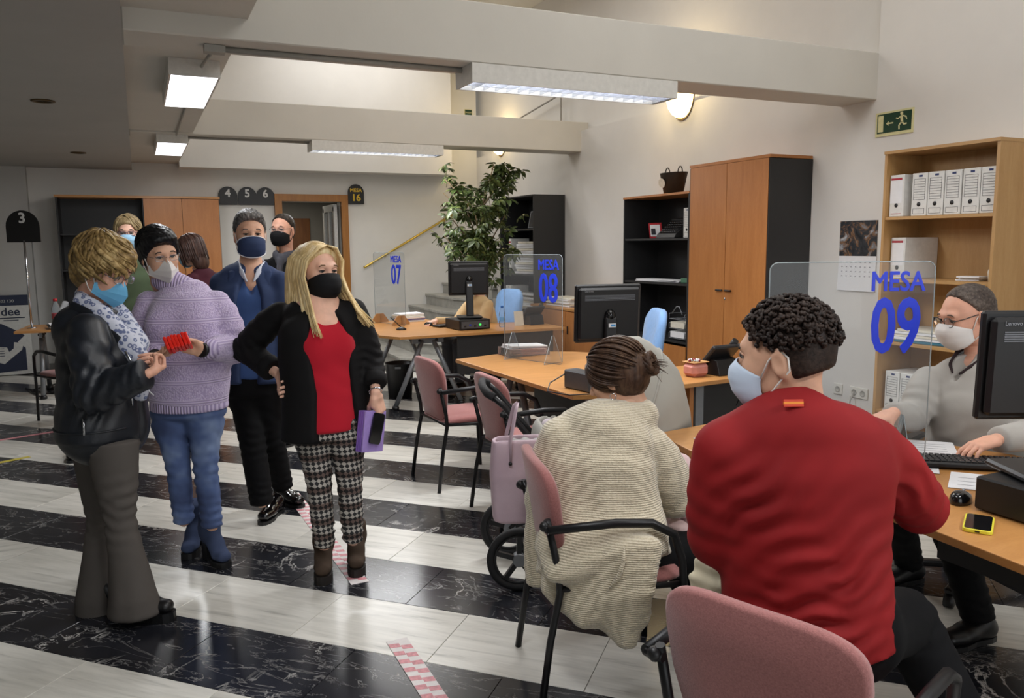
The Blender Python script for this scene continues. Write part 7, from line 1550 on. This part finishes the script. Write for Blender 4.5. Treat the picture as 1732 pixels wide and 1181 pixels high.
    while n < 850:
        d = unit(V(r0.gauss(0, 1), r0.gauss(0, 1), r0.gauss(.55, .8)))
        p = V(0, -.016, .030)+d*V(.081, .102, .094)
        if p[2] < .018 or .80*(p[1]-.072)-.60*(p[2]-.072) > .004: continue
        rr = r0.uniform(.005, .010)*(0.6 if p[2] < .035 else 1.0); p = p+d*r0.uniform(-.004, .008)*(0.3 if p[2] < .035 else 1)
        t1 = unit(np.cross(d, V(r0.gauss(0, 1), r0.gauss(0, 1), r0.gauss(0, 1)))); t2 = np.cross(d, t1); b.tube([P.hl(*(p+(t1*math.cos(a)+t2*math.sin(a))*rr*.7+d*.002*a)) for a in np.linspace(0, 4.6, 6)], [.003, .005, .0055, .0055, .005, .002], 5); n += 1
    P.add('curls', b, HC, hc); return P
red()

# ================================================================== man in grey sweater behind desk 09
def grey():
    D = 3.40; J = lambda x, y, d=0.0: at(x, y, D+d); F = flatdir(-158); z = V(0, 0, 1); R = np.cross(F, z)
    P = Person('grey-haired man with glasses and white mask in light grey sweater behind desk 09', (3.30, 2.25, 0), SK3)
    P.head(J(1634, 532, .02), pitch(flatdir(-172), -14), 0, 1.06, True, iris='2A2018', brow='5A4A40')
    sh, ch, wa, hp = J(1650, 617, .02), J(1645, 690, .02), J(1655, 770, .04), J(1662, 815, .06)
    shR, elR, wrR = J(1570, 640, .13), J(1545, 705, .06), J(1508, 700, -.10); shL, elL, wrL = J(1722, 640, -.10), J(1752, 735, -.20), J(1682, 745, -.33)
    hL, hR = hp-R*.10+F*.03, hp+R*.10+F*.03; kL, kR = hp+F*.40-R*.13, hp+F*.42+R*.10; aL = flr(1652, 1085)+z*.10; aR = flr(1535, 985)+z*.10
    P.body([(sh, .18, .09), (ch, .18, .12), (wa, .18, .13), (hp, .18, .14)], [[(sh, .065), (P.hl(0, -.04, -.17), .058)], [(shR, .055), (elR, .046), (wrR, .03)], [(shL, .055), (elL, .046), (wrL, .03)], [(hL, .09), (kL, .062), (aL, .045)], [(hR, .09), (kR, .062), (aR, .045)]], R)
    P.hand(wrR, F*.9-z*.25+R*.1, -z+R*0-F*.1, -R, curl=(.5, .5, .3)); P.hand(wrL, unit(J(1620, 765, -.38)-wrL), -z, flatdir(180)+R*.5, curl=((.35, .45, .3), (.38, .45, .3), (.4, .5, .3), (.45, .5, .35)), thc=.2)
    P.finish(); P.mask(M_MSKW, 'surgical', M_LASTIC); P.glasses(mat('rim_dark', '2A2622', .35), r_=.0018, w_=.025, hgt=.019)
    GS = fabric('light_grey_knit', 'A5A19B', .92, 500, .3, .05); v = vol([sh, hp, shL, shR, elL, elR, wrL], .2, .0095)
    v.loft([sh+z*.0, sh-z*.07, ch, wa, hp], [.13, .20, .215, .22, .22], [.08, .12, .145, .16, .17], R, k=.02, cap=.02); sleeve(v, sh, shR, elR, wrR+unit(elR-wrR)*.02, (.08, .072, .066, .05)); sleeve(v, sh, shL, elL, wrL+unit(elL-wrL)*.03, (.08, .072, .066, .052))
    v.loft([sh+z*.10+F*.08, sh-z*.05+F*.13], [.07, .012], [.08, .04], R, k=.006, op='sub'); v.fold(elR+z*.05, .14, shR-elR, .0045, .05, seed=1); v.fold(wa+F*.1, .18, z+R*.5, .005, .06, seed=2); P.garment('sweater', GS, v)
    for q in (-1, 1):
        pts = [sh+R*.06*q+z*.08-F*.03, sh+R*.074*q+z*.05+F*.02, sh+R*.05*q-z*.0+F*.09, sh+R*.016*q-z*.03+F*.115]; v = vol(pts, .07, .0055); v.loft(pts, [.008, .014, .014, .005], [.007, .007, .007, .005], z, k=.005); P.garment('shirt_collar', fabric('dark_check_shirt', '33282A', .85, 300, .3, .5, big=120), v)
    legs(P, M_TROUSB, [hp+z*.02, hp-z*.05], [(hL, .10), (kL, .08), ((kL+aL)/2, .068), (aL, .062)], [(hR, .10), (kR, .08), ((kR+aR)/2, .068), (aR, .062)], R, hip_w=(.17, .18), hip_d=(.14, .14), h=.012)
    for a in (aL, aR): shoe(P, V(a[0], a[1], 0)-F*.08, V(a[0], a[1], 0)+F*.2, MATS['shoe_black'], w_=.045, hh=.08, name='shoe')
    HG = hair_mat('hair_short_grey_brown', '2A2320', '4A403A', '6E635A', .55, (60, 60, 60)); P.hair_cap(HG, .007, plane=((0, .050, .086), (0, .82, -.57)), bump=.0025, bsc=.015, cuts=(((0, 0, -.075), (0, -.3, -1)),)); return P
grey()

# ================================================================== baby stroller
def stroller():
    dr = unit(V(1.0, -.34, 0)); sd = np.cross(V(0, 0, 1), dr); z = V(0, 0, 1); O = V(1.49, 3.15, 0)+sd*.21; t = thing('baby_stroller', 'grey baby stroller with open hood behind the cream-cardigan woman', 'stroller', O)
    RUB = mat('tyre_black', '151517', .7); GREYF = fabric('stroller_grey', 'A3A199', .9, 500, .3, .05); L = lambda u, w_, h: dr*u+sd*w_+z*h; A3 = np.stack([dr, sd, z], 1)
    def wheel(u, w0, r_):
        c = L(u, w0, r_); M = np.stack([dr, z, -sd], 1); tb = MB().tube([c+(dr*math.cos(q)+z*math.sin(q))*(r_-.018) for q in np.linspace(0, 2*PI, 33)], .018, 8, cap=False).build('wheel', RUB, t)
        MB().tube([c+(dr*math.cos(q)+z*math.sin(q))*(r_-.038) for q in np.linspace(0, 2*PI, 33)], .008, 6, cap=False).build('rim', M_BLACK, tb)
        for k in range(5): q = 2*PI*k/5+.3; MB().bar(c, c+(dr*math.cos(q)+z*math.sin(q))*(r_-.04), .022, .022, up=sd).build('spoke', M_BLACK, tb)
        MB().lathe(c, [(.03, -.025), (.032, 0), (.03, .025)], 14, M).build('hub', M_GREYM, tb)
    wheel(0, -.21, .15); wheel(0, .21, .15); wheel(.52, -.16, .10); wheel(.52, .16, .10)
    for w0 in (-.19, .19):
        MB().tube([L(0, w0, .15), L(.28, w0, .46), L(.46, w0, .60)], .013, 8).build('frame_tube', M_BLACKM, t); MB().tube([L(.52, w0*.85, .10), L(.28, w0, .45), L(.05, w0, .72), L(-.06, w0, .86), L(-.11, w0, .905)], .014, 8).build('frame_tube', M_BLACKM, t)
    MB().tube([L(-.10, -.19, .90), L(-.13, -.17, .915), L(-.14, -.05, .92), L(-.14, .05, .92), L(-.13, .17, .915), L(-.10, .19, .90)], .019, 10).build('handlebar', mat('foam_black', '17171A', .8), t)
    v = Vol((-.6, -.6, .3), (1.2, .7, 1.1), .013); v.box(L(.42, 0, .64), (.32, .20, .13), A3, .11, 0); v.box(L(.42, 0, .78), (.28, .165, .16), A3, .08, .01, 'sub'); V_, F_ = v.mesh(); mobj('carrycot', V_, F_, GREYF, t)
    v = Vol((-.6, -.6, .4), (1.2, .7, 1.0), .013); v.box(L(.42, 0, .68), (.27, .155, .05), A3, .04, 0); v.fold(L(.47, 0, .72), .3, V(.8, .5, .2), .01, .12); V_, F_ = v.mesh(); mobj('blanket', V_, F_, fabric('lilac_grey_blanket', 'B3A8AE', .9), t)
    c = L(.55, 0, .70); n, m = 12, 16; vs = []
    for off in (0, -.012):
        for i in range(n+1):
            th = PI*(.0+.66*i/n)
            for j in range(m+1):
                ph = PI*j/m; a_, b_, c_ = math.cos(th)*math.sin(ph), math.cos(ph), math.sin(th)*math.sin(ph); wv = 1+.015*math.cos(i*PI/2)
                vs.append(c+(dr*(.31+off)*a_+sd*(.25+off)*b_+z*(.44+off)*c_)*wv)
    w_ = m+1; n1 = (n+1)*w_; fs = [(i*w_+j, i*w_+j+1, (i+1)*w_+j+1, (i+1)*w_+j) for i in range(n) for j in range(m)]; fs += [tuple(n1+q for q in f[::-1]) for f in fs]
    bd = list(range(w_))+[i*w_+m for i in range(1, n+1)]+[n*w_+j for j in range(m-1, -1, -1)]+[i*w_ for i in range(n-1, 0, -1)]; fs += [(bd[k], n1+bd[k], n1+bd[(k+1) % len(bd)], bd[(k+1) % len(bd)]) for k in range(len(bd))]
    hd = MB().add(vs, fs, True).build('hood', GREYF, t); MB().tube([vs[n*w_+j] for j in range(w_)], .010, 6).build('hood_rim', fabric('rim_trim', 'BAB8B0', .8), hd); MB().tube([vs[(n//2)*w_+j]*1.0+z*.002 for j in range(w_)], .007, 6).build('hood_rib', GREYF, hd)
    return t
stroller()
# ---- pink changing bag hanging on the handlebar
D = 3.27; bc = at(884, 800, D); t = thing('changing_bag', 'pale pink changing bag hanging from the stroller handle', 'bag', bc); PB = NT('pink_leatherette'); v_ = PB.coord(); PB.l(PB.ramp(PB.noise(v_, 6, 3), [(0.3, 'B9A0AC'), (0.7, 'CDB6C0')]), PB.b.inputs['Base Color']); PB.set(Roughness=.55); PB.bump(PB.noise(v_, 120, 3), .2, .002); PB = PB.m
v = Vol((-.25, -.2, -.3), (.25, .2, .3), .008); xr = flatdir(8); v.loft([V(0, 0, -.185), V(0, 0, 0), V(0, 0, .14)], [.125, .135, .125], [.065, .07, .055], xr, k=0, cap=.02, pw=4.0); v.loft([V(0, 0, .10), V(0, 0, .25)], [.108, .108], [.04, .04], xr, k=.01, op='sub', cap=.01, pw=4.0); V_, F_ = v.mesh(); mobj('bag_body', V_, F_, PB, t)
v = Vol((-.25, -.2, 0), (.25, .2, .3), .008); v.loft([V(0, 0, .06), V(0, 0, .125)], [.10, .095], [.03, .03], xr, k=0, cap=.02); v.fold((0, 0, .13), .12, xr, .008, .05); V_, F_ = v.mesh(); mobj('bag_lining', V_, F_, fabric('grey_lining', 'A7A5A4', .9), t)
yb = flatdir(-82)
for q in (-1, 1):
    st = [xr*-.06+yb*.065*q*.9+V(0, 0, .06), xr*-.058+yb*.06*q+V(0, 0, .15), xr*-.03+yb*.03*q+V(0, 0, .27), xr*-.02+V(0, 0, .285)] if True else []
    MB().tube(st, .016, 8, flat=.25).build('strap', PB, t); MB().ball(st[0]+yb*.012*q, .008, 8, 6).build('stud', M_BLACK, t)
MB().ball(xr*.03+yb*.075+V(0, 0, .06), (.022, .01, .014), 10, 6).build('bow', mat('bow_pink', 'C77F92', .5), t)
